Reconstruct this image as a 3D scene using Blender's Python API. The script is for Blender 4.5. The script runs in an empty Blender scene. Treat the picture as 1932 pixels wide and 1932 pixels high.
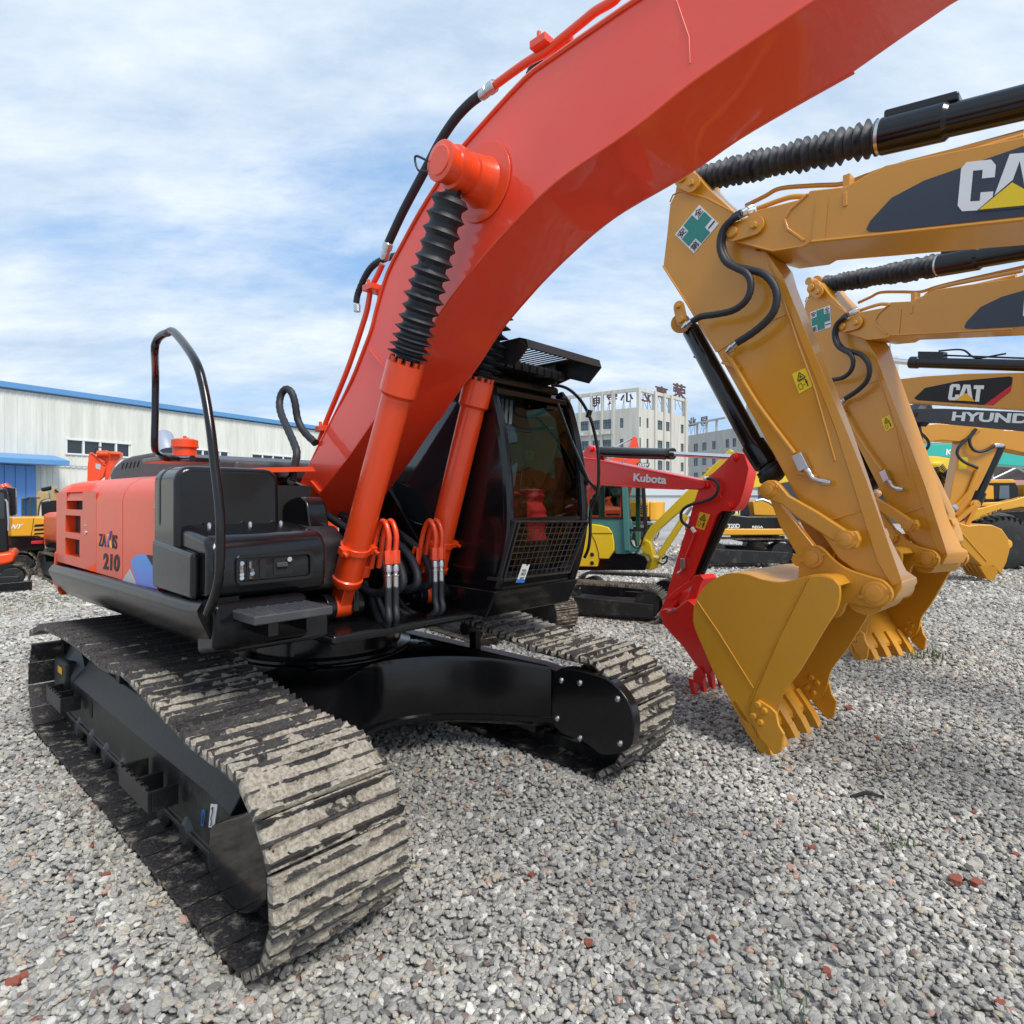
import bpy, bmesh, math, random
import numpy as np
from mathutils import Vector, Matrix, noise
random.seed(7); np.random.seed(7)
R=math.radians
scene=bpy.context.scene
col=scene.collection
# ------------------------------------------------------------------ camera, sky, sun, exposure
CH=1.898; FP=1160.; HY=945.          # camera height (m), focal length and horizon row in 1932-px units
cam=bpy.data.cameras.new('camera'); co=bpy.data.objects.new('camera',cam); col.objects.link(co)
co.location=(0,0,CH); co.rotation_euler=(R(90),0,0)
cam.sensor_width=36; cam.lens=36*FP/1932; cam.shift_y=-(966-HY)/1932; cam.clip_end=2000; cam.clip_start=.05
scene.camera=co
SUN_EL=R(52); SUN_AZ=R(140)          # azimuth clockwise from +Y (view direction)
sd=Vector((math.sin(SUN_AZ)*math.cos(SUN_EL),math.cos(SUN_AZ)*math.cos(SUN_EL),math.sin(SUN_EL)))
sun=bpy.data.lights.new('sun','SUN'); so=bpy.data.objects.new('sun',sun); col.objects.link(so)
sun.energy=2.5; sun.angle=R(20); sun.color=(1,.96,.9)
so.rotation_euler=(-sd).to_track_quat('-Z','Y').to_euler()
scene.view_settings.view_transform='Standard'; scene.view_settings.look='None'
scene.view_settings.exposure=0.55; scene.view_settings.gamma=1
w=bpy.data.worlds.new('World'); scene.world=w; w.use_nodes=True
nt=w.node_tree; nt.nodes.clear()
def N(t,k,**kw):
    n=t.nodes.new(k)
    for a,b in kw.items(): setattr(n,a,b)
    return n
def L(t,a,b): t.links.new(a,b)
out=N(nt,'ShaderNodeOutputWorld'); bg=N(nt,'ShaderNodeBackground'); bg.inputs[1].default_value=.1
sky=N(nt,'ShaderNodeTexSky'); sky.sky_type='NISHITA'; sky.sun_disc=False; sky.sun_elevation=SUN_EL; sky.sun_rotation=SUN_AZ
sky.air_density=1.0; sky.dust_density=1.2; sky.ozone_density=2.
tc=N(nt,'ShaderNodeTexCoord'); sx=N(nt,'ShaderNodeSeparateXYZ'); L(nt,tc.outputs['Generated'],sx.inputs[0])
def M(t,op,a,b=None,c=None,clamp=False):
    n=N(t,'ShaderNodeMath',operation=op,use_clamp=clamp)
    for i,v in enumerate((a,b,c)):
        if v is None: continue
        if hasattr(v,'links'): L(t,v,n.inputs[i])
        else: n.inputs[i].default_value=v
    return n.outputs[0]
zz=M(nt,'ADD',M(nt,'MAXIMUM',sx.outputs[2],0.),.30)
cx=N(nt,'ShaderNodeCombineXYZ'); L(nt,M(nt,'DIVIDE',sx.outputs[0],zz),cx.inputs[0]); L(nt,M(nt,'DIVIDE',sx.outputs[1],zz),cx.inputs[1])
mp=N(nt,'ShaderNodeMapping'); L(nt,cx.outputs[0],mp.inputs[0]); mp.inputs['Rotation'].default_value=(0,0,R(-35)); mp.inputs['Scale'].default_value=(.75,1.5,1); mp.inputs['Location'].default_value=(2.1,3.7,0)
n1=N(nt,'ShaderNodeTexNoise'); L(nt,mp.outputs[0],n1.inputs['Vector']); n1.inputs['Scale'].default_value=1.0; n1.inputs['Detail'].default_value=11; n1.inputs['Roughness'].default_value=.60; n1.inputs['Distortion'].default_value=.25
rp=N(nt,'ShaderNodeValToRGB'); L(nt,n1.outputs[0],rp.inputs[0]); rp.color_ramp.elements[0].position=.32; rp.color_ramp.elements[1].position=.56; rp.color_ramp.interpolation='EASE'
n2=N(nt,'ShaderNodeTexNoise'); L(nt,mp.outputs[0],n2.inputs['Vector']); n2.inputs['Scale'].default_value=2.3; n2.inputs['Detail'].default_value=9; n2.inputs['Roughness'].default_value=.62
cm=N(nt,'ShaderNodeMapRange'); L(nt,n2.outputs[0],cm.inputs[0]); cm.inputs[1].default_value=.36; cm.inputs[2].default_value=.64; cc=N(nt,'ShaderNodeMixRGB'); L(nt,cm.outputs[0],cc.inputs[0]); cc.inputs[1].default_value=(3.9,4.9,6.1,1); cc.inputs[2].default_value=(6.7,7.2,7.7,1)
sk=N(nt,'ShaderNodeMixRGB',blend_type='MIX'); sk.inputs[0].default_value=.6; L(nt,sky.outputs[0],sk.inputs[1]); sk.inputs[2].default_value=(2.6,4.6,7.6,1)
mx=N(nt,'ShaderNodeMixRGB'); L(nt,M(nt,'MULTIPLY',rp.outputs[0],.93),mx.inputs[0]); L(nt,sk.outputs[0],mx.inputs[1]); L(nt,cc.outputs[0],mx.inputs[2])
L(nt,mx.outputs[0],bg.inputs[0]); L(nt,bg.outputs[0],out.inputs[0])
scene.cycles.max_bounces=8; scene.cycles.transparent_max_bounces=12
# ------------------------------------------------------------------ materials
MATS={}
def mat(name,color,rough=.5,metal=0,coat=0,dirt=0.,dirtc=(.32,.28,.22),bump=0.,bscale=30,var=.06,trans=0,crough=.04,nscale=3.):
    if name in MATS: return MATS[name]
    m=bpy.data.materials.new(name); m.use_nodes=True; t=m.node_tree; b=t.nodes['Principled BSDF']
    tcn=N(t,'ShaderNodeTexCoord'); 
    c=N(t,'ShaderNodeMixRGB',blend_type='MIX'); 
    nz=N(t,'ShaderNodeTexNoise'); L(t,tcn.outputs['Object'],nz.inputs['Vector']); nz.inputs['Scale'].default_value=nscale; nz.inputs['Detail'].default_value=6; nz.inputs['Roughness'].default_value=.62
    L(t,M(t,'MULTIPLY',nz.outputs[0],1.),c.inputs[0])
    c.inputs[1].default_value=tuple(x*(1-var) for x in color)+(1,); c.inputs[2].default_value=tuple(min(1,x*(1+var)) for x in color)+(1,)
    last=c.outputs[0]
    if dirt>0:
        n3=N(t,'ShaderNodeTexNoise'); L(t,tcn.outputs['Object'],n3.inputs['Vector']); n3.inputs['Scale'].default_value=nscale*2.1; n3.inputs['Detail'].default_value=9; n3.inputs['Roughness'].default_value=.7
        r3=N(t,'ShaderNodeMapRange'); L(t,n3.outputs[0],r3.inputs[0]); r3.inputs[1].default_value=.52; r3.inputs[2].default_value=.75; r3.inputs[4].default_value=dirt
        d=N(t,'ShaderNodeMixRGB'); L(t,r3.outputs[0],d.inputs[0]); L(t,last,d.inputs[1]); d.inputs[2].default_value=dirtc+(1,); last=d.outputs[0]
        L(t,M(t,'MULTIPLY_ADD',r3.outputs[0],.4,rough),b.inputs['Roughness'])
    else:
        L(t,M(t,'MULTIPLY_ADD',nz.outputs[0],.14,rough-.07),b.inputs['Roughness'])
    L(t,last,b.inputs['Base Color']); b.inputs['Metallic'].default_value=metal
    b.inputs['Coat Weight'].default_value=coat; b.inputs['Coat Roughness'].default_value=crough
    if trans: b.inputs['Transmission Weight'].default_value=trans
    if bump>0 or coat>0:
        n4=N(t,'ShaderNodeTexNoise'); L(t,tcn.outputs['Object'],n4.inputs['Vector']); n4.inputs['Scale'].default_value=bscale; n4.inputs['Detail'].default_value=4
        bp=N(t,'ShaderNodeBump'); L(t,n4.outputs[0],bp.inputs['Height']); bp.inputs['Distance'].default_value=.01; bp.inputs['Strength'].default_value=bump if bump>0 else .02
        L(t,bp.outputs[0],b.inputs['Normal'])
        if coat>0 and bump<=0.1: L(t,bp.outputs[0],b.inputs['Coat Normal'])
    MATS[name]=m; return m
orange=mat('orange_paint',(.80,.060,.007),.34,coat=.5,dirt=.05,bump=.03,bscale=14)
boom_skylit=mat('orange_paint_skylit',(.86,.052,.016),.34,coat=.7,dirt=.07,bump=.03,bscale=10); boom_skylit.node_tree.nodes['Principled BSDF'].inputs['Coat IOR'].default_value=1.55  # same orange paint as the machine, reddened to put sky light into its colour
oranged=mat('orange_paint_dull',(.80,.066,.006),.40,coat=.18,dirt=.10,bump=.05,bscale=20,crough=.12)
catc=mat('ochre_paint',(.62,.265,.014),.34,coat=.45,dirt=.04,bump=.05,bscale=25,crough=.12)
catd=mat('ochre_paint_worn',(.60,.27,.014),.45,coat=.12,dirt=.08,bump=.08,bscale=25,crough=.2)
yell=mat('yellow_paint',(.80,.56,.02),.35,coat=.5,dirt=.06,bump=.03,crough=.08)
yello=mat('amber_paint',(.75,.36,.015),.38,coat=.5,dirt=.10,bump=.03,crough=.1)
red=mat('red_paint',(.80,.014,.006),.36,coat=.45,dirt=.03,bump=.04,crough=.1)
teal=mat('teal_paint',(.02,.42,.36),.4,coat=.4,dirt=.05)
cabteal=mat('green_grey_paint',(.06,.21,.19),.4,coat=.4,dirt=.05)
beige=mat('beige_paint',(.42,.30,.13),.5,coat=.1,dirt=.25,dirtc=(.15,.12,.09))
black=mat('black_paint',(.006,.006,.007),.17,coat=.12,dirt=.03,dirtc=(.10,.09,.085),bump=.05,bscale=9); black.node_tree.nodes['Principled BSDF'].inputs['Specular IOR Level'].default_value=.42
skirtb=mat('skirt_black_paint',(.005,.005,.006),.22,coat=0,dirt=.05,dirtc=(.10,.09,.085),crough=.1); skirtb.node_tree.nodes['Principled BSDF'].inputs['Specular IOR Level'].default_value=.22
blackm=mat('black_paint_matt',(.018,.018,.02),.45,coat=.15,dirt=.25,dirtc=(.09,.085,.075),bump=.15,bscale=40)
blackf=mat('black_frame_paint',(.010,.010,.0105),.5,coat=.05,dirt=.6,dirtc=(.12,.105,.08),bump=.2,bscale=40,crough=.3)
greym=mat('grey_plastic',(.045,.047,.052),.5,dirt=.15)
rubber=mat('black_rubber',(.016,.018,.024),.55,dirt=.15,dirtc=(.08,.08,.08),bump=.1,bscale=60)
tyre=mat('tyre_rubber',(.02,.02,.02),.8,dirt=.4,dirtc=(.12,.11,.1),bump=.4,bscale=30)
chrome=mat('chrome',(.75,.75,.76),.12,metal=1)
steel=mat('zinc_steel',(.6,.6,.6),.3,metal=1,var=.1)
white=mat('white_vinyl',(.78,.79,.78),.4)
greenv=mat('green_vinyl',(.02,.22,.18),.4)
blackv=mat('black_vinyl',(.006,.006,.008),.6)
navyv=mat('navy_vinyl',(.025,.035,.055),.45,coat=.2)
yelv=mat('yellow_vinyl',(.85,.60,.01),.45)
amberv=mat('amber_vinyl',(.9,.45,.01),.45)
redv=mat('red_vinyl',(.6,.01,.03),.45)
bluev=mat('blue_vinyl',(.03,.20,.60),.4)
purplev=mat('purple_vinyl',(.12,.06,.40),.4)
greyv=mat('grey_vinyl',(.45,.45,.47),.4)
redcloth=mat('red_cloth',(.65,.01,.015),.8,bump=.3)
dark=mat('dark_interior',(.006,.006,.007),.7)
grillm=mat('dark_mesh_screen',(.015,.015,.017),.6,dirt=.3,dirtc=(.08,.08,.08),bump=.6,bscale=180)
silver=mat('silver_pipe',(.5,.52,.58),.35,metal=.7)
def glassmat():
    m=bpy.data.materials.new('tinted_glass'); m.use_nodes=True; t=m.node_tree; t.nodes.clear()
    o=N(t,'ShaderNodeOutputMaterial'); g=N(t,'ShaderNodeBsdfGlossy'); g.inputs['Roughness'].default_value=.02; tr=N(t,'ShaderNodeBsdfTransparent'); tr.inputs[0].default_value=(.50,.58,.55,1)
    f=N(t,'ShaderNodeLayerWeight'); m2=N(t,'ShaderNodeMixShader'); L(t,M(t,'MULTIPLY_ADD',M(t,'POWER',f.outputs['Facing'],4.),.8,.045,clamp=True),m2.inputs[0]); L(t,tr.outputs[0],m2.inputs[1]); L(t,g.outputs[0],m2.inputs[2]); L(t,m2.outputs[0],o.inputs[0]); return m
glass=glassmat()
glass2=glass.copy(); glass2.name='dark_tinted_glass'
for n_ in glass2.node_tree.nodes:
    if n_.type=='BSDF_TRANSPARENT': n_.inputs[0].default_value=(.20,.27,.25,1)
# gradient vinyl for the blue stripe on the side of the big machine
def gradmat(name,c0,c1,axis=2,a=1.39,b=1.7):
    m=bpy.data.materials.new(name); m.use_nodes=True; t=m.node_tree; p=t.nodes['Principled BSDF']; tcn=N(t,'ShaderNodeTexCoord'); s=N(t,'ShaderNodeSeparateXYZ'); L(t,tcn.outputs['Object'],s.inputs[0])
    mr=N(t,'ShaderNodeMapRange'); L(t,s.outputs[axis],mr.inputs[0]); mr.inputs[1].default_value=a; mr.inputs[2].default_value=b
    c=N(t,'ShaderNodeMixRGB'); L(t,mr.outputs[0],c.inputs[0]); c.inputs[1].default_value=c0+(1,); c.inputs[2].default_value=c1+(1,); L(t,c.outputs[0],p.inputs['Base Color']); p.inputs['Roughness'].default_value=.35; return m
bluegrad=gradmat('blue_gradient_vinyl',(.10,.15,.60),(.03,.38,.78))
# track shoe: black paint, brown rust, caked pale mud driven by a mesh attribute
def shoemat(name,mudc,steelc,base=0.):
    m=bpy.data.materials.new(name); m.use_nodes=True; t=m.node_tree; b=t.nodes['Principled BSDF']; tcn=N(t,'ShaderNodeTexCoord')
    at=N(t,'ShaderNodeAttribute',attribute_name='mud'); 
    a=N(t,'ShaderNodeTexNoise'); L(t,tcn.outputs['Object'],a.inputs['Vector']); a.inputs['Scale'].default_value=9; a.inputs['Detail'].default_value=10; a.inputs['Roughness'].default_value=.75
    oi=N(t,'ShaderNodeObjectInfo')
    ad=N(t,'ShaderNodeVectorMath',operation='ADD'); cb=N(t,'ShaderNodeCombineXYZ'); L(t,M(t,'MULTIPLY',oi.outputs['Random'],40),cb.inputs[0]); L(t,tcn.outputs['Object'],ad.inputs[0]); L(t,cb.outputs[0],ad.inputs[1])
    L(t,ad.outputs[0],a.inputs['Vector'])
    r=N(t,'ShaderNodeMapRange'); L(t,M(t,'ADD',a.outputs[0],M(t,'MULTIPLY_ADD',at.outputs['Fac'],.62,base)),r.inputs[0]); r.inputs[1].default_value=.70; r.inputs[2].default_value=.80
    n2=N(t,'ShaderNodeTexNoise'); L(t,ad.outputs[0],n2.inputs['Vector']); n2.inputs['Scale'].default_value=60; n2.inputs['Detail'].default_value=6; n2.inputs['Roughness'].default_value=.7
    mc=N(t,'ShaderNodeValToRGB'); L(t,n2.outputs[0],mc.inputs[0]); mc.color_ramp.elements[0].position=.34; mc.color_ramp.elements[0].color=(mudc[0]*.42,mudc[1]*.36,mudc[2]*.30,1); mc.color_ramp.elements[1].position=.62; mc.color_ramp.elements[1].color=mudc+(1,)
    rr=N(t,'ShaderNodeMapRange'); L(t,n2.outputs[0],rr.inputs[0]); rr.inputs[1].default_value=.50; rr.inputs[2].default_value=.66
    sc=N(t,'ShaderNodeMixRGB'); L(t,rr.outputs[0],sc.inputs[0]); sc.inputs[1].default_value=steelc+(1,); sc.inputs[2].default_value=(.085,.055,.038,1)
    c=N(t,'ShaderNodeMixRGB'); L(t,r.outputs[0],c.inputs[0]); L(t,sc.outputs[0],c.inputs[1]); L(t,mc.outputs[0],c.inputs[2]); L(t,c.outputs[0],b.inputs['Base Color'])
    L(t,M(t,'MULTIPLY_ADD',r.outputs[0],.55,.38),b.inputs['Roughness'])
    bp=N(t,'ShaderNodeBump'); L(t,M(t,'ADD',n2.outputs[0],M(t,'MULTIPLY',r.outputs[0],.8)),bp.inputs['Height']); bp.inputs['Distance'].default_value=.012; bp.inputs['Strength'].default_value=.7; L(t,bp.outputs[0],b.inputs['Normal']); return m
shoem=shoemat('muddy_track_steel',(.42,.385,.32),(.017,.017,.02))
trackm=shoemat('dusty_track_steel',(.30,.26,.20),(.04,.03,.026),.26)
# ------------------------------------------------------------------ mesh helpers
def finish(me,smooth=True,ang=32):
    if smooth:
        me.polygons.foreach_set('use_smooth',[True]*len(me.polygons))
        me.set_sharp_from_angle(angle=R(ang))
    me.update()
class MB:
    def __init__(s): s.v=[]; s.f=[]; s.mi=[]; s.cur=0
    def add(s,vs,fs):
        o=len(s.v); s.v+= [tuple(v) for v in vs]; s.f+=[tuple(i+o for i in f) for f in fs]; s.mi+=[s.cur]*len(fs); return s
    def m(s,i): s.cur=i; return s
    def box(s,x0,x1,y0,y1,z0,z1):
        v=[(x,y,z) for x in (x0,x1) for y in (y0,y1) for z in (z0,z1)]
        return s.add(v,[(0,1,3,2),(4,6,7,5),(0,4,5,1),(2,3,7,6),(0,2,6,4),(1,5,7,3)])
    def obox(s,c,ax,ay,az,sx,sy,sz):
        c=Vector(c); ax,ay,az=[Vector(a).normalized() for a in (ax,ay,az)]
        v=[c+ax*(i*sx/2)+ay*(j*sy/2)+az*(k*sz/2) for i in (-1,1) for j in (-1,1) for k in (-1,1)]
        return s.add(v,[(0,1,3,2),(4,6,7,5),(0,4,5,1),(2,3,7,6),(0,2,6,4),(1,5,7,3)])
    def bar(s,p,q,wd,ht,up=(0,0,1)):
        p,q=Vector(p),Vector(q); d=(q-p); l=d.length; d.normalize(); u=Vector(up); sd_=d.cross(u)
        if sd_.length<1e-4: sd_=d.cross(Vector((1,0,0)))
        sd_.normalize(); u=sd_.cross(d)
        return s.obox((p+q)/2,d,sd_,u,l,wd,ht)
    def loft(s,rings,cap=True,close=True):
        n=len(rings[0]); o=[]; vs=[v for r in rings for v in r]; fs=[]
        for i in range(len(rings)-1):
            for j in range(n if close else n-1):
                k=(j+1)%n; fs.append((i*n+j,i*n+k,(i+1)*n+k,(i+1)*n+j))
        if cap: fs.append(tuple(range(n-1,-1,-1))); fs.append(tuple((len(rings)-1)*n+j for j in range(n)))
        return s.add(vs,fs)
    def prism(s,pts,lo,hi,axis='y'):
        # pts 2-D; axis y: pts=(x,z); axis x: (y,z); axis z: (x,y)
        f={'y':lambda p,t:(p[0],t,p[1]),'x':lambda p,t:(t,p[0],p[1]),'z':lambda p,t:(p[0],p[1],t)}[axis]
        return s.loft([[f(p,lo) for p in pts],[f(p,hi) for p in pts]])
    def tube(s,pts,r,n=12,cap=True,rib=0,ribn=2):
        pts=[Vector(p) for p in pts]; rings=[]; prev=None
        for i,p in enumerate(pts):
            d=(pts[min(i+1,len(pts)-1)]-pts[max(i-1,0)]).normalized()
            if prev is None:
                u=d.orthogonal().normalized()
            else:
                u=prev-d*prev.dot(d); u=u.normalized() if u.length>1e-6 else d.orthogonal().normalized()
            prev=u; v=d.cross(u); rr=(r[i] if isinstance(r,(list,tuple)) else r)
            if rib: rr=rr*(1+rib*((i//ribn)%2))
            rings.append([p+(u*math.cos(2*math.pi*k/n)+v*math.sin(2*math.pi*k/n))*rr for k in range(n)])
        return s.loft(rings,cap)
    def cyl(s,p,q,r,r2=None,n=24): return s.tube([p,q],[r,r if r2 is None else r2],n)
    def lathe(s,p,q,prof,n=24,jit=0):
        p,q=Vector(p),Vector(q); d=(q-p).normalized(); u=d.orthogonal().normalized(); v=d.cross(u); l=(q-p).length
        return s.loft([[p+d*(t*l)+(u*math.cos(2*math.pi*k/n)+v*math.sin(2*math.pi*k/n))*(r*(1+jit*noise.noise(Vector((k*.5,t*40,1))))) for k in range(n)] for t,r in prof])
    def hose(s,pts,r,n=10,rib=0,k=8): return s.tube(smoothpath(pts,k),r,n,rib=rib,ribn=1)
    def build(s,name,m=None,parent=None,bevel=0,seg=2,smooth=True,label=None,ang=32,recalc=True):
        me=bpy.data.meshes.new(name); me.from_pydata(s.v,[],s.f)
        ms=m if isinstance(m,(list,tuple)) else [m]
        for x in ms:
            if x: me.materials.append(x)
        if len(ms)>1: me.polygons.foreach_set('material_index',s.mi)
        if recalc:
            b=bmesh.new(); b.from_mesh(me); bmesh.ops.recalc_face_normals(b,faces=b.faces); b.to_mesh(me); b.free()
        finish(me,smooth,ang)
        o=bpy.data.objects.new(name,me); col.objects.link(o)
        if parent: o.parent=parent
        if bevel:
            md=o.modifiers.new('bevel','BEVEL'); md.width=bevel; md.segments=seg; md.limit_method='ANGLE'; md.angle_limit=R(35); md.harden_normals=True
        if label: o['label']=label
        return o
def smoothpath(pts,k=8):
    pts=[Vector(p) for p in pts]; P=[pts[0]*2-pts[1]]+pts+[pts[-1]*2-pts[-2]]; o=[]
    for i in range(1,len(P)-2):
        for j in range(k):
            t=j/k; a,b,c,d=P[i-1],P[i],P[i+1],P[i+2]
            o.append(.5*((2*b)+(c-a)*t+(2*a-5*b+4*c-d)*t*t+(3*b-a-3*c+d)*t**3))
    o.append(pts[-1]); return o
def smooth2(pts,k=5,closed=False):
    q=[(p[0],p[1],0) for p in pts]
    return [(v.x,v.y) for v in smoothpath(q,k)]
def tag(o,label,cat=None,group=None,kind=None):
    if label: o['label']=label
    if cat: o['category']=cat
    if group: o['group']=group
    if kind: o['kind']=kind
    return o
class Frame:
    def __init__(s,X,Y,a,Zb=0.): s.X,s.Y,s.a,s.c,s.s,s.Z=X,Y,a,math.cos(a),math.sin(a),Zb
    def t(s,px,py,y):      # picture ray meets the machine's own vertical plane y=const: (x,z)
        dx=(px-966)/FP; dz=(HY-py)/FP; t=(y-s.X*s.s+s.Y*s.c)/(-dx*s.s+s.c); X=t*dx-s.X; Y=t-s.Y
        return (X*s.c+Y*s.s, CH+t*dz-s.Z)
    def T(s,pts,y,k=None): return [s.t(p[0],p[1],y) for p in pts]
    def P(s,px,py,y): q=s.t(px,py,y); return Vector((q[0],y,q[1]))
    def Px(s,px,py,x):
        dx=(px-966)/FP; dz=(HY-py)/FP; t=(x+s.X*s.c+s.Y*s.s)/(dx*s.c+s.s); X=t*dx-s.X; Y=t-s.Y
        return Vector((x,-X*s.s+Y*s.c, CH+t*dz-s.Z))
    def empty(s,name,label,cat,group=None):
        o=bpy.data.objects.new(name,None); col.objects.link(o); o.location=(s.X,s.Y,s.Z); o.rotation_euler=(0,0,s.a); o.empty_display_size=.3
        return tag(o,label,cat,group)
def Z(rx,ry,w):
    k=w/1932*.644
    return lambda pts:[(rx*.644+x*k, ry*.644+y*k) for x,y in pts]
def textmesh(name,txt,m,O,U,V,parent,th=.002,fill=1.,mirror=False,bold=0.,shear=0.,label=None):
    """text whose box runs from O along U (width) and V (height); one flat piece, th thick"""
    cu=bpy.data.curves.new(name,'FONT'); cu.body=txt; cu.offset=bold; cu.shear=shear
    ob=bpy.data.objects.new(name+'_c',cu); col.objects.link(ob); dg=bpy.context.evaluated_depsgraph_get(); dg.update()
    me=bpy.data.meshes.new_from_object(ob.evaluated_get(dg)); bpy.data.objects.remove(ob); bpy.data.curves.remove(cu)
    n=len(me.vertices); a=np.empty(n*3); me.vertices.foreach_get('co',a); a=a.reshape(-1,3)
    mn,mxx=a.min(0),a.max(0); u=(a[:,0]-mn[0])/(mxx[0]-mn[0]); v=(a[:,1]-mn[1])/(mxx[1]-mn[1])
    if mirror: u=1-u
    O,U,V=[np.array(q,float) for q in (O,U,V)]; nr=np.cross(U,V); nr/=np.linalg.norm(nr)
    pos=O+u[:,None]*U+v[:,None]*V+nr*th
    me.vertices.foreach_set('co',pos.ravel()); me.materials.clear(); me.materials.append(m); me.polygons.foreach_set('use_smooth',[False]*len(me.polygons)); me.update()
    o=bpy.data.objects.new(name,me); col.objects.link(o); o.parent=parent; o.name=name
    md=o.modifiers.new('thickness','SOLIDIFY'); md.thickness=th; md.offset=-1
    if label: o['label']=label
    return o
def pane(name,pts,m,parent,th=.003,label=None,n=None):
    """thin sheet (decal) from coplanar 3-D points, proud by th"""
    p=[Vector(q) for q in pts]; nn=n or (p[1]-p[0]).cross(p[2]-p[1]).normalized()
    nn=Vector(nn)
    return MB().loft([[q-nn*.001 for q in p],[q+nn*th for q in p]]).build(name,m,parent,smooth=False,label=label)
def rrect(x0,x1,z0,z1,r,n=5):
    o=[]
    for cx_,cz_,a0 in ((x1-r,z1-r,0),(x0+r,z1-r,90),(x0+r,z0+r,180),(x1-r,z0+r,270)):
        for i in range(n+1): a=R(a0+90*i/n); o.append((cx_+r*math.cos(a),cz_+r*math.sin(a)))
    return o
def boss(mb,c,n,r,l,step=.6): # pin boss with raised round cap
    c,n=Vector(c),Vector(n).normalized()
    mb.cyl(c,c+n*l,r,n=28); mb.cyl(c+n*l,c+n*(l+.018),r*step,n=24); mb.cyl(c+n*(l+.018),c+n*(l+.028),r*step*.7,n=20)
LET={'C':[(.15,0),(.85,0),(1,.12),(1,.36),(.64,.36),(.64,.19),(.36,.19),(.36,.81),(.64,.81),(.64,.64),(1,.64),(1,.88),(.85,1),(.15,1),(0,.88),(0,.12)],
'A':[(0,0),(.28,1),(.72,1),(1,0),(.70,0),(.62,.40),(.5,.84),(.38,.40),(.30,0)],'T':[(.30,0),(.70,0),(.70,.77),(1,.77),(1,1),(0,1),(0,.77),(.30,.77)]}
def blockletter(ch,O,U,V,m,parent):
    O,U,V=Vector(O),Vector(U),Vector(V); n=U.cross(V).normalized(); P=[O+U*a+V*b for a,b in LET[ch]]
    return MB().loft([P,[p+n*.003 for p in P]]).build('lettering',m,parent,smooth=False)
#PART2
# ------------------------------------------------------------------ main machine frame (x forward, y to its left)
AX=Frame(-1.464,4.805,-.746)
def gh(x,y):
    """height of the gravel surface"""
    h=.028*noise.noise(Vector((x*.55,y*.55,0)))+.014*noise.noise(Vector((x*1.9,y*1.9,3)))
    lx=(x-AX.X)*AX.c+(y-AX.Y)*AX.s; ly=-(x-AX.X)*AX.s+(y-AX.Y)*AX.c
    g=lambda a,b,s:math.exp(-((a-b)/s)**2)
    if -2.2<lx<3.2:
        e=1/(1+math.exp(-(lx+.6)*4))*1/(1+math.exp((lx-2.55)*5))
        h+=.12*e*g(ly,-1.76,.17)+.045*e*g(ly,.62,.22)+.04*e*g(ly,-.6,.25)
    return h
def terrain():
    mb=MB(); nx,ny=150,190
    fx=[11*1.28**k for k in range(1,17)]; xs=[-q for q in reversed(fx)]+list(np.linspace(-11,11,190))+fx; nx=len(xs)
    ys=[-300,-120,-50,-20,-8]+list(np.linspace(-3,15,160))+[15*1.25**k for k in range(1,20)]; ny=len(ys)
    vs=[(x,y,gh(x,y)*max(0,1-max(abs(x),abs(y))/60)-.014) for y in ys for x in xs]
    fs=[(j*nx+i,j*nx+i+1,(j+1)*nx+i+1,(j+1)*nx+i) for j in range(ny-1) for i in range(nx-1)]
    return mb.add(vs,fs)
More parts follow.
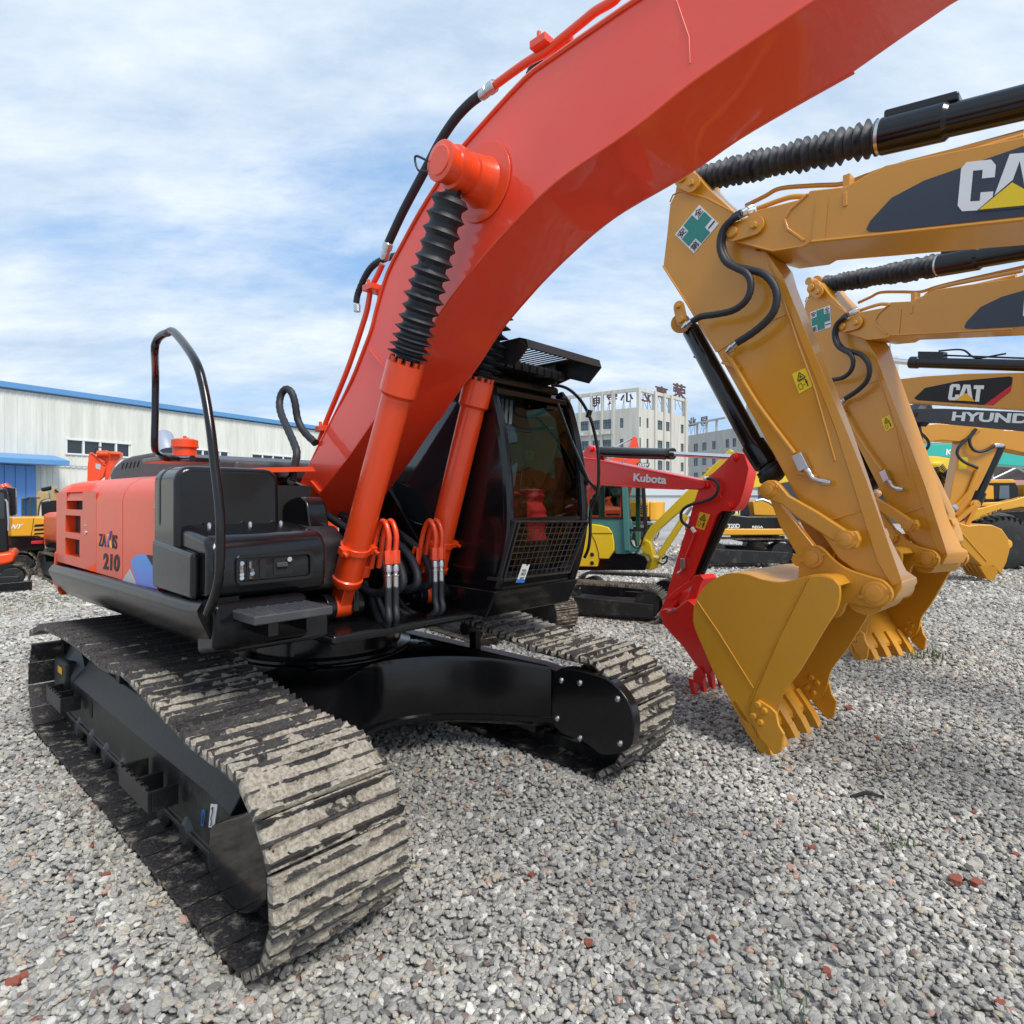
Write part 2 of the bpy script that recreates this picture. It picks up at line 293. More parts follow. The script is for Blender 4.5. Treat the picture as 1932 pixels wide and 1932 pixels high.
def groundmat():
    m=bpy.data.materials.new('gravel_ground'); m.use_nodes=True; t=m.node_tree; b=t.nodes['Principled BSDF']; tcn=N(t,'ShaderNodeTexCoord')
    nd=N(t,'ShaderNodeTexNoise'); L(t,tcn.outputs['Object'],nd.inputs['Vector']); nd.inputs['Scale'].default_value=12
    v=N(t,'ShaderNodeTexVoronoi'); v.inputs['Scale'].default_value=22; v.inputs['Randomness'].default_value=1
    ad=N(t,'ShaderNodeVectorMath',operation='MULTIPLY_ADD'); L(t,nd.outputs['Color'],ad.inputs[0]); ad.inputs[1].default_value=(.05,.05,0); L(t,tcn.outputs['Object'],ad.inputs[2]); L(t,ad.outputs[0],v.inputs['Vector'])
    s=N(t,'ShaderNodeSeparateColor'); L(t,v.outputs['Color'],s.inputs[0])
    c=N(t,'ShaderNodeValToRGB'); L(t,s.outputs[0],c.inputs[0]); e=c.color_ramp.elements; e[0].position=0; e[0].color=(.10,.098,.095,1); e[1].position=1; e[1].color=(.54,.53,.50,1)
    for p,q in ((.12,(.30,.295,.28,1)),(.5,(.38,.37,.35,1)),(.95,(.50,.49,.46,1)),(.965,(.30,.13,.09,1)),(.975,(.30,.13,.09,1)),(.985,(.4,.39,.36,1))):
        k=e.new(p); k.color=q
    n=N(t,'ShaderNodeTexNoise'); L(t,tcn.outputs['Object'],n.inputs['Vector']); n.inputs['Scale'].default_value=.35; n.inputs['Detail'].default_value=8; n.inputs['Roughness'].default_value=.6
    r=N(t,'ShaderNodeMapRange'); L(t,n.outputs[0],r.inputs[0]); r.inputs[1].default_value=.35; r.inputs[2].default_value=.7; r.inputs[3].default_value=.78; r.inputs[4].default_value=1.15
    mu=N(t,'ShaderNodeVectorMath',operation='SCALE'); L(t,c.outputs[0],mu.inputs[0]); L(t,r.outputs[0],mu.inputs['Scale'])
    gm=N(t,'ShaderNodeTexNoise'); L(t,tcn.outputs['Object'],gm.inputs['Vector']); gm.inputs['Scale'].default_value=.55; gm.inputs['Detail'].default_value=9; gm.inputs['Roughness'].default_value=.7
    gr=N(t,'ShaderNodeMapRange'); L(t,gm.outputs[0],gr.inputs[0]); gr.inputs[1].default_value=.60; gr.inputs[2].default_value=.72; gr.inputs[4].default_value=.55
    gx=N(t,'ShaderNodeMixRGB'); L(t,gr.outputs[0],gx.inputs[0]); L(t,mu.outputs[0],gx.inputs[1]); gx.inputs[2].default_value=(.15,.17,.075,1)
    L(t,gx.outputs[0],b.inputs['Base Color']); b.inputs['Roughness'].default_value=.9
    bp=N(t,'ShaderNodeBump'); bp.invert=True; L(t,v.outputs['Distance'],bp.inputs['Height']); bp.inputs['Distance'].default_value=.03; bp.inputs['Strength'].default_value=.9; L(t,bp.outputs[0],b.inputs['Normal']); return m
g=terrain().build('ground',groundmat(),smooth=True,ang=180,recalc=False); g['kind']='structure'; g['label']='pale grey gravel yard'
# loose stones: one uncountable mass, a point cloud with stone instances
def stonemat():
    m=bpy.data.materials.new('loose_stone'); m.use_nodes=True; t=m.node_tree; b=t.nodes['Principled BSDF']; oi=N(t,'ShaderNodeObjectInfo'); tcn=N(t,'ShaderNodeTexCoord')
    c=N(t,'ShaderNodeValToRGB'); L(t,oi.outputs['Random'],c.inputs[0]); e=c.color_ramp.elements; c.color_ramp.interpolation='CONSTANT'; e[0].position=0; e[0].color=(.17,.17,.17,1); e[1].position=.04; e[1].color=(.28,.28,.27,1)
    for p,q in ((.15,(.33,.325,.31)),(.32,(.40,.39,.36)),(.5,(.44,.43,.395)),(.62,(.36,.36,.355)),(.74,(.50,.485,.44)),(.85,(.58,.57,.54)),(.90,(.44,.385,.30)),(.94,(.66,.65,.62)),(.965,(.20,.155,.14)),(.985,(.46,.30,.24)),(.9965,(.40,.13,.07))): e.new(p).color=q+(1,)
    n=N(t,'ShaderNodeTexNoise'); L(t,tcn.outputs['Object'],n.inputs['Vector']); n.inputs['Scale'].default_value=2.2; n.inputs['Detail'].default_value=7; n.inputs['Roughness'].default_value=.7
    r=N(t,'ShaderNodeMapRange'); L(t,n.outputs[0],r.inputs[0]); r.inputs[1].default_value=.3; r.inputs[2].default_value=.7; r.inputs[3].default_value=.68; r.inputs[4].default_value=1.18
    mu=N(t,'ShaderNodeVectorMath',operation='SCALE'); L(t,c.outputs[0],mu.inputs[0]); L(t,r.outputs[0],mu.inputs['Scale']); wr_=N(t,'ShaderNodeVectorMath',operation='MULTIPLY'); wr_.inputs[1].default_value=(1.15,1.12,1.075); gp=N(t,'ShaderNodeNewGeometry'); pn_=N(t,'ShaderNodeTexNoise'); L(t,gp.outputs['Position'],pn_.inputs['Vector']); pn_.inputs['Scale'].default_value=.8; pn_.inputs['Detail'].default_value=7; pn_.inputs['Roughness'].default_value=.65; pr_=N(t,'ShaderNodeMapRange'); L(t,pn_.outputs[0],pr_.inputs[0]); pr_.inputs[1].default_value=.34; pr_.inputs[2].default_value=.66; pr_.inputs[3].default_value=.92; pr_.inputs[4].default_value=1.32; ps_=N(t,'ShaderNodeVectorMath',operation='SCALE'); L(t,mu.outputs[0],ps_.inputs[0]); L(t,pr_.outputs[0],ps_.inputs['Scale']); L(t,ps_.outputs[0],wr_.inputs[0]); L(t,wr_.outputs[0],b.inputs['Base Color']); b.inputs['Roughness'].default_value=.85
    bp=N(t,'ShaderNodeBump'); L(t,n.outputs[0],bp.inputs['Height']); bp.inputs['Distance'].default_value=.15; bp.inputs['Strength'].default_value=.5; L(t,bp.outputs[0],b.inputs['Normal']); return m
STM=stonemat()
def gravel():
    P=[]; S=[]
    rng=np.random.default_rng(3)
    bands=[(1.2,4.2,2100,.0150),(4.2,7,1300,.0172),(7,11,680,.0225),(11,17,260,.032),(17,27,60,.045)]
    for y0_,y1_,den,rad in bands:
        xm=y1_*.9+1.2; n=int((y1_-y0_)*2*xm*den)
        y=rng.uniform(y0_,y1_,n); x=rng.uniform(-xm,xm,n); k=np.abs(x)<y*.88+1.0; x=x[k]; y=y[k]
        r=rad*np.exp(rng.normal(0,.28,len(x))); lift=rng.uniform(-.004,.016,len(x))*rad/.022
        for a,b_,c_,d_ in zip(x,y,r,lift): P.append((a,b_,gh(a,b_)+d_-.004)); S.append(c_)
    # some larger stones and heaps pushed up along the tracks
    n=len(P); me=bpy.data.meshes.new('gravel'); me.from_pydata(P,[],[])
    a=me.attributes.new('sc','FLOAT_VECTOR','POINT'); s=np.array(S)[:,None]*np.stack([rng.uniform(.8,1.3,n),rng.uniform(.7,1.1,n),rng.uniform(.45,.78,n)],1); a.data.foreach_set('vector',s.ravel().astype('f'))
    a=me.attributes.new('rt','FLOAT_VECTOR','POINT'); s=np.stack([rng.normal(0,.35,n),rng.normal(0,.35,n),rng.uniform(0,6.28,n)],1); a.data.foreach_set('vector',s.ravel().astype('f'))
    a=me.attributes.new('ix','INT','POINT'); a.data.foreach_set('value',rng.integers(0,6,n).astype('i'))
    ob=bpy.data.objects.new('gravel',me); col.objects.link(ob)
    ng=bpy.data.node_groups.new('gravel_scatter','GeometryNodeTree'); ng.interface.new_socket('Geometry',in_out='INPUT',socket_type='NodeSocketGeometry'); ng.interface.new_socket('Geometry',in_out='OUTPUT',socket_type='NodeSocketGeometry')
    gi=N(ng,'NodeGroupInput'); go=N(ng,'NodeGroupOutput'); g2=N(ng,'GeometryNodeGeometryToInstance')
    for i in range(6):
        ic=N(ng,'GeometryNodeMeshIcoSphere'); ic.inputs['Radius'].default_value=1; ic.inputs['Subdivisions'].default_value=3
        sp=N(ng,'GeometryNodeSetPosition'); ps=N(ng,'GeometryNodeInputPosition'); nz=N(ng,'ShaderNodeTexNoise'); nz.inputs['Scale'].default_value=.75; nz.inputs['Detail'].default_value=2.5
        av=N(ng,'ShaderNodeVectorMath',operation='ADD'); av.inputs[1].default_value=(i*17.3,i*5.1,i*3.7); L(ng,ps.outputs[0],av.inputs[0]); L(ng,av.outputs[0],nz.inputs['Vector'])
        vr=N(ng,'ShaderNodeTexVoronoi'); vr.inputs['Scale'].default_value=.9; L(ng,av.outputs[0],vr.inputs['Vector'])
        f=M(ng,'ADD',M(ng,'MULTIPLY_ADD',nz.outputs[0],1.3,-.05),M(ng,'MULTIPLY',vr.outputs['Distance'],.45))
        sc_=N(ng,'ShaderNodeVectorMath',operation='SCALE'); L(ng,ps.outputs[0],sc_.inputs[0]); L(ng,f,sc_.inputs['Scale']); L(ng,ic.outputs[0],sp.inputs[0]); L(ng,sc_.outputs[0],sp.inputs['Position'])
        sm=N(ng,'GeometryNodeSetShadeSmooth'); L(ng,sp.outputs[0],sm.inputs[0]); st=N(ng,'GeometryNodeSetMaterial'); st.inputs['Material'].default_value=STM; L(ng,sm.outputs[0],st.inputs[0]); L(ng,st.outputs[0],g2.inputs[0])
    ip=N(ng,'GeometryNodeInstanceOnPoints'); L(ng,gi.outputs[0],ip.inputs['Points']); L(ng,g2.outputs[0],ip.inputs['Instance']); ip.inputs['Pick Instance'].default_value=True
    def at(nm,ty):
        q=N(ng,'GeometryNodeInputNamedAttribute'); q.data_type=ty; q.inputs['Name'].default_value=nm; return q.outputs['Attribute']
    L(ng,at('ix','INT'),ip.inputs['Instance Index']); L(ng,at('sc','FLOAT_VECTOR'),ip.inputs['Scale']); L(ng,at('rt','FLOAT_VECTOR'),ip.inputs['Rotation']); L(ng,ip.outputs[0],go.inputs[0])
    md=ob.modifiers.new('scatter','NODES'); md.node_group=ng; me.materials.append(STM)
    return tag(ob,'loose pale grey crushed stones covering the yard','gravel',kind='stuff')
gravel()
# ------------------------------------------------------------------ broken brick, weeds, dry grass
brickm=mat('broken_brick',(.27,.075,.045),.85,dirt=.4,dirtc=(.4,.3,.25),bump=.5,bscale=60)
def ground_at(px,py,z=0.):
    t=(CH-z)*FP/(py-HY); return Vector(((px-966)/FP*t,t,z))
def shard(px,py,s,lab,grp='broken brick pieces lying on the gravel',m=None,nm='brick_fragment'):
    s*=.78; p=ground_at(px,py); p.z=gh(p.x,p.y)+s*.30; bm=bmesh.new(); bmesh.ops.create_icosphere(bm,subdivisions=2,radius=1)
    sd_=random.random()*50; rt=Matrix.Rotation(random.random()*6,3,'Z')
    for v in bm.verts:
        q=v.co*(1+.5*noise.noise(v.co*1.3+Vector((sd_,0,0)))); q=Vector((max(-.75,min(.75,q.x))*1.1,max(-.6,min(.6,q.y)),max(-.42,min(.42,q.z)))); v.co=rt@(q*s)
    me=bpy.data.meshes.new(nm); bm.to_mesh(me); bm.free(); me.materials.append(m or brickm); finish(me,True,25)
    o=bpy.data.objects.new(nm,me); col.objects.link(o); o.location=p; tag(o,lab,'brick piece',grp)
for q in [(1803,1663,.055,'large red brick piece at the right, left one of the pair'),(1842,1668,.042,'red brick piece touching the right side of the larger one'),(1003,1660,.026,'small red brick piece alone in the lower middle gravel'),(1532,1602,.03,'flat dark red brick piece on gravel left of the weeds'),(1162,1562,.026,'orange brick chip on gravel right of the near track front'),
          (1838,1540,.03,'small red brick piece above the pair of larger pieces'),(1570,1326,.05,'brick rubble just right of the ochre bucket teeth'),(1600,1336,.05,'second brick rubble lump right of the ochre bucket teeth'),(1722,1418,.03,'brick chip below the dark twig at right'),(1655,1395,.035,'brick chip between ochre bucket and right edge'),
          (1110,1792,.03,'pale pink brick chip near bottom centre'),(1345,1780,.028,'orange pink brick chip near bottom right of centre'),(200,1690,.03,'orange brick chip left of the near track'),(170,1633,.028,'pink brick chip far left beside the near track'),(25,1852,.04,'crumbled brick heap at bottom left corner'),(45,1840,.03,'small brick crumb right of the bottom left heap'),
          (1888,1895,.028,'brick chip at bottom right corner'),(1560,1840,.03,'brick chip right of bottom centre'),(1140,1245+60,.03,'brick chip between the tracks'),(1915,1612,.025,'tiny brick chip at the right picture edge'),(440,1800,.026,'orange chip near lower front of the near track')]:
    shard(*q)
stonebig=mat('flat_stone',(.42,.39,.33),.85,bump=.5,bscale=40)
shard(1706,1532,.055,'flat tan stone slab above the weeds','flat stones on the gravel',stonebig,'flat_stone'); shard(1836,1638,.05,'flat grey slab beside the brick pair','flat stones on the gravel',stonebig,'flat_stone')
weedm=mat('weed_leaf',(.07,.12,.035),.6,var=.3); drym=mat('dry_grass',(.22,.21,.09),.7,var=.3)
def tuft(x,y,r,n,h,m,nm,lab,cat,kind=None,group=None):
    mb=MB(); rg=random.Random(int(x*97+y*31))
    for i in range(n):
        a=rg.random()*6.28; d=r*math.sqrt(rg.random()); px,py=x+d*math.cos(a),y+d*math.sin(a); z=gh(px,py); hh=h*rg.uniform(.4,1.1); ln=rg.uniform(.2,.9)*hh; b=rg.random()*6.28; wd=hh*rg.uniform(.035,.08)
        dx,dy=math.cos(b),math.sin(b); p0=Vector((px,py,z)); p1=p0+Vector((dx*ln*.4,dy*ln*.4,hh*.7)); p2=p0+Vector((dx*ln,dy*ln,hh)); s=Vector((-dy,dx,0))*wd
        mb.add([p0-s,p0+s,p1+s*.9,p1-s*.9,p2],[(0,1,2,3),(3,2,4)])
    o=mb.build(nm,m,smooth=False,recalc=False); return tag(o,lab,cat,group,kind)
for (px,py,r,n,h,lab) in [(1690,1590,.11,34,.06,'low green weeds among gravel at lower right'),(1470,1918,.11,26,.055,'green weeds at the bottom edge of the picture'),(1925,1690,.09,18,.08,'weed sprig at right picture edge'),(1715,1235,.45,160,.10,'sparse weed patch behind the ochre bucket')]:
    p=ground_at(px,py); tuft(p.x,p.y,r,n,h,weedm,'weed',lab,'weed',kind='stuff')
for (px,py,r,n) in [(330//2,1128,1.0,500),(60,1140,1.1,500),(250,1118,.7,200)]:
    p=ground_at(px,py); tuft(p.x,p.y,r,n,.07,drym,'dry_grass','thin dry grass strip on gravel behind the big machine' if px>100 else 'thin dry grass in front of the small dozer blade','grass',kind='stuff')
twig=MB(); p=ground_at(1635,1512); twig.tube([(p.x-.1,p.y,.03),(p.x,p.y+.02,.045),(p.x+.11,p.y,.03)],[.008,.013,.006],8); tag(twig.build('twig',dark),'short dark stick lying on gravel at right','stick')
# ------------------------------------------------------------------ warehouse
def wallmat(name,c,sc=2.2,axis=0):
    m=bpy.data.materials.new(name); m.use_nodes=True; t=m.node_tree; b=t.nodes['Principled BSDF']; tcn=N(t,'ShaderNodeTexCoord')
    n=N(t,'ShaderNodeTexNoise'); mp_=N(t,'ShaderNodeMapping'); L(t,tcn.outputs['Object'],mp_.inputs[0]); mp_.inputs['Scale'].default_value=(1.2,1.2,.12); L(t,mp_.outputs[0],n.inputs['Vector']); n.inputs['Scale'].default_value=1.5; n.inputs['Detail'].default_value=8; n.inputs['Roughness'].default_value=.65
    r=N(t,'ShaderNodeMapRange'); L(t,n.outputs[0],r.inputs[0]); r.inputs[1].default_value=.3; r.inputs[2].default_value=.75; r.inputs[3].default_value=1.05; r.inputs[4].default_value=.72
    mu=N(t,'ShaderNodeVectorMath',operation='SCALE'); mu.inputs[0].default_value=c; L(t,r.outputs[0],mu.inputs['Scale']); L(t,mu.outputs[0],b.inputs['Base Color']); b.inputs['Roughness'].default_value=.7; return m
wm=wallmat('corrugated_cream_wall',(.70,.70,.63)); bluem=mat('blue_trim',(.10,.27,.52),.45,dirt=.2); bluedoor=mat('blue_door_sheet',(.10,.27,.62),.4,dirt=.15); dglass=mat('dark_window_glass',(.02,.025,.03),.08,coat=.6)
whitef=mat('white_window_frame',(.7,.7,.68),.5)
WA=Vector((-27.8,33.4)); WB=Vector((-16.9,53.6)); wd_=(WB-WA).normalized(); WH=8.0
WF=Frame(WA.x,WA.y,math.atan2(wd_.y,wd_.x))          # x along the wall, y away behind it
wr=WF.empty('warehouse','long cream corrugated metal warehouse with blue roof edge','warehouse')
def wx(px,py,y=0): return WF.t(px,py,y)
WX0,WX1=-22.,30.
wins=[]
for a,b_,c_,d_ in [(124,829,247,859),(365,846,430,865),(474,850,552,869)]:
    x0_,z1_=wx(a,b_); x1_,_=wx(c_,(b_+d_)/2); z0_=wx(a,d_-4)[1]; wins.append((x0_,x1_,z0_,z1_))
wins=[(x0,x1,wins[0][2],wins[0][3]) for x0,x1,_,_ in wins]
mb=MB(); pitch=.30; x=WX0
zs=sorted({0.,wins[0][2],wins[0][3],WH})
while x<WX1:
    hid=any(x+.05>a and x+pitch-.05<b_ for a,b_,_,_ in wins)
    for z0,z1 in zip(zs[:-1],zs[1:]):
        if hid and z0==wins[0][2]: continue
        # rib: flat pan then a raised trapezoid
        pr=[(x,0),(x+.20,0),(x+.225,-.035),(x+.275,-.035),(x+.30,0)]
        mb.add([(p[0],p[1],zz_) for zz_ in (z0,z1) for p in pr],[(i,i+1,6+i,5+i) for i in range(4)])
    x+=pitch
mb.build('wall',wm,wr,smooth=False)
mb=MB(); mb.box(WX0-.2,WX1+.2,-.25,.3,WH+.08,WH+.40); mb.build('roof_trim',bluem,wr,bevel=.02)
mb=MB(); mb.add([(WX0,.02,WH+.3),(WX1,.02,WH+.3),(WX1,22,WH+2.6),(WX0,22,WH+2.6)],[(0,1,2,3)]); mb.box(WX0,WX0+.2,.1,40,0,WH); mb.box(WX1-.2,WX1,.1,40,0,WH+.1); mb.build('roof',bluem,wr,smooth=False)
for a,b_,c_,d_ in wins:
    fr=MB(); fr.box(a-.06,b_+.06,-.09,.1,c_-.08,c_+.02); fr.box(a-.06,b_+.06,-.09,.1,d_-.02,d_+.08); n=5
    for i in range(n):
        xx=a+(b_-a)*i/(n-1); fr.box(xx-.06,xx+.06,-.07,.08,c_+.02,d_-.02)
    wo=fr.build('window',whitef,wr,bevel=.008); MB().box(a,b_,.04,.06,c_,d_).build('pane',dglass,wo,smooth=False)
dx0,dx1=wx(-60,1000)[0],wx(66,1000)[0]; dz=wx(60,878)[1]
mb=MB()
for i in range(6): mb.box(dx0+(dx1-dx0)*i/6+.01,dx0+(dx1-dx0)*(i+1)/6-.01,-.16,-.05,.02,dz-.03)
mb.build('door',bluedoor,wr,bevel=.02)
mb=MB(); mb.prism([(-1.6,dz),(-1.6,dz+.28),(-.04,dz+.62),(-.04,dz+.02)],dx0-.3,dx1+1.0,'x'); mb.build('canopy',bluem,wr,bevel=.02)
mb=MB(); mb.tube([(dx1+1.0,-.12,dz+.1),(dx1+3.6,-.12,dz+.05)],.035,8); mb.build('pipe',greyv,wr)
# ------------------------------------------------------------------ far buildings
conc=wallmat('stained_concrete',(.60,.575,.50)); concg=wallmat('grey_render',(.50,.49,.45)); wing=mat('window_glass_blue',(.09,.14,.17),.15,coat=.5); acm=mat('air_conditioner_white',(.6,.6,.58),.5); signm=mat('sign_frame_rust',(.10,.05,.05),.6)
BC=Vector((22.7,110.)); BL=Vector((9.3,119.6)); BR=Vector((35.,122.8)); BHT=22.2; PAR=3.55
def facade(root,A,B,wins_,ht,matw,par=0,parcols=(),split=None,name='wall'):
    """wall from A to B seen from A->B with real window openings (u from A, metres)"""
    d=(B-A); l=d.length; d.normalize(); nrm=Vector((d.y,-d.x)); 
    if nrm.dot(A)>0: nrm=-nrm
    us=sorted({0.,l}|{u for q in wins_ for u in q[:2]}); zs=sorted({0.,ht-par}|{z for q in wins_ for z in q[2:4]})
    P3=lambda u,z,o=0.: (A.x+d.x*u+nrm.x*o,A.y+d.y*u+nrm.y*o,z)
    mb=MB(); fr=None
    for i in range(len(us)-1):
        for j in range(len(zs)-1):
            u,z=(us[i]+us[i+1])/2,(zs[j]+zs[j+1])/2
            if any(q[0]<u<q[1] and q[2]<z<q[3] for q in wins_): continue
            mb.add([P3(us[i],zs[j]),P3(us[i+1],zs[j]),P3(us[i+1],zs[j+1]),P3(us[i],zs[j+1])],[(0,1,2,3)])
    for q in wins_:  # reveals
        a,b_,c_,e=q[:4]
        for (u0,z0,u1,z1) in ((a,c_,b_,c_),(b_,c_,b_,e),(b_,e,a,e),(a,e,a,c_)):
            mb.add([P3(u0,z0),P3(u1,z1),P3(u1,z1,-.3),P3(u0,z0,-.3)],[(0,1,2,3)])
    if par:  # open parapet frame: posts and a top beam
        for u0,u1 in parcols: mb.loft([[P3(u0,z,0.002),P3(u1,z,0.002),P3(u1,z,-.5),P3(u0,z,-.5)] for z in (ht-par,ht-.6)])
        mb.loft([[P3(0,z,.0),P3(l,z,.0),P3(l,z,-.6),P3(0,z,-.6)] for z in (ht-.6,ht)])
    w_=mb.build(name,matw,root,smooth=False)
    for q in wins_:
        a,b_,c_,e=q[:4]; nb=q[4] if len(q)>4 else 2; m2=MB()
        wb=(b_-a)
        for k in range(nb+1):
            u=a+.04+(wb-.08)*k/nb; m2.loft([[P3(u-.035,z,-.12),P3(u+.035,z,-.12),P3(u+.035,z,-.2),P3(u-.035,z,-.2)] for z in (c_,e)])
        for z in (c_+.03,c_+(e-c_)*.68,e-.03): m2.loft([[P3(u,z-.04,-.11),P3(u,z+.04,-.11),P3(u,z+.04,-.19),P3(u,z-.04,-.19)] for u in (a,b_)])
        wo=m2.build('window',blackm,root,smooth=False); MB().add([P3(a,c_,-.16),P3(b_,c_,-.16),P3(b_,e,-.16),P3(a,e,-.16)],[(0,1,2,3)]).build('pane',wing,wo,smooth=False)
    return P3,l
br=bpy.data.objects.new('office_building',None); col.objects.link(br); tag(br,'stained cream concrete office block with open rooftop frame and rusty sign letters','building')
def rowz(py0,py1,Y): return CH+(HY-py1)*Y/FP, CH+(HY-py0)*Y/FP
k=.6436*500/1932  # zoomed crop (1640,1100,500) to picture units
def bx_(zx): return 1640*.644+zx*500/1932*.644
def by_(zy): return 1100*.644+zy*500/1932*.644
def u_on(A,B,px):
    d=(B-A); s=(px-966)/FP; t=(A.x-s*A.y)/(s*d.y-d.x); return t*d.length, A.y+t*d.y
rowsZ=[(16.95-3.75*i-1.75,16.95-3.75*i) for i in range(5)]
WL_=[]
for zx0,zx1,nb in [(680,720,1),(488,588,3),(370,452,3),(235,325,3),(108,200,3)]:
    ua,_=u_on(BC,BL,bx_(zx1)); ub,_=u_on(BC,BL,bx_(zx0))
    for z0,z1 in rowsZ: WL_.append((ua,ub,z0,z1,nb))
BL2=BC+(BL-BC)*2.2
cols_=[]
for zx0,zx1 in [(868,905),(590,618),(470,487),(345,360),(215,235),(95,108)]:
    ua,_=u_on(BC,BL,bx_(zx1)); ub,_=u_on(BC,BL,bx_(zx0)); cols_.append((max(0,ua),ub))
P3l,_l=facade(br,BC,BL2,WL_,BHT,conc,PAR,cols_)
WR_=[]
for zx0,zx1,nb in [(902,918,1),(982,1005,1),(1098,1162,2),(1190,1243,2),(1370,1402,1)]:
    ua,_=u_on(BC,BR,bx_(zx0)); ub,_=u_on(BC,BR,bx_(zx1))
    for z0,z1 in rowsZ: WR_.append((ua,ub,z0,z1,nb))
cols_=[(.002,.8)]
for zx0,zx1 in [(1068,1095),(1172,1190),(1250,1275),(1412,1445)]:
    ua,_=u_on(BC,BR,bx_(zx0)); ub,_=u_on(BC,BR,bx_(zx1)); cols_.append((ua,min(ub,(BR-BC).length)))
P3r,_r=facade(br,BC,BR,WR_,BHT,conc,PAR,cols_)
mb=MB()
for u0,u1 in cols_[1:]:
    mb.loft([[P3r(u0,z,.25),P3r(u1,z,.25),P3r(u1,z,.003),P3r(u0,z,.003)] for z in (0,BHT)])
for zx0,zx1 in [(590,618),(470,487),(345,360),(215,235)]:
    ua,_=u_on(BC,BL,bx_(zx1)); ub,_=u_on(BC,BL,bx_(zx0)); mb.loft([[P3l(ua,z,.25),P3l(ub,z,.25),P3l(ub,z,.003),P3l(ua,z,.003)] for z in (0,BHT)])
mb.build('pilaster',conc,br,smooth=False)
mb=MB(); q=[P3l(0,0,-.6),P3l(_l-.1,0,-.6)]; r_=P3r(_r-.1,0,-.6); mb.add([(q[0][0],q[0][1],BHT-PAR-.1),(q[1][0],q[1][1],BHT-PAR-.1),(q[1][0]+8,q[1][1]+22,BHT-PAR-.1),(r_[0],r_[1],BHT-PAR-.1)],[(0,1,2,3)]); mb.build('roof',concg,br,smooth=False)
mb=MB()
for z0,z1 in rowsZ:
    for zx0,zx1 in [(488,588),(370,452),(235,325),(108,200)]:
        ua,_=u_on(BC,BL,bx_(zx1)); ub,_=u_on(BC,BL,bx_(zx0))
        mb.loft([[P3l(ua-.15,z,.55),P3l(ub+.15,z,.55),P3l(ub+.15,z,.004),P3l(ua-.15,z,.004)] for z in (z0-1.05,z0-.95)])
mb.build('ledge',concg,br,smooth=False)
for z0,z1 in rowsZ[:4]:
    for zx0,zx1 in [(488,588),(370,452),(235,325),(108,200)]:
        ua,_=u_on(BC,BL,bx_(zx1)); ub,_=u_on(BC,BL,bx_(zx0))
        for f_ in (.12,.6):
            if random.random()<.8:
                u=ua+(ub-ua)*f_; MB().loft([[P3l(u,z,.5),P3l(u+.8,z,.5),P3l(u+.8,z,.15),P3l(u,z,.15)] for z in (z0-.94,z0-.38)]).build('air_conditioner',acm,br,smooth=False)
u=u_on(BC,BR,bx_(1215))[0]; MB().loft([[P3r(u-.4,z,.5),P3r(u+.4,z,.5),P3r(u+.4,z,.05),P3r(u-.4,z,.05)] for z in (rowsZ[1][0]-.7,rowsZ[1][0]-.1)]).build('air_conditioner',acm,br,smooth=False)
# rooftop letters stand on trusses, seen from behind (mirrored)
def roofsign(root,A,B,items,off,depthmat):
    d=(B-A).normalized(); n=Vector((d.y,-d.x)); n=-n if n.dot(A)>0 else n
    for ch,pxa,pxb,pya,pyb in items:
        A2=A-n*off; ua,Ya=u_on(A2,A2+d,pxa); ub,Yb=u_on(A2,A2+d,pxb)
        Yc=(Ya+Yb)/2; z1=CH+(HY-pya)*Yc/FP; z0=CH+(HY-pyb)*Yc/FP
        a=Vector((A2.x+d.x*ua,A2.y+d.y*ua)); b_=Vector((A2.x+d.x*ub,A2.y+d.y*ub))
        if a.x>b_.x: a,b_=b_,a
        o=textmesh('sign_letter',ch,depthmat,(a.x,a.y,z0),(b_.x-a.x,b_.y-a.y,0),(0,0,z1-z0),root,th=.12,mirror=True,bold=.022)
        s=MB()
        for f_ in (.25,.75):
            p=a+(b_-a)*f_; s.tube([(p.x,p.y,z0-2.4),(p.x,p.y,z1-.2)],.05,6); s.tube([(p.x,p.y,z0+.8),(p.x-n.x*-1.2,p.y-n.y*-1.2,z0-2.4)],.04,6)
        s.build('truss',depthmat,o)
it=lambda ch,a,b_,c_,d_:(ch,bx_(a),bx_(b_),by_(c_),by_(d_))
roofsign(br,BC,BL,[it('电',372,460,235,350),it('家',528,660,205,330),it('小',690,840,190,305)],2.5,signm)
roofsign(br,BC,BR,[it('达',915,1020,155,305),it('事',1070,1215,125,275),it('荣',1268,1420,95,265)],3.0,signm)
b2=bpy.data.objects.new('office_building',None); col.objects.link(b2); tag(b2,'grey rendered office block with small square windows, right of the cream block','building')
CL=Vector(((1297-966)/FP*169,169.)); CR=Vector(((1440-966)/FP*142,142.)); Wn=[]
def cx2(zx): return 1600*.644+zx*800/1932*.644
for zx0,zx1 in [(1002,1010),(1045,1075),(1105,1135),(1175,1200),(1270,1295),(1320,1345)]:
    ua,_=u_on(CL,CR,cx2(zx0)); ub,_=u_on(CL,CR,cx2(zx1))
    for i in range(5): Wn.append((ua,ub,15.2-3.9*i-.0,17.3-3.9*i,2))
ua,_=u_on(CL,CR,cx2(1272)); ub,_=u_on(CL,CR,cx2(1300)); 
C2=CR+(CR-CL)*.9
facade(b2,CL,C2,[q for q in Wn if q[0]>0],19.8,concg)
P3c,_=facade(b2,CL+(C2-CL)*.42,C2,[],25.,concg,name='upper_wall')
for o in b2.children:
    if o.name.startswith('upper_wall'): o.location=(.06,-.12,0)
mb=MB()
for u in (0,4.5,8.5,12.5): 
    p=CL+(CR-CL).normalized()*u; mb.box(p.x-.25,p.x+.25,p.y+.2,p.y+.7,19.8,22.6)
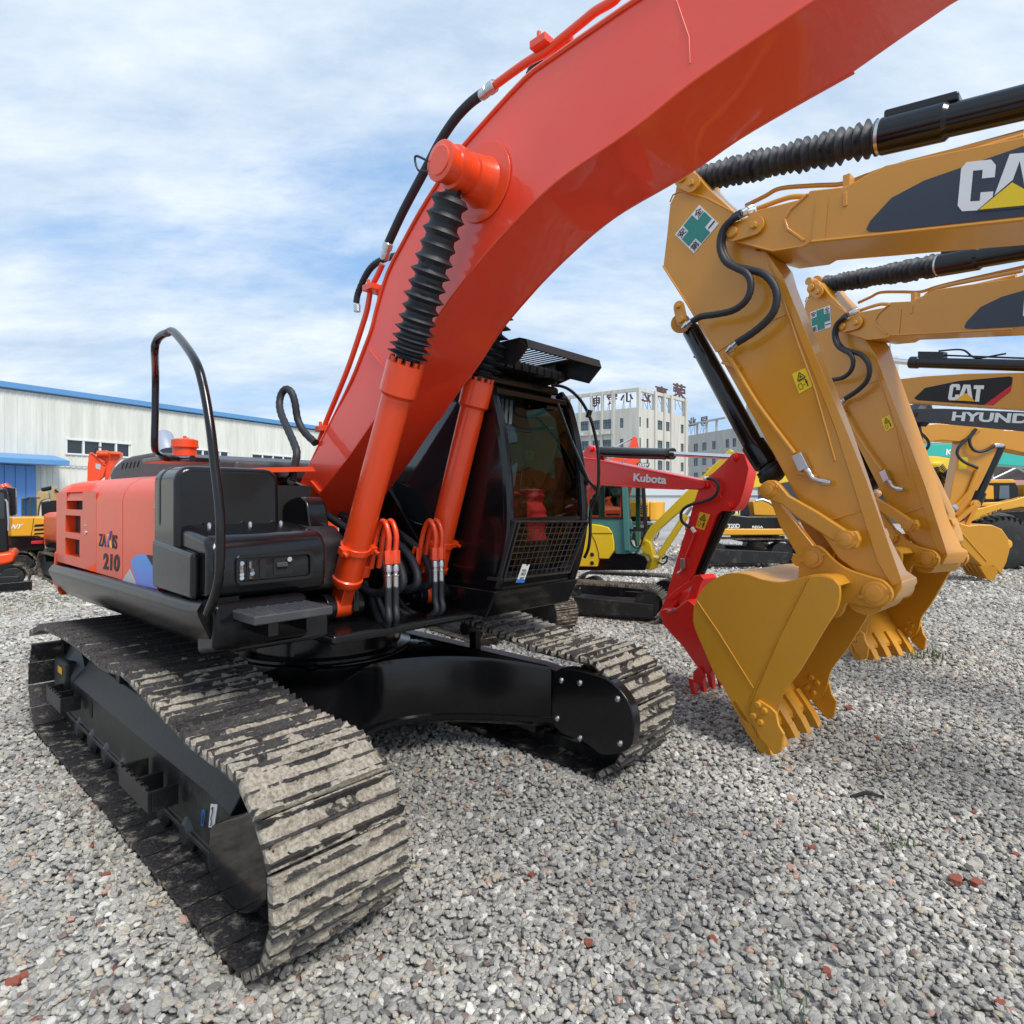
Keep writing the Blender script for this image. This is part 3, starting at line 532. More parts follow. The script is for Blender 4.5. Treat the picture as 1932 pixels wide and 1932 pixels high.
d=(CR-CL).normalized(); p=CL; q=CL+d*16; mb.bar((p.x,p.y+.4,22.8),(q.x,q.y+.4,22.8),.5,.45); mb.build('parapet_frame',concg,b2,smooth=False)
roofsign(b2,CL,CR,[('业',cx2(1010),cx2(1065),676.2+418*.26667,676.2+478*.26667),('园',cx2(1100),cx2(1145),676.2+412*.26667,676.2+476*.26667)],1.2,signm)
tw=MB(); tw.box(119,122.6,195,200,0,CH+(HY-672)*195/FP); tb=tag(tw.build('tower',conc,smooth=False),'narrow cream tower seen between the ochre arms','tower'); MB().tube([(120.5,196,46),(120.5,196,52)],.12,6).build('mast',signm,tb)
# distant sheds and hall on the right, low sheds in the centre
pink=mat('pinkish_roof_sheet',(.45,.25,.23),.6); hall=mat('dark_hall_wall',(.10,.095,.09),.8,dirt=.3)
sh=MB(); sh.box(28,80,52,70,0,6.6); so_=tag(sh.build('market_hall',hall,smooth=False),'dark open hall with pink roof strip behind the wheel loader','hall'); MB().box(27.6,80,50.5,51.99,2.9,3.6).build('canopy',pink,so_,bevel=.02)
tr=MB()
for i in range(9):
    x=28+i*4; tr.tube([(x,51.2,2),(x,51.2,6.8)],.12,6); tr.tube([(x,51.2,3.7),(x+4,51.2,5.6)],.08,6); tr.tube([(x+4,51.2,3.7),(x,51.2,5.6)],.08,6)
for z in (5.6,6.7): tr.tube([(28,51.2,z),(64,51.2,z)],.1,6)
tr.build('roof_truss',steel,so_)
whs=mat('white_shed_sheet',(.62,.64,.66),.6,dirt=.2)
sd2=MB(); sd2.box(6,34,78,95,0,2.6); sd2.prism([(6,2.6),(34,2.6),(30,3.4),(14,3.8)],77.8,95,'y'); tag(sd2.build('white_shed',whs,smooth=False),'low white shed far behind the red mini excavator','shed')
#PART3
# ================================================================== orange excavator (main)
z1=Z(0,1000,1000); z2=Z(800,900,1000); z3=Z(0,1750,1250); z4=Z(1000,1600,1200); z5=Z(900,1400,500); z6=Z(1000,0,800); z7=Z(1250,900,550); z8=Z(1350,1300,500)
ex=AX.empty('excavator','large orange and black crawler excavator with its boom raised, closest to the camera','excavator','crawler excavators in the yard')
def V3(x,y,z): return Vector((x,y,z))
# ---- crawler tracks: one shoe after another along the chain loop
def shoe_mesh(level,seed,half=.3,pitch=.190):
    nx,ny=20,(56 if level>0 else 30); vs=[]; mud=[]
    xs=np.linspace(-pitch/2+.004,pitch/2-.004,nx); ys=np.linspace(-half,half,ny)
    def prof(x):
        h=0
        for c,hh in ((-.072,.036),(.0,.036),(.072,.036)):
            h=max(h,hh*max(0,min(1,(.0125-abs(x-c))/.005)))
        return h
    for y in ys:
        for x in xs:
            h=prof(x); q=Vector((x*9,y*9,seed*7.7)); a=.5+.5*noise.fractal(q,.7,2.1,5); a2=.5+.5*noise.noise(Vector((x*40,y*40,seed)))
            thr={0:-.3,1:-.05,2:.20,3:.38}[level]
            fill=max(0,thr+ (a-.5)*1.1)*.055+ (a2-.5)*.006*(level>0)
            if level and fill>h: mud.append(min(1,.35+(fill-h)*60)); h=fill if fill<.036 else .036+(fill-.036)*.2
            else: mud.append({0:.02,1:.10,2:.10,3:.20}[level]+(.10*(.5-h/.03) if level<2 else 0)+.08*noise.noise(Vector((x*3,y*6,seed*3))))
            vs.append((x,y,h))
    fs=[(j*nx+i,j*nx+i+1,(j+1)*nx+i+1,(j+1)*nx+i) for j in range(ny-1) for i in range(nx-1)]
    o=len(vs)
    for y in (-half,half):
        for x in xs: vs.append((x,y,-.014)); mud.append(.28)
    for s,j in ((0,0),(1,ny-1)):
        for i in range(nx-1): fs.append((j*nx+i,j*nx+i+1,o+s*nx+i+1,o+s*nx+i))
    fs.append((o,o+nx-1,o+2*nx-1,o+nx))
    for i in (0,nx-1):
        c=[j*nx+i for j in range(ny)]; fs.append(tuple([o+i]+c+[o+nx+i]))
    me=bpy.data.meshes.new('track_shoe'); me.from_pydata(vs,[],fs); a=me.attributes.new('mud','FLOAT','POINT'); a.data.foreach_set('value',np.array(mud,'f'))
    b=bmesh.new(); b.from_mesh(me); bmesh.ops.recalc_face_normals(b,faces=b.faces); b.to_mesh(me); b.free(); me.materials.append(shoem)
    if level<2: finish(me,True,40)
    else: finish(me,True,60)
    return me
def chain_path(pts,n):
    p=[Vector((a,0,b)) for a,b in pts]; q=p+[p[0]]; L_=[0]
    for a,b in zip(q[:-1],q[1:]): L_.append(L_[-1]+(b-a).length)
    o=[]
    for i in range(n):
        s=L_[-1]*i/n; k=max(j for j in range(len(p)) if L_[j]<=s+1e-9); t=(s-L_[k])/(L_[k+1]-L_[k]); o.append((q[k].lerp(q[k+1],t),(q[k+1]-q[k]).normalized()))
    return o,L_[-1]
def arc(cx_,cz_,r,a0,a1,n=14): return [(cx_+r*math.cos(R(a0+(a1-a0)*i/n)),cz_+r*math.sin(R(a0+(a1-a0)*i/n))) for i in range(n+1)]
# clockwise seen from the right: top goes forward
LOOP=smooth2([(-2.05,.80),(-1.6,.90),(-.7,.925),(0,.895),(.45,.925),(1.0,.855),(1.45,.790)],6)[:-1]+arc(1.80,.415,.38,92,-90,18)+[(1.4,.035),(0,.035),(-1.4,.035)]+arc(-1.80,.415,.38,-90,-222,16)
LOOP=[(a,b+.0) for a,b in LOOP]
SM={k:[shoe_mesh(k,i+k*3.3) for i in range(3)] for k in (0,1,2,3)}
def track(yc,lab,near):
    NSH=50; path,tot=chain_path(LOOP,NSH); print('shoe pitch',tot/NSH); links=MB()
    ins=[(p[0]*.0+p[0]) for p in LOOP]
    # chain links behind the shoes
    for i,(p,d) in enumerate(path):
        nrm=Vector((-d.z,0,d.x)); c=p-nrm*.05
        for s in (-.07,.07): links.obox((c.x,yc+s,c.z),d,(0,1,0),nrm,.20,.035,.075)
        links.cyl((c.x+d.x*.09,yc-.09,c.z+d.z*.09),(c.x+d.x*.09,yc+.09,c.z+d.z*.09),.026,n=8)
    tr=links.build('track_chain',blackf,ex,label=lab)
    for i,(p,d) in enumerate(path):
        nrm=Vector((-d.z,0,d.x))
        front=p.x>.9; 
        if near:
            lv=3 if (p.x>1.75 and p.z>.05) else (2 if p.x>.55 and p.z>.5 else (1 if p.x>-.7 and p.z>.5 else (1 if i%3==0 else 0)))
            if p.x>.6 and p.z>.5 and i%5==2: lv=max(1,lv-1)
        else: lv=(2 if p.x>1.5 else (2 if i%2 else 3) if p.x>.2 else 1) if p.z>.04 else 0
        if p.z<.04 and not near: lv=0
        o=bpy.data.objects.new('track_shoe',random.choice(SM[lv])); col.objects.link(o); o.parent=tr
        X=d; Zn=nrm; Y=Zn.cross(X); mt=Matrix((( X.x,Y.x,Zn.x,p.x),(X.y,Y.y,Zn.y,yc),(X.z,Y.z,Zn.z,p.z),(0,0,0,1)))
        o.matrix_local=mt@Matrix.Rotation(math.pi if random.random()<.5 else 0,4,'Z')@Matrix.Translation((0,random.uniform(-.004,.004),-.0))
    return tr
LOOP.reverse()   # travel so that normals point outward
LOOP=LOOP[:]
_a=chain_path(LOOP,10)[0][0]; 
def outward():
    p,d=chain_path(LOOP,40)[0][5]; c=Vector((0,0,.45)); n=Vector((-d.z,0,d.x)); return n.dot(p-c)>0
if not outward(): LOOP.reverse()
YN=-1.195; YF=1.195
track(YN,None,True); track(YF,None,False)
# near side frame (box beam with sloping top plate, lower lip, step brackets)
def side_frame(yi,yo,near):
    sgn=1 if yo>yi else -1
    mb=MB(); ym=yi+(yo-yi)*.55
    # cross-section lofted along x : top plate slopes outward
    def ring(x,zt,zb): return [V3(x,yi,zb),V3(x,yo,zb),V3(x,yo,zb+.03),V3(x,yo-sgn*.02,zb+.035),V3(x,yo-sgn*.02,zt-.16),V3(x,ym,zt),V3(x,yi,zt)]
    mb.loft([ring(-1.75,.60,.17),ring(-1.5,.615,.16),ring(0,.60,.15),ring(1.15,.60,.14),ring(1.4,.58,.16)])
    sf=mb.build('side_frame',blackf,ex,bevel=.008)
    return sf
sf=side_frame(-1.06,-1.33,True)
sfl=side_frame(1.33,1.06,False)
# idler guard box + bracket boxes + slots
m=MB(); m.box(-2.03,-1.62,-1.35,-1.05,.27,.60); m.build('idler_guard',blackf,ex,bevel=.03,seg=2)
for y in (-1.195,1.195):
    m=MB(); m.lathe((-1.8,y-.12,.395),(-1.8,y+.12,.395),[(0,.20),(.2,.27),(.3,.33),(.7,.33),(.8,.27),(1,.20)],32); m.build('idler_wheel',blackm,ex)
    m=MB(); m.cyl((1.8,y-.1,.395),(1.8,y+.1,.395),.27,n=32)
    for k in range(21):
        a=2*math.pi*k/21; c=V3(1.8+.30*math.cos(a),y,.395+.30*math.sin(a)); m.obox(c,(math.cos(a),0,math.sin(a)),(0,1,0),(-math.sin(a),0,math.cos(a)),.07,.06,.045)
    m.build('sprocket',blackm,ex)
    for k in range(8):
        x=-1.35+k*.37; m=MB(); m.lathe((x,y-.14,.14),(x,y+.14,.14),[(0,.05),(.1,.09),(.25,.09),(.3,.075),(.7,.075),(.75,.09),(.9,.09),(1,.05)],16); m.build('track_roller',blackm,ex)
    for x in (-.7,.45):
        m=MB(); m.cyl((x,y-.13,.80),(x,y+.13,.80),.055,n=16); m.box(x-.04,x+.04,y-.03,y+.03,.6,.8); m.build('carrier_roller',blackm,ex)
def bracket(x0,x1,z,d=.15):
    m=MB(); y=-1.325
    m.box(x0,x1,y-d,y-d+.02,z-.09,z+.02)          # outer plate
    for x in (x0,x0+(x1-x0)*.5,x1-.02): m.box(x,x+.02,y-d+.02,y,z-.09,z+.02)
    for k in range(6): m.box(x0+(x1-x0)*k/6,x0+(x1-x0)*(k+.55)/6,y-d,y-d+.02,z+.02,z+.035)
    m.build('step_bracket',blackf,ex,bevel=.004)
bracket(-1.72,-1.25,.40,.13); bracket(.28,.78,.36,.15)
m=MB()
for x in (-1.02,): m.loft([[V3(x+a,-1.3135,.36+b) for a,b in rrect(-.035,.035,-.06,.06,.03)],[V3(x+a,-1.3115,.36+b) for a,b in rrect(-.035,.035,-.06,.06,.03)]])
m.build('slot',dark,sf)
for (x,z) in ((-1.78,.52),(-1.0,.575)): MB().prism(rrect(x-.07,x+.07,z-.03,z+.025,.01),-1.355 if x<-1.5 else -1.2,-1.352 if x<-1.5 else -1.197).build('yellow_decal',amberv,sf)
# white hook pictogram label on the near frame by the sprocket
q=[AX.P(*p,-1.3135) for p in z3([(955,935),(985,938),(970,1045),(945,1040)])]
pane('label_sticker',q,white,sf,label='white pictogram sticker with a hook shape')
c0=(q[0]+q[1]+q[2]+q[3])/4; u=(q[1]-q[0]).normalized(); v=(q[0]-q[3]).normalized(); hh=(q[0]-q[3]).length
hk=MB(); hk.tube([c0+Vector((0,-.007,0))+u*a*.02+v*b*hh for a,b in [(-.3,.3),(.1,.4),(.4,.2),(.2,.05),(-.3,-.05),(.2,-.2),(.3,-.35),(-.2,-.4)]],.0025,6); hk.build('pictogram',blackv,sf)
textmesh('sticker_text','YCY',bluev,q[3]-u*.10+Vector((0,-.004,0)),u*.05,v*hh*.75,sf,th=.002)
# sprocket (travel motor) covers
m=MB(); C=V3(1.62,-1.33,.36)
prof=[(a,max(.07,b)) for a,b in AX.T(z3([(945,1040),(990,1012),(1080,985),(1140,968),(1175,1030),(1198,1150),(1212,1280),(1205,1380),(1150,1430),(1080,1445),(1010,1430),(980,1370),(955,1260),(940,1150)]),-1.36)]; prof=smooth2(prof+[prof[0]],3)[:-1]
m.prism(prof,-1.36,-1.10); cvr=m.build('sprocket_guard',black,ex,bevel=.02,seg=3)
# far motor cover, face traced from the photo on its own plane
YC=.86
prof=AX.T(z4([(1000,595),(1060,575),(1240,620),(1330,700),(1375,800),(1370,930),(1320,975),(1230,985),(1150,930),(1000,845)]),YC); prof=smooth2(prof+[prof[0]],3)[:-1]
cv=MB(); cv.prism(prof,YC,YC+.09); cvo=cv.build('motor_cover',black,ex,bevel=.012,seg=3)
bt=MB()
for p in z4([(1037,633),(1125,645),(1303,720),(1018,812),(1125,905),(1315,930)]):
    c=AX.P(*p,YC); bt.lathe(c,c+V3(0,-.014,0),[(0,.022),(.5,.020),(1,.010)],12)
bt.build('cover_bolt',steel,cvo)
# inner side-frame wall of the far track and the curved legs
m=MB(); m.box(-1.5,1.35,.95,1.06,.16,.60); m.build('inner_wall',black,sfl,bevel=.01)
fr_=smoothpath([V3(1.50,-.97,.70),V3(1.15,-.62,.745),V3(.86,-.32,.76),V3(.71,0,.765),V3(.80,.33,.76),V3(1.02,.58,.755),V3(1.28,.77,.735),V3(1.52,.93,.70)],6)
m=MB()
for s_ in (1,-1):
    rg=[]
    for p_ in fr_:
        x,y,z=p_.x*s_,p_.y*s_,p_.z
        d_=V3(p_.x+.25,p_.y*.15,0).normalized()*s_
        f_=lambda k,zz: V3(x,y,zz)+d_*k
        rg.append([f_(-.04,z),f_(-.012,z-.008),f_(0,z-.04),f_(0,.335),f_(.03,.325),f_(.03,.295),f_(0,.29),f_(-.06,.25),V3(x*.35,y*.75,.25),V3(x*.3,y*.72,.785)])
    m.loft(rg)
m.build('x_frame',black,ex,ang=35)
for a in (V3(.55,-.42,.782),V3(.52,.55,.775)): MB().cyl(a,a+V3(0,0,.004),.035,n=20).build('drain_hole',dark,ex)
m=MB(); m.cyl((0,0,.25),(0,0,.785),.66,n=48); m.build('carbody_plate',black,ex,bevel=.02)
m=MB(); m.lathe((0,0,.77),(0,0,1.14),[(0,.62),(.05,.66),(.1,.66),(.12,.585),(.8,.585),(.82,.66),(1,.66)],64); m.build('swing_ring',black,ex)
# ---- upper structure: deck, skirt
m=MB(); m.box(-2.25,.66,-1.22,1.25,1.13,1.33); m.box(.66,1.18,-1.2,-.66,1.12,1.32); m.box(.66,1.22,-.66,.46,1.07,1.13); m.build('deck',black,ex,bevel=.02)
sec=[(-1.20,1.12),(-1.27,1.13),(-1.345,1.20),(-1.395,1.315),(-1.40,1.345),(-1.375,1.385),(-1.34,1.392),(-1.2,1.392)]
m=MB(); m.loft([[V3(x,a,b+dz_) for a,b in sec] for x,dz_ in ((-1.95,-.02),(-.5,.0),(1.10,.012),(1.24,.03))]); skirt=m.build('side_skirt',skirtb,ex,ang=50)
q=[AX.P(*p,-1.387) for p in z1([(855,1450),(875,1452),(875,1500),(855,1498)])]; st=pane('sticker',q,amberv,skirt)
st2=MB(); c0=sum((q[i] for i in range(4)),Vector())/4; st2.cyl(c0+V3(0,-.004,.012),c0+V3(0,-.006,.012),.008,n=12); st2.obox(c0+V3(0,-.005,-.008),(1,0,.6),(0,1,0),(-.6,0,1),.02,.002,.008); st2.build('pictogram',blackv,st)
m=MB(); m.loft([[V3(x,y,z) for x,z in ((1.06,1.12),(1.28,1.17),(1.30,1.30),(1.26,1.40),(1.06,1.40))] for y in (-1.34,-.84)]); m.build('front_beam',skirtb,ex,bevel=.03,seg=3)
# ---- engine side cover with real vent openings
YS=-1.345
xa=-1.95; xb=AX.t(*z1([(893,1100)])[0],YS)[0]
def cover_sec(x):
    k=1-.35*max(0,min(1,(-1.55-x)/.4))**2  # rear rounds a little
    return [(YS,1.395),(YS,1.90),(YS+.012,1.955),(YS+.045,2.005),(YS+.10,2.040),(YS+.18,2.062),(YS+.6,2.11),(YS+.95,2.13)]
vents=[]
for zc in ([(375,858),(470,848),(465,952),(378,952)],[(370,988),(460,983),(452,1086),(370,1080)],[(368,1115),(450,1118),(450,1222),(370,1208)]):
    p=AX.T(z1(zc),YS); xs_=[q[0] for q in p]; zs_=[q[1] for q in p]; vents.append(((xs_[0]+xs_[3])/2,(xs_[1]+xs_[2])/2,(zs_[2]+zs_[3])/2,(zs_[0]+zs_[1])/2))
seam1=AX.t(*z1([(545,900)])[0],YS)[0]; seam2=AX.t(*z1([(695,1000)])[0],YS)[0]
def coverpanel(x0,x1,vs_,name,lab=None):
    xs_=sorted({x0,x1}|{a for v in vs_ for a in v[:2]}); zs_=sorted({1.395,1.90}|{a for v in vs_ for a in v[2:]}); m=MB()
    for i in range(len(xs_)-1):
        for j in range(len(zs_)-1):
            xc,zc=(xs_[i]+xs_[i+1])/2,(zs_[j]+zs_[j+1])/2
            if any(v[0]<xc<v[1] and v[2]<zc<v[3] for v in vs_): continue
            m.add([(xs_[i],YS,zs_[j]),(xs_[i+1],YS,zs_[j]),(xs_[i+1],YS,zs_[j+1]),(xs_[i],YS,zs_[j+1])],[(0,1,2,3)])
    s=cover_sec(x0)[1:]
    m.add([(x,a,b) for x in (x0,x1) for a,b in s],[(i,i+1,len(s)+i+1,len(s)+i) for i in range(len(s)-1)])
    # returned edges at the panel ends
    f=cover_sec(x0)
    for x,dx_ in ((x0,.0),(x1,-.0)):
        m.add([(x,a,b) for a,b in f]+[(x,a+.03,b-.03) for a,b in f],[(i,i+1,len(f)+i+1,len(f)+i) for i in range(len(f)-1)])
    for v in vs_: # vent reveals
        a,b_,c_,d_=v
        for (p,q_) in (((a,c_),(b_,c_)),((b_,c_),(b_,d_)),((b_,d_),(a,d_)),((a,d_),(a,c_))):
            m.add([(p[0],YS,p[1]),(q_[0],YS,q_[1]),(q_[0],YS+.07,q_[1]),(p[0],YS+.07,p[1])],[(0,1,2,3)])
    bm=bmesh.new(); o=m.build(name,oranged,ex,recalc=False,label=lab,ang=50)
    b=bmesh.new(); b.from_mesh(o.data); bmesh.ops.remove_doubles(b,verts=b.verts,dist=1e-4); bmesh.ops.recalc_face_normals(b,faces=b.faces); b.to_mesh(o.data); b.free(); finish(o.data,True,50)
    return o
p1=coverpanel(xa,seam1-.004,vents,'vented_door','orange door with three square vents')
p2=coverpanel(seam1+.004,seam2-.006,[],'engine_door'); p3=coverpanel(seam2+.006,xb-.004,[],'pump_door')
m=MB()
for v in vents: m.box(v[0]-.02,v[1]+.02,YS+.07,YS+.075,v[2]-.02,v[3]+.02)
m.build('vent_screen',grillm,p1,smooth=False)
m=MB()   # dark core behind the seams
m.box(xa+.02,xb-.02,YS+.09,YS+.95,1.38,2.0); m.build('engine_bay',dark,ex)
lv=MB() # top louvre slots on the rear door
for k in range(16):
    x=AX.t(*z1([(400+k*8.5,830-k*3.1)])[0],YS+.04)[0]
    lv.obox((x,YS+.035,2.002),(1,0,0),(0,.62,.78),(0,-.78,.62),.007,.08,.003)
lv.build('louvre_slots',oranged,p1,smooth=False)
# lettering on the engine door
def side_text(txt,m_,quad,parent,y=YS,name='lettering',bold=.02,shear=0.,nm=None):
    a,b_,d_=[AX.P(*p,y) for p in z1(quad)]     # lower-left, lower-right, upper-left
    a.y=b_.y=d_.y=y
    return textmesh(name,txt,m_,a,b_-a,d_-a,parent,th=.003,bold=bold,shear=shear)
side_text('ZA',blackv,[(560,1158),(600,1165),(562,1088)],p2,bold=.02)
side_text('IS',blackv,[(636,1172),(663,1178),(638,1093)],p2,bold=.02)
a=[AX.P(*p,YS) for p in z1([(606,1092),(614,1091),(633,1168),(625,1168)])]; pane('letter_stroke',a,amberv,p2,n=(0,-1,0))
a=[AX.P(*p,YS-.003) for p in z1([(622,1074),(630,1074),(612,1167),(603,1166)])]; pane('letter_stroke',a,purplev,p2,n=(0,-1,0))
side_text('210',blackv,[(585,1290),(676,1306),(588,1198)],p2,bold=.034)
a=[AX.P(*p,YS) for p in z1([(742,1255),(752,1232),(768,1214),(790,1204),(826,1206),(893,1318),(893,1400),(775,1378)])]; pane('blue_stripe',a,bluegrad,p3,n=(0,-1,0))
a=[AX.P(*p,YS) for p in z1([(735,1290),(775,1378),(693,1358)])]; pane('grey_stripe',a,greyv,p3,n=(0,-1,0))
a=[AX.P(*p,YS) for p in z1([(832,1208),(886,1216),(890,1308)])]; pane('black_stripe',a,blackv,p3,n=(0,-1,0))
for q in ([(890,786),(913,786),(905,890),(880,888)],[(878,896),(902,898),(895,944),(874,942)]):
    a=[AX.P(*p,YS) for p in z1(q)]; a=[V3(min(p.x,xb-.006),p.y,p.z) for p in a]; s=pane('white_sticker',a,white,p3,n=(0,-1,0))
    tl=MB()
    for k in range(5):
        t=(k+.7)/5.6; pa=a[0].lerp(a[3],t); pb=a[1].lerp(a[2],t); tl.bar(pa.lerp(pb,.2)+V3(0,-.0045,0),pa.lerp(pb,.75)+V3(0,-.0045,0),.001,.006)
    tl.build('print_lines',greym,s)
# latch plate detail on rear door
m=MB(); c=AX.P(*z1([(487,1082)])[0],YS); m.cyl(c,c+V3(0,-.006,0),.016,n=16); m.box(c.x-.04,c.x+.04,YS-.004,YS,c.z+.05,c.z+.058); m.build('latch',steel,p1)
# counterweight
cw=MB(); pl=[(-1.96,-1.335),(-2.15,-1.28),(-2.4,-1.10),(-2.6,-.75),(-2.70,-.3),(-2.72,0),(-2.70,.3),(-2.6,.75),(-2.4,1.10),(-2.15,1.28),(-1.96,1.335)]
pl=smooth2(pl,4); cw.prism(pl,1.10,1.95,'z'); cw.build('counterweight',oranged,ex,bevel=.06,seg=4)
lip=AX.T(z1([(330,1195),(322,1300),(318,1360),(345,1398)]),-1.33); m=MB(); m.tube([(a,-1.325,b) for a,b in lip],.03,8); m.build('counterweight_edge',oranged,ex)
# engine hood (dark grey, raised) with slats
HYc=-.72
hood=AX.T(z1([(622,750),(640,715),(660,692),(690,668),(740,648),(830,632),(880,628),(1240,640),(1500,668),(1760,690)]),HYc)
hood=[(a,b) for a,b in hood]; x_end=hood[-1][0]
hood=[h_ for h_ in hood if h_[0]<.02]; hood+=[(.05,hood[-1][1]-.05)]; hood[-2]=(hood[-2][0],hood[-2][1]-.03); pts=hood+[(.05,2.05),(hood[0][0],2.05)]
m=MB(); m.prism(pts,HYc,.95); ho=m.build('engine_hood',greym,ex,bevel=.03,seg=3)
m=MB()
for k in range(5):
    p=AX.T(z1([(690+k*22,724-k*3),(700+k*22,690-k*3)]),HYc); m.bar((p[0][0],HYc-.002,p[0][1]),(p[1][0],HYc-.002,p[1][1]),.006,.012)
m.build('hood_slots',dark,ho)
# pre-cleaner pot, exhaust
c=AX.P(*z1([(1046,600)])[0],-.95)
def pz(px,py,y): return AX.P(px,py,y)
b0=AX.P(*z1([(1046,665)])[0],-.95); t0_=AX.P(*z1([(1046,552)])[0],-.95)
m=MB(); m.lathe(b0,t0_,[(0,.105),(.05,.105),(.08,.075),(.55,.075),(.56,.088),(.62,.088),(.63,.084),(.93,.084),(1,.06)],28); pc=m.build('air_intake_pot',oranged,ex)
m=MB(); m.cyl(t0_+V3(0,0,-.01),t0_+V3(0,0,.02),.012,n=8); m.tube([t0_+V3(-.09,0,-.03),t0_+V3(-.03,0,.005),t0_+V3(.06,0,.0)],.006,6); m.build('pot_clip',oranged,pc)
m=MB(); m.box(b0.x-.22,b0.x+.22,-1.15,-.8,b0.z-.03,b0.z+.0); m.build('mounting_plate',black,ex,bevel=.008)
e0=AX.P(*z1([(950,640)])[0],-.2); e1=AX.P(*z1([(935,590)])[0],-.2); e2=AX.P(*z1([(918,545)])[0],-.2)
m=MB(); m.tube(smoothpath([e0,e1,e2],6),.11,18); m.build('exhaust_pipe',silver,ex)
# ---- fuel tank
fx0=xb+.006; fx1=.87
m=MB(); m.prism(rrect(-1.372,-.80,1.395,2.085,.085,6),fx0,fx1,'x'); m.build('fuel_tank',black,ex,bevel=.035,seg=4)
m=MB(); m.prism(rrect(-1.376,-.796,1.70,2.089,.088,6),fx0+.10,fx0+.125,'x'); m.build('tank_seam',blackm,ex,bevel=.004)
# ---- toolbox
fy0,fy1=-1.345,-.70; xt=1.24
sec=[(fx1-.08,1.42),(xt-.02,1.405),(xt,1.50),(xt-.005,1.655),(xt-.05,1.725),(fx1+.06,1.765),(fx1-.08,1.775)]
m=MB(); m.prism(sec,fy0,fy1); tb_=m.build('toolbox',black,ex,bevel=.045,seg=5)
m=MB(); m.prism([(fx0+.02,1.42),(1.12,1.41),(1.13,1.64),(fx0+.02,1.685)],-1.385,-1.34); m.build('side_door',black,ex,bevel=.03,seg=4)
# recessed vent panel on its front face
def fP(p): q=AX.Px(*z1([p])[0],xt+.004); return (q.y,q.z)
r0=fP((1335,1375)); r1=fP((1770,1225))
fr=MB(); xx=xt+.004
yy0,yy1=r0[0],r1[0]; zz0,zz1=1.475,1.625
ring=rrect(yy0,yy1,zz0,zz1,.03); ring2=rrect(yy0+.018,yy1-.018,zz0+.016,zz1-.016,.02)
fr.loft([[V3(xx-.006,a,b) for a,b in ring],[V3(xx+.008,a,b) for a,b in ring],[V3(xx+.008,a,b) for a,b in ring2],[V3(xx-.004,a,b) for a,b in ring2]],cap=False); fr.build('panel_rim',black,tb_,ang=40)
sl=MB(); ys_=[fP((x_,1300))[0] for x_ in (1350,1380,1398,1450,1470,1505)]
for a,b in ((0,1),(2,3),(4,5)): sl.prism(rrect(ys_[a],ys_[b],1.50,1.60,.008),xt-.003,xt+.0035,'x')
sl.build('vent_slots',dark,tb_)
sv=MB()
for a,b in ((0,1),(2,3)):
    for k in range(5): sv.cyl((xt+.004,(ys_[a]+ys_[b])/2+random.uniform(-.008,.008),1.51+k*.018),(xt+.012,(ys_[a]+ys_[b])/2,1.512+k*.018),.012,n=8)
sv.build('cooler_fins',steel,tb_)
la=fP((1550,1335)); lb=fP((1655,1250)); lt=MB(); lt.prism(rrect(la[0],lb[0],1.51,1.60,.01),xt-.004,xt+.003,'x'); lt.build('latch_recess',dark,tb_)
lt=MB(); lt.box(xt,xt+.018,la[0]+.012,lb[0]-.03,1.55,1.575); lt.build('latch_handle',greym,tb_,bevel=.005); MB().cyl((xt,lb[0]-.02,1.588),(xt+.014,lb[0]-.02,1.588),.013,n=14).build('lock_cylinder',chrome,tb_)
m=MB()
for yv in (-1.22,-1.0,-.82): m.lathe((fx1+.05,yv,1.765),(fx1+.05,yv,1.783),[(0,.014),(.6,.012),(1,.004)],10)
m.build('bolt',steel,tb_)
# step plate
m=MB(); m.box(1.24,1.52,-1.25,-.84,1.315,1.36); stp=m.build('step_plate',greym,ex,bevel=.008)
m=MB()
for i in range(8):
    for j in range(5): m.obox((1.28+j*.05,-1.22+i*.05,1.362),(1,.7*(-1)**(i+j),0),(-.7*(-1)**(i+j),1,0),(0,0,1),.03,.008,.005)
m.build('tread_pattern',greym,stp,smooth=False)
m=MB(); m.box(1.2,1.45,-1.15,-1.10,1.24,1.315); m.box(1.2,1.45,-.95,-.90,1.24,1.315); m.build('step_support',black,ex)
# ---- handrail loop
hp=z1([(1175,1540),(1215,1440),(1240,1330),(1247,1180),(1243,960),(1215,700),(1190,480),(1150,250),(1100,100)])
pts=[AX.P(*p,-1.37) for p in hp[:5]]+[AX.P(*p,-1.37) for p in hp[5:]]
top=[(1060*.3333,644+35*.3333),(1035*.3333,644+12*.3333),(330,628),(316,628),(303,634),(295,645),(292,662)]
pts+= [AX.P(*p,-1.33) for p in top[2:]]
pts+=[AX.P(*p,-1.22) for p in z1([(880,200),(878,420),(875,590)])]+[AX.P(*p,-1.15) for p in z1([(890,630),(930,658)])]+[AX.P(*p,-1.05) for p in z1([(1000,664),(1090,664)])]
m=MB(); m.tube(smoothpath(pts,6),.0215,14); m.build('handrail',black,ex)
# ---- boom
WN=.245; WFm=.235
top=[(565,932),(575,905)]+z2([(235,845),(330,655),(440,430),(520,230),(560,120),(590,0)])+[(732,515),(760,460),(793,400),(831,339),(863,291),(911,235),(991,149),(1044,109),(1159,29),(1215,-8),(1300,-60)]
tp=AX.T(top,-WN); tp=smooth2(tp,3)
low=[(715,780),(750,722),(790,662),(832,590),(888,515),(925,470),(964,427),(1015,375),(1071,328),(1159,269),(1224,222),(1300,161),(1400,92),(1540,0)]
lp=smooth2(AX.T(low,-WN),3)
base_near=[AX.t(582,980,-.29),AX.t(603,933,-.28),AX.t(658,863,-.26)]
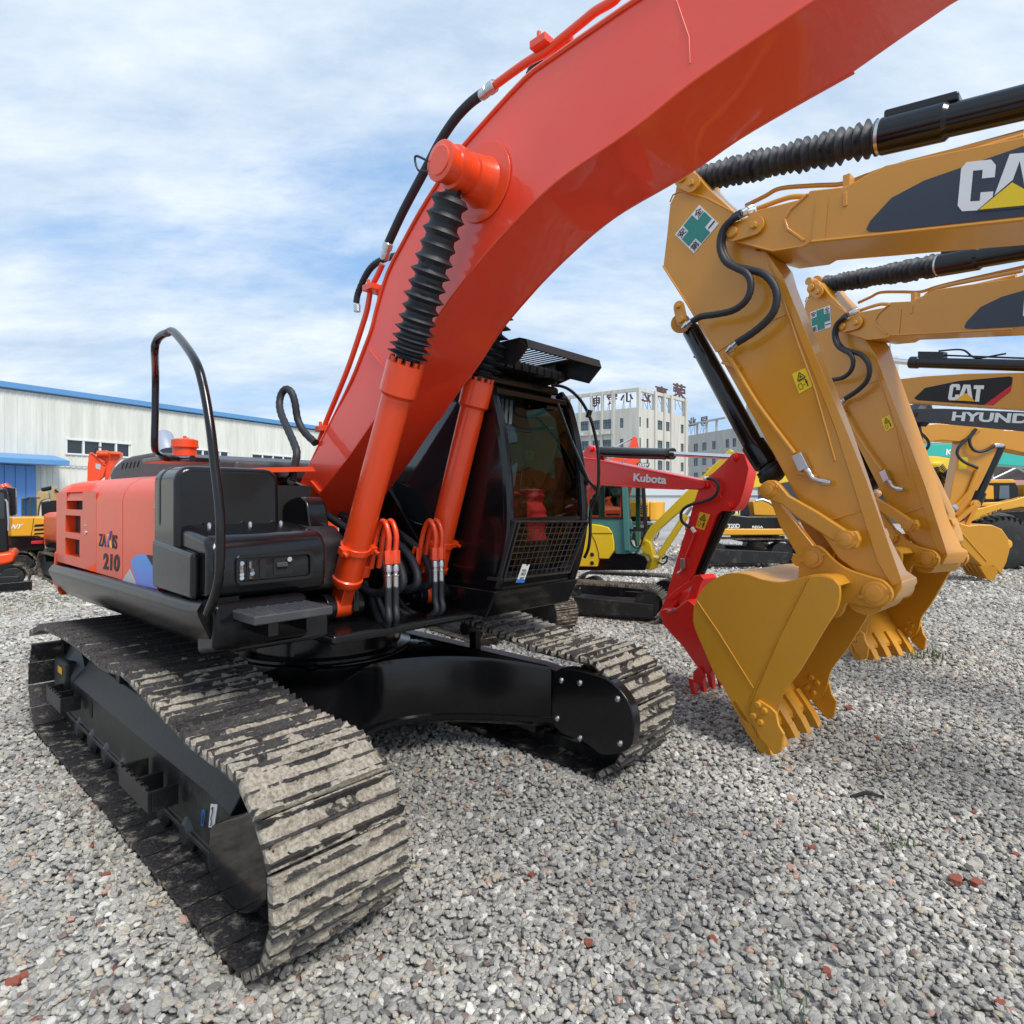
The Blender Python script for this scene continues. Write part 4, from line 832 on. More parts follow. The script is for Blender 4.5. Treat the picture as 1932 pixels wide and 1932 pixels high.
# near profile, then far profile from the outer dark edge on the far plane
prof=tp+[(4.6,4.12),(6.2,3.95),(6.2,3.45),(5.2,3.79),(4.7,3.825),(4.35,3.80),(3.98,3.735),(3.82,3.69)]+list(reversed(lp))+[base_near[2],base_near[1],base_near[0]]
def yw(p,s):  # boom is wider at its foot
    z=p[1]; return s*(.245+ .045*max(0,min(1,(2.35-z)/.5)))
m=MB(); NB=[V3(a,yw((a,b),-1),b) for a,b in prof]; FB=[V3(a,yw((a,b),1),b) for a,b in prof]
m.loft([NB,FB]); boom=m.build('boom',boom_skylit,ex,bevel=.006,seg=2,ang=25)
# welded edge flanges along the top and bottom edges of the near side
def weld(line,y,r,name='weld_seam'):
    m=MB(); m.tube([V3(a,y,b) for a,b in line],r,6); return m.build(name,orange,boom)
weld(tp[2:],-WN-.004,.012); weld(lp,-WN-.003,.006); weld(lp,WN+.003,.006)
# near side doubler at foot
dq=[AX.P(*p,-.292) for p in z2([(195,985),(275,1060),(235,1130),(160,1070)])]; 
m=MB(); m.bar(AX.P(*z2([(215,990)])[0],-.285),AX.P(*z2([(265,1050)])[0],-.29),.02,.03); m.bar(AX.P(*z2([(165,1062)])[0],-.285),AX.P(*z2([(225,1128)])[0],-.29),.02,.03); m.build('foot_rib',orange,boom,bevel=.005)
m=MB(); m.cyl((tp[0][0]+.02,-.36,tp[0][1]-.02),(tp[0][0]+.02,.36,tp[0][1]-.02),.10,n=28); m.build('foot_boss',orange,boom,bevel=.01)
for pp in [((545,235),(650,360)),]:
    a,b=[AX.P(*p,-WN-.002) for p in z2(pp)]; m=MB(); m.tube([a,b],.006,6); m.build('weld_seam',orange,boom)
a=[AX.P(*p,-WN-.002) for p in [(1276,0),(1300,70),(1302,120)]]; m=MB(); m.tube(a,.0025,6); m.build('weld_seam',orange,boom)
# pivot boss for the lift cylinders
pc_=AX.P(910,345,-WN-.005); B0=V3(pc_.x,0,pc_.z)
E0=AX.P(846,316,-.62)
# pin axis is lateral: use the photo's disc centre on the boom face
PX,PZ=pc_.x,pc_.z
m=MB(); m.cyl((PX,-WN-.001,PZ),(PX,-WN-.012,PZ),.205,n=48); m.build('boss_plate',orange,boom,bevel=.004)
m=MB(); m.lathe((PX,-WN-.01,PZ),(PX,-.545,PZ),[(0,.135),(.12,.122),(.36,.112),(.37,.098),(.58,.098),(.60,.108),(.72,.108),(.74,.092),(.90,.092),(.92,.099),(.99,.099),(1,.093)],36); bo=m.build('cylinder_pin_boss',orange,boom,ang=35)
MB().lathe((PX,-.545,PZ),(PX,-.552,PZ),[(0,.072),(.5,.072),(1,.068)],32).build('pin_cap',orange,bo)
m=MB(); m.lathe((PX,WN,PZ),(PX,.58,PZ),[(0,.135),(.3,.118),(.9,.105),(1,.08)],32); m.build('cylinder_pin_boss',orange,boom)
m=MB(); m.tube(smoothpath([V3(PX-.09,-.55,PZ+.03),V3(PX-.16,-.57,PZ+.07),V3(PX-.15,-.56,PZ+.0),V3(PX-.09,-.54,PZ-.02)],5),.006,6); m.build('grease_hose',rubber,boom)
# ---- lift cylinders
def liftcyl(y,sgn):
    foot=AX.P(*( (650,1135) if sgn<0 else (808,1120)),y); foot=V3(.90,y,1.235)
    topp=V3(PX,y,PZ)
    if sgn>0: topp=foot+(AX.P(904,718,y+.08)-foot).normalized()*(topp-foot).length
    d=(topp-foot).normalized(); Lc=(topp-foot).length
    at=lambda t:foot+d*t
    s=d.cross(V3(0,1,0)).normalized()  # roughly forward
    if s.x<0: s=-s
    tube_top={-1:.0,1:.0}[sgn]
    # where the photo's tube ends
    q=AX.P(*((762,682) if sgn<0 else (904,718)),y if sgn<0 else y+.08); TT=(q-foot).dot(d)
    m=MB(); m.lathe(at(.16),at(TT),[(0,.088),(.01,.097),(.035,.097),(.04,.086),(.86,.086),(.875,.105),(.995,.105),(1,.09)],36); cy=m.build('lift_cylinder',orange,ex,ang=35)
    m=MB() # foot eye, forked
    m.obox(at(.09),d,V3(0,1,0),s,.20,.085,.12); m.cyl(foot+V3(0,-.06,0),foot+V3(0,.06,0),.072,n=24); m.build('cylinder_eye',orange,cy,bevel=.008)
    m=MB(); m.cyl(foot+V3(0,-.16,0),foot+V3(0,.16,0),.035,n=20); m.cyl(foot+V3(0,-.13,0),foot+V3(0,-.065,0),.085,n=28); m.cyl(foot+V3(0,.065,0),foot+V3(0,.13,0),.085,n=28); m.build('foot_pin',black,ex,bevel=.006)
    # bolts at gland
    m=MB()
    for k in range(12):
        a=2*math.pi*k/12; c=at(TT)+(V3(0,1,0)*math.cos(a)+s*math.sin(a))*.088; m.cyl(c-d*.02,c+d*.022,.014,n=8)
    m.build('gland_bolt',orange,cy)
    # clamp band and return pipes
    bd=(AX.P(*((672,1035) if sgn<0 else (822,1022)),y)-foot).dot(d)
    m=MB(); m.lathe(at(bd-.02),at(bd+.02),[(0,.092),(.02,.096),(.98,.096),(1,.092)],32)
    fwd=V3(1,0,0)
    for sy in (-1,1): m.obox(at(bd)+V3(0,sy*.10,0)+s*.03,V3(0,1,0),d,s,.05,.045,.05); m.cyl(at(bd)+V3(0,sy*.11,0)+s*.05,at(bd)+V3(0,sy*.11,0)+s*.09,.012,n=8)
    m.build('clamp_band',orange,cy,bevel=.003)
    # two U pipes with fittings and hoses, towards the machine centre line
    for i,dy in enumerate((.13,.185)):
        yy=y-sgn*dy if sgn>0 else y+dy
        base=at(bd-.03)+V3(0,(yy-y),0)+s*.02
        up=smoothpath([base+V3(-.03,0,-.1),base+V3(.03,0,.12),base+V3(.10,0,.20),base+V3(.155,0,.12),base+V3(.15,0,.02)],6)
        m=MB(); m.tube(up,.0175,12); e=up[-1]; m.lathe(e,e+V3(0,0,-.085),[(0,.026),(.05,.028),(.95,.028),(1,.022)],6); pp_=m.build('return_pipe',orange,cy)
        m=MB(); m.lathe(e+V3(0,0,-.085),e+V3(0,0,-.23),[(0,.018),(.1,.024),(.3,.024),(.32,.017),(.42,.017),(.44,.025),(.5,.025),(.52,.021),(1,.021)],16); m.build('hose_fitting',steel,pp_)
        f=e+V3(0,0,-.22); m=MB(); m.hose([f,f+V3(0,0,-.12),f+V3(.02,-.01,-.20),f+V3(-.10,-.04*sgn,-.27),f+V3(-.28,-.1*sgn,-.20),f+V3(-.42,-.12*sgn,-.02)],.021,12,rib=.05); m.build('hydraulic_hose',rubber,ex)
    m=MB(); yy=y-sgn*.13 if sgn>0 else y+.13
    m.tube([at(bd+.0)+V3(0,yy-y,0),at(bd-.22)+V3(0,(yy-y)*.9,0),at(.22)+V3(0,(yy-y)*.75,0)+s*.02],.014,10); m.obox(at(.25)+V3(0,(yy-y)*.65,0),d,V3(0,1,0),s,.08,.10,.07)
    m.obox(at(bd-.13)+V3(0,(yy-y)*.7,0),d,V3(0,1,0),s,.03,.08,.02); m.build('port_block',orange,cy,bevel=.004)
    if sgn>0:
        m=MB(); a=at(bd-.02)+V3(0,-.22,0); b=a+V3(-.10,0,-.16); c=a+V3(.02,0,-.17); m.tube([a,b,c,a+V3(.03,0,0)],.012,8); m.build('bracket_loop',orange,cy)
    # bellows on the rod
    t1=TT+.03; t2=Lc-.12
    n=14; prof=[(0,.062),(.008,.07)]
    for k in range(n):
        a=(k+.15)/n; b=(k+.5)/n; c=(k+.85)/n; fat=(.120-.026*a)*(1 if sgn<0 else 1.2)
        prof+= [(a,.076),(b,fat+random.uniform(-.006,.006)),(c,.078)]
    # squeezed folds at the bottom
    prof=[( (p[0]**1.25),p[1]) for p in prof]+[(.985,.052),(1,.052)]
    m=MB(); m.lathe(at(t1),at(t2),prof,30,jit=.05); be=m.build('rod_bellows',rubber,cy,ang=50)
    m=MB(); m.lathe(at(t2-.03),at(t2-.012),[(0,.056),(1,.056)],24); m.build('hose_clip',steel,be)
    m=MB(); m.cyl(at(TT-.01),at(t1+.05),.062,n=20); m.cyl(at(t2-.05),at(t2+.06),.045,n=20); m.build('rod',black,cy)
liftcyl(-.42,-1); liftcyl(.30,1)
# centre swivel housing and hoses between the cylinder feet
m=MB(); m.prism([(.45,1.33),(.98,1.33),(1.02,1.42),(.72,1.72),(.45,1.78)],-.16,.16); m.build('boom_bracket',black,ex,bevel=.02)
for y0_ in (-.30,.30): m=MB(); m.prism([(-.35,1.33),(1.0,1.20),(1.0,1.33),(.35,2.0),(.05,2.08),(-.25,2.0)],y0_-.02+.06*(1 if y0_>0 else -1),y0_+.02+.06*(1 if y0_>0 else -1)); m.build('boom_bracket',black,ex,bevel=.008)
for k in range(4):
    yy=-.22+k*.12; m=MB(); m.hose([(.55,yy,1.40),(.95,yy,1.30),(1.10,yy+.02,1.36),(.98,yy+.05,1.52),(.7,yy+.05,1.66),(.4,yy,1.8)],.028,12,rib=.05); m.build('hydraulic_hose',rubber,ex)
m=MB(); m.prism([(.25,1.35),(.95,1.35),(.98,1.66),(.85,1.74),(.28,1.78)],-.78,-.40); m.build('control_valve_cover',blackm,ex,bevel=.05,seg=4)
# rounded black cover left of the boom foot + elbow hose
q=z1([(1600,925),(1635,895),(1680,880),(1715,890),(1735,940),(1748,1095),(1690,1090),(1610,1060)]); pr=smooth2(AX.T(q,-.60),3); m=MB(); m.prism(pr,-.60,-.46); m.build('hose_guard',black,ex,bevel=.015,seg=3)
# return hose loop above the valve
hz=z1([(1652,790),(1662,730),(1680,640),(1665,580),(1630,500),(1595,420),(1582,360),(1592,300),(1620,270),(1650,290),(1670,350),(1685,440),(1720,510),(1785,575)])
pts=[AX.P(*p,-.50+.22*i/13) for i,p in enumerate(hz)]
m=MB(); m.hose(pts,.025,12,rib=.10,k=5); hs=m.build('boom_hose',rubber,ex)
m=MB(); a=AX.P(*z1([(1625,800)])[0],-.5); m.tube(smoothpath([a+V3(-.05,0,-.0),a+V3(0,0,-.01),a+V3(.035,0,.02),pts[0]],4),[.03]*9+[.033]*4,14); m.build('hose_elbow',steel,hs)
# steel pipes along the boom's back
def bp(p,y=-.17): return AX.P(*p,y)
lo=z2([(255,775),(300,650),(345,540),(430,330),(510,90),(535,0)])
lo+= [(700,545),(712,520),(722,498)]
l3=[bp(p,-.19) for p in lo]
m=MB(); m.tube(smoothpath(l3,4),.019,12); m.tube(smoothpath([p+V3(-.015,.09,.0) for p in l3],4),.019,12); m.build('boom_pipe',orange,boom)
m=MB(); hz=z6([(320,1750),(360,1660),(440,1490),(530,1320),(600,1190),(700,1000),(800,850),(900,740),(995,665)]); ph=[bp(p,-.19) for p in hz]; m.hose(ph,.027,14,k=4); hh_=m.build('boom_hose',rubber,ex)
for a,b in ((z6([(300,1840)])[0],z6([(335,1720)])[0]),(z6([(985,680)])[0],z6([(1090,600)])[0])):
    A_,B_=bp(a,-.19),bp(b,-.19); m=MB(); m.lathe(A_,B_,[(0,.024),(.1,.03),(.45,.03),(.47,.026),(.6,.026),(.62,.033),(.95,.033),(1,.028)],14); m.build('hose_fitting',steel,hh_)
up=z6([(1085,605),(1200,520),(1330,430),(1440,370),(1540,290),(1700,160),(1800,80),(1932,0)]); up+= [(1185,-30),(1280,-95)]
m=MB(); m.tube(smoothpath([bp(p,-.19) for p in up],4),.022,12); m.build('boom_pipe',orange,boom)
m=MB(); dk=z6([(1330,540),(1375,450),(1440,395)]); m.hose([bp(p,-.02) for p in dk],.024,10,rib=.1); m.build('boom_hose',rubber,boom)
dk=z6([(180,1932),(230,1875),(310,1830),(385,1810)]); m=MB(); m.hose([bp(p,-.02) for p in [(672,572),(676,552),(690,520)]+dk[1:]],.022,10,rib=.1); m.build('boom_hose',rubber,boom)
m=MB(); a=bp((674,575),-.02); m.lathe(a,a+V3(.0,0,-.05),[(0,.026),(1,.026)],12); m.build('hose_fitting',steel,boom)
def pclamp(px,py,y=-.19):
    c=bp((px,py),y); m=MB(); m.box(c.x-.05,c.x+.05,c.y-.06,c.y+.10,c.z-.02,c.z+.02); m.box(c.x+.02,c.x+.15,c.y+.0,c.y+.04,c.z-.04,c.z-.0); m.cyl(c+V3(0,-.045,.0),c+V3(0,-.045,.05),.012,n=8); m.build('pipe_clamp',orange,boom,bevel=.004)
pclamp(*z2([(300,690)])[0]); pclamp(706,545); pclamp(*z6([(1440,330)])[0])
# ---- cab
CX=lambda z: 1.50-.12*max(0,(z-1.75)/.9)**1.6- .12*max(0,(1.75-z)/.45)**1.2   # windscreen profile
YR=.47; YL=1.33
# front profile measured on the photo
prof=[(1.40,1.30),(1.47,1.5),(1.515,1.76),(1.50,2.05),(1.455,2.35),(1.375,2.62),(1.29,2.74),(1.14,2.81),(.95,2.83),(.25,2.80),(.12,2.70),(.02,2.3),(-.02,1.6),(-.02,1.30)]
# right wall with oval opening, solid dark panel
m=MB(); inner=smooth2([(.30,2.62),(.18,2.2),(.20,1.95),(.42,1.78),(.72,1.72),(.98,1.83),(1.10,2.1),(1.08,2.4),(1.0,2.62),(.30,2.62)],4)[:-1]
bmx=bmesh.new(); 
def wall_with_hole(outer,inn,y,th,name,matl,parent):
    m=bmesh.new(); vo=[m.verts.new((a,y,b)) for a,b in outer]; vi=[m.verts.new((a,y,b)) for a,b in inn]
    eo=[m.edges.new((vo[i],vo[(i+1)%len(vo)])) for i in range(len(vo))]; ei=[m.edges.new((vi[i],vi[(i+1)%len(vi)])) for i in range(len(vi))]
    bmesh.ops.triangle_fill(m,edges=eo+ei,use_beauty=True)
    me=bpy.data.meshes.new(name); m.to_mesh(me); m.free(); me.materials.append(matl); o=bpy.data.objects.new(name,me); col.objects.link(o); o.parent=parent
    md=o.modifiers.new('thickness','SOLIDIFY'); md.thickness=th; md.offset=0; b=o.modifiers.new('bevel','BEVEL'); b.width=.012; b.segments=3; b.limit_method='ANGLE'; b.angle_limit=R(50); return o
cabr=wall_with_hole(smooth2(prof[:7],3)+prof[7:],inner,YR,.05,'cab',black,ex)
cabl=wall_with_hole(smooth2(prof[:7],3)+prof[7:],[(.25,2.62),(.2,1.75),(1.30,1.72),(1.36,2.1),(1.25,2.55),(1.12,2.66)],YL,.05,'door',black,cabr)
MB().prism([(a,b) for a,b in inner],YR+.01,YR+.014).build('side_glass',dglass,cabr,smooth=False)
m=MB(); m.loft([[V3(a,y,b) for a,b in ((-.02,1.30),(-.02,1.6),(.02,2.3),(.12,2.70),(.25,2.80),(.95,2.83),(1.14,2.81),(1.10,2.74),(.9,2.76),(.28,2.73),(.17,2.66),(.07,2.3),(.03,1.6),(.03,1.3))] for y in (YR+.026,YL-.026)]); m.build('roof',black,cabr,bevel=.01)
m=MB(); m.box(.0,1.40,YR,YL,1.28,1.34); m.build('floor',blackm,cabr)
# front glass + pillars
fp=smooth2(prof[:7],4)
gl=MB(); gl.loft([[V3(a,y,b) for a,b in fp] for y in (YR+.05,YL-.05)],cap=False,close=False); gl.build('windscreen',glass,cabr,recalc=False)
for y in (YR+.01,YL-.01):
    m=MB(); m.tube([V3(a+.004,y,b) for a,b in fp],.038,10); m.build('front_pillar',black,cabr)
for z,h in ((1.765,.018),(2.66,.02)):
    xx=[a for a,b in fp if b<=z][-1]; m=MB(); m.box(xx-.02,xx+.012,YR+.04,YL-.04,z-h,z+h); m.build('cross_bar',black,cabr,bevel=.006)
# roof front lip with light bar
m=MB(); m.box(1.12,1.30,YR+.02,YL-.02,2.72,2.80); m.build('roof_lip',black,cabr,bevel=.03,seg=3)
m=MB(); m.box(.55,1.34,YR+.04,YL-.04,2.86,2.90)
for k in range(9): m.box(1.34,1.38,YR+.06+k*.085,YR+.12+k*.085,2.84,2.90)
for y in (YR+.06,YL-.08): m.box(.7,1.30,y,y+.03,2.82,2.98)
m.build('roof_rack',blackm,cabr,bevel=.004)
# wiper
m=MB(); m.tube([V3(1.50,YL-.30,2.62),V3(1.515,YL-.12,2.30),V3(1.54,YL+.02,2.02)],.010,8); m.tube([V3(1.52,YL-.16,2.35),V3(1.57,YL-.02,2.06),V3(1.57,YL+.10,1.98)],.013,8); m.build('wiper',black,cabr)
# inside: seat with red cloth, levers, rear wall, ceiling grille
def redpiece(pts,y0,y1,nm):
    P=smooth2(AX.T(z8(pts+[pts[0]]),y0),3)[:-1]; m=MB(); nn=7; rings=[]
    cx0=sum(a for a,b in P)/len(P); cz0=sum(b for a,b in P)/len(P)
    for k in range(nn):
        t=k/(nn-1)*2-1; s_=math.sqrt(max(0,1-t*t*.8)); rings.append([V3(cx0+(a-cx0)*s_+.012*math.sin(b*40+i_*1.7),y0+(y1-y0)*k/(nn-1),cz0+(b-cz0)*(.9+.1*s_)) for i_,(a,b) in enumerate(P)])
    m.loft(rings); return m.build(nm,redcloth,cabr,ang=70)
redpiece([(632,520),(720,508),(805,518),(812,560),(772,620),(790,690),(835,770),(855,828),(845,900),(838,1010),(830,1110),(760,1130),(690,1120),(672,1000),(660,900),(640,828),(680,740),(705,650),(665,580)],.98,1.16,'red_seat_cover')
redpiece([(500,530),(560,535),(572,560),(535,620),(540,760),(530,835),(500,835)],.98,1.10,'red_headrest_cover')
m=MB(); m.box(.45,.95,.65,1.15,1.34,1.5); m.build('seat_base',dark,cabr,bevel=.03)
m=MB(); m.prism([(.25,1.75),(1.30,1.72),(1.36,2.1),(1.25,2.55),(1.12,2.66),(.25,2.62)],YL,YL+.004); m.build('door_glass',glass2,cabl,smooth=False)
m=MB(); m.box(.03,.05,YR+.03,YL-.03,1.95,2.72); m.build('rear_glass',glass2,cabr,smooth=False)
m=MB(); m.box(.05,.10,YR+.03,YL-.03,1.34,1.95); m.box(.1,.55,YR+.04,YR+.16,1.34,1.8); m.build('rear_wall',dark,cabr)
m=MB(); m.tube([(1.15,1.22,1.5),(1.2,1.2,1.95)],.012,8); m.box(1.05,1.25,1.12,1.24,1.34,1.62); m.build('control_levers',dark,cabr,bevel=.01)
# grille strip above glass seen from below (ceiling slots)
m=MB()
for k in range(4):
    a=AX.Px(*z7([(740+k*48,785)])[0],1.30); b=AX.Px(*z7([(700+k*48,975)])[0],1.36); m.bar((1.29,a.y,2.63),(1.375,b.y,2.44),.022,.006)
m.build('sunshade_slats',greyv,cabr)
m=MB(); m.loft([[V3(x,y,z) for x,z in ((1.27,2.67),(1.37,2.40),(1.362,2.395),(1.26,2.665))] for y in (YR+.06,YR+.42)]); m.build('sunshade',dark,cabr)
# guard grille over the lower screen
GX=1.58
def gP(x,y): return AX.Px(*z8([(x,y)])[0],GX)
A_,B_,C_,D_=gP(615,880),gP(1440,880),gP(1330,1465),gP(545,1550)
m=MB(); tilt=lambda p:V3(p.x-.10*max(0,(1.78-p.z)/.45),p.y,p.z)
A_,B_,C_,D_=[tilt(p) for p in (A_,B_,C_,D_)]
for a,b in ((A_,B_),(B_,C_),(C_,D_),(D_,A_)): m.bar(a,b,.012,.035,up=(1,0,0))
m.bar(A_+V3(0,.03,0),D_+V3(0,.03,0),.014,.05,up=(1,0,0)); gr_=m.build('grille_frame',blackm,cabr,bevel=.003)
m=MB()
for k in range(1,14): a=A_.lerp(B_,k/14); b=D_.lerp(C_,k/14); m.tube([a,b],.0030,6)
for k in range(1,9): a=A_.lerp(D_,k/9); b=B_.lerp(C_,k/9); m.tube([a,b],.0030,6)
m.build('wire_mesh',blackm,gr_)
m=MB()
for p,q_ in ((A_,V3(A_.x-.1,A_.y,A_.z)),(D_,V3(D_.x-.1,D_.y,D_.z)),(C_,V3(C_.x-.1,C_.y,C_.z)),(B_,V3(B_.x-.1,B_.y,B_.z))): m.bar(p,q_,.03,.02)
m.build('grille_bracket',blackm,gr_)
# cab base
m=MB(); m.loft([[V3(x,y,z) for x,z in ((0,1.12),(x1-.10,1.10),(x1,1.29),(0,1.29))] for y,x1 in ((.42,1.46),(YL+.02,1.46))]); m.build('cab_base',black,ex,bevel=.015)
# visor above the roof
vis=MB(); 
def vP(p,z): 
    px,py=z7([p])[0]; dx=(px-966)/FP; dz_=(HY-py)/FP; t=(z-CH)/dz_; X=t*dx-AX.X; Y=t-AX.Y; return V3(X*AX.c+Y*AX.s,-X*AX.s+Y*AX.c,z)
v0=V3(.98,.50,2.93); v1=V3(.98,1.34,2.93); fxn=1.62
pa=vP((870,215),3.05)
n=9; rows=[]
m=MB(); zt=2.985
# slotted plate: strips with gaps
y0v,y1v=.50,1.34
def strip(x0,x1,y0,y1,z=zt,th=.008): m.box(x0,x1,y0,y1,z-th,z)
strip(.95,1.12,y0v,y1v); strip(1.47,1.60,y0v,y1v); strip(1.12,1.47,y0v,y0v+.08); strip(1.12,1.47,y1v-.13,y1v)
for k in range(12):
    yy=y0v+.08+(y1v-.13-y0v-.08)*(k+.0)/12; m.box(1.12,1.47,yy,yy+.012,zt-.008,zt)
m.build('roof_visor',blackm,cabr,smooth=False)
m=MB(); m.loft([[V3(x,y,z) for x,z in ((.95,2.985),(1.66,2.985),(1.70,2.96),(1.70,2.90),(1.685,2.90),(1.685,2.955),(1.65,2.975),(.95,2.975))] for y in (y0v-.004,y0v-.0)]) if False else None
m.loft([[V3(x,y,z) for x,z in ((1.60,2.985),(1.66,2.965),(1.68,2.905),(1.672,2.905),(1.652,2.958),(1.60,2.977))] for y in (y0v,y1v)])
for y in (y0v,y1v): m.loft([[V3(a,y+o_,b) for a,b in ((.95,2.977),(1.60,2.977),(1.675,2.905),(1.56,2.80),(1.47,2.83),(1.38,2.86),(1.25,2.83),(1.1,2.85),(.95,2.84))] for o_ in (-.006,.006)])
m.build('visor_bracket',blackm,cabr,bevel=.002)
# mirror loop pipe at the far front corner
hz=z7([(1290,805),(1380,812),(1470,850),(1560,930),(1630,1030),(1690,1160),(1735,1330),(1765,1520),(1770,1750),(1750,1932)])+z8([(1520,560),(1470,750),(1465,1000),(1445,1180),(1400,1290)])[1:]
pts=[AX.P(*p,YL+.10) for p in hz]; m=MB(); m.tube(smoothpath(pts,4),.013,10); mr_=m.build('grab_rail',black,cabr)
c=AX.P(*z7([(1680,1095)])[0],YL+.10); m=MB(); m.cyl(c+V3(-.02,0,-.03),c+V3(.0,0,.03),.022,n=10); m.build('rail_clamp',black,mr_)
# price tag hanging on the grille
q=[gP(762,1368),gP(845,1375),gP(808,1585),gP(720,1585)]; q=[tilt(p)+V3(.02,0,0) for p in q]
tg=pane('hanging_tag',q,white,None,th=.002,n=(1,0,0)); tg.parent=None; tg.location=(AX.X,AX.Y,0); tg.rotation_euler=(0,0,AX.a); tag(tg,'white paper tag with blue foot hanging from the front grille','tag')
ql=lambda u,v:q[3]*(1-u)*(1-v)+q[2]*u*(1-v)+q[0]*(1-u)*v+q[1]*u*v
pane('tag_foot',[ql(0,.19)+V3(.003,0,0),ql(1,.19)+V3(.003,0,0),ql(1,0)+V3(.003,0,0),ql(0,0)+V3(.003,0,0)],bluev,tg,n=(1,0,0))
for tx,a,b in (('NK',.60,.74),('003',.40,.56),('现',.10,.30)): textmesh('handwriting',tx,greym,ql(.22,a)+V3(.003,0,0),ql(.8,a)-ql(.22,a),ql(.22,b)-ql(.22,a),tg,th=.0015)
MB().cyl(ql(.6,.97)+V3(.002,0,0),ql(.6,.97)+V3(.006,0,0),.006,n=12).build('eyelet',blackv,tg)
# dark machine parts under the cab: travel hoses etc
m=MB(); m.box(-1.6,-.9,.2,1.1,.9,1.13); m.build('belly_pan',black,ex)
#PART4
# ================================================================== ochre excavator arms (first is built, second is a copy)
GRP='crawler excavators in the yard'
CA=Frame(2.2525,4.884,2.33)
zc=Z(1900,250,1100); zd=Z(2000,1250,1000)
ca=CA.empty('excavator','ochre excavator arm nearest the camera, diamond-tilted green cross sticker, bucket on the gravel','excavator',GRP)
SY=.19   # half width of the stick
def cp(p,y,zf): return CA.P(*zf([p])[0],y)
def warn_decal(quad,y,F,parent,zf,mcol=yelv,sgn=1):
    q=[F.P(*p,y) for p in zf(quad)]  # tl,tr,br,bl
    n=(0,sgn,0); s=pane('warning_sticker',q,mcol,parent,n=n)
    C=lambda u,v:(q[3]*(1-u)*(1-v)+q[2]*u*(1-v)+q[0]*(1-u)*v+q[1]*u*v)+Vector((0,sgn*.0045,0))
    wd=(q[1]-q[0]).length; r=wd*.028; m=MB()
    T3=[C(.22,.58),C(.78,.58),C(.5,.92)]
    for i in range(3): m.tube([T3[i],T3[(i+1)%3]],r,6)
    m.tube([C(.42,.64),C(.5,.78)],r,6); m.tube([C(.58,.64),C(.52,.72)],r,6)
    for a in (.50,.54): m.tube([C(.25,a),C(.75,a)],r*.4,5)
    for a,b in ((( .15,.14),(.15,.40)),((.15,.40),(.40,.40)),((.40,.40),(.40,.14)),((.40,.14),(.15,.14)),((.45,.27),(.60,.27))): m.tube([C(*a),C(*b)],r*.55,5)
    m.tube([C(.74,.12),C(.74,.30)],r*1.6,6); m.tube([C(.74,.30),C(.74,.38)],r*2.6,8); m.tube([C(.74,.41),C(.74,.46)],r*1.7,8)
    m.build('pictogram',blackv,s,smooth=False); return s
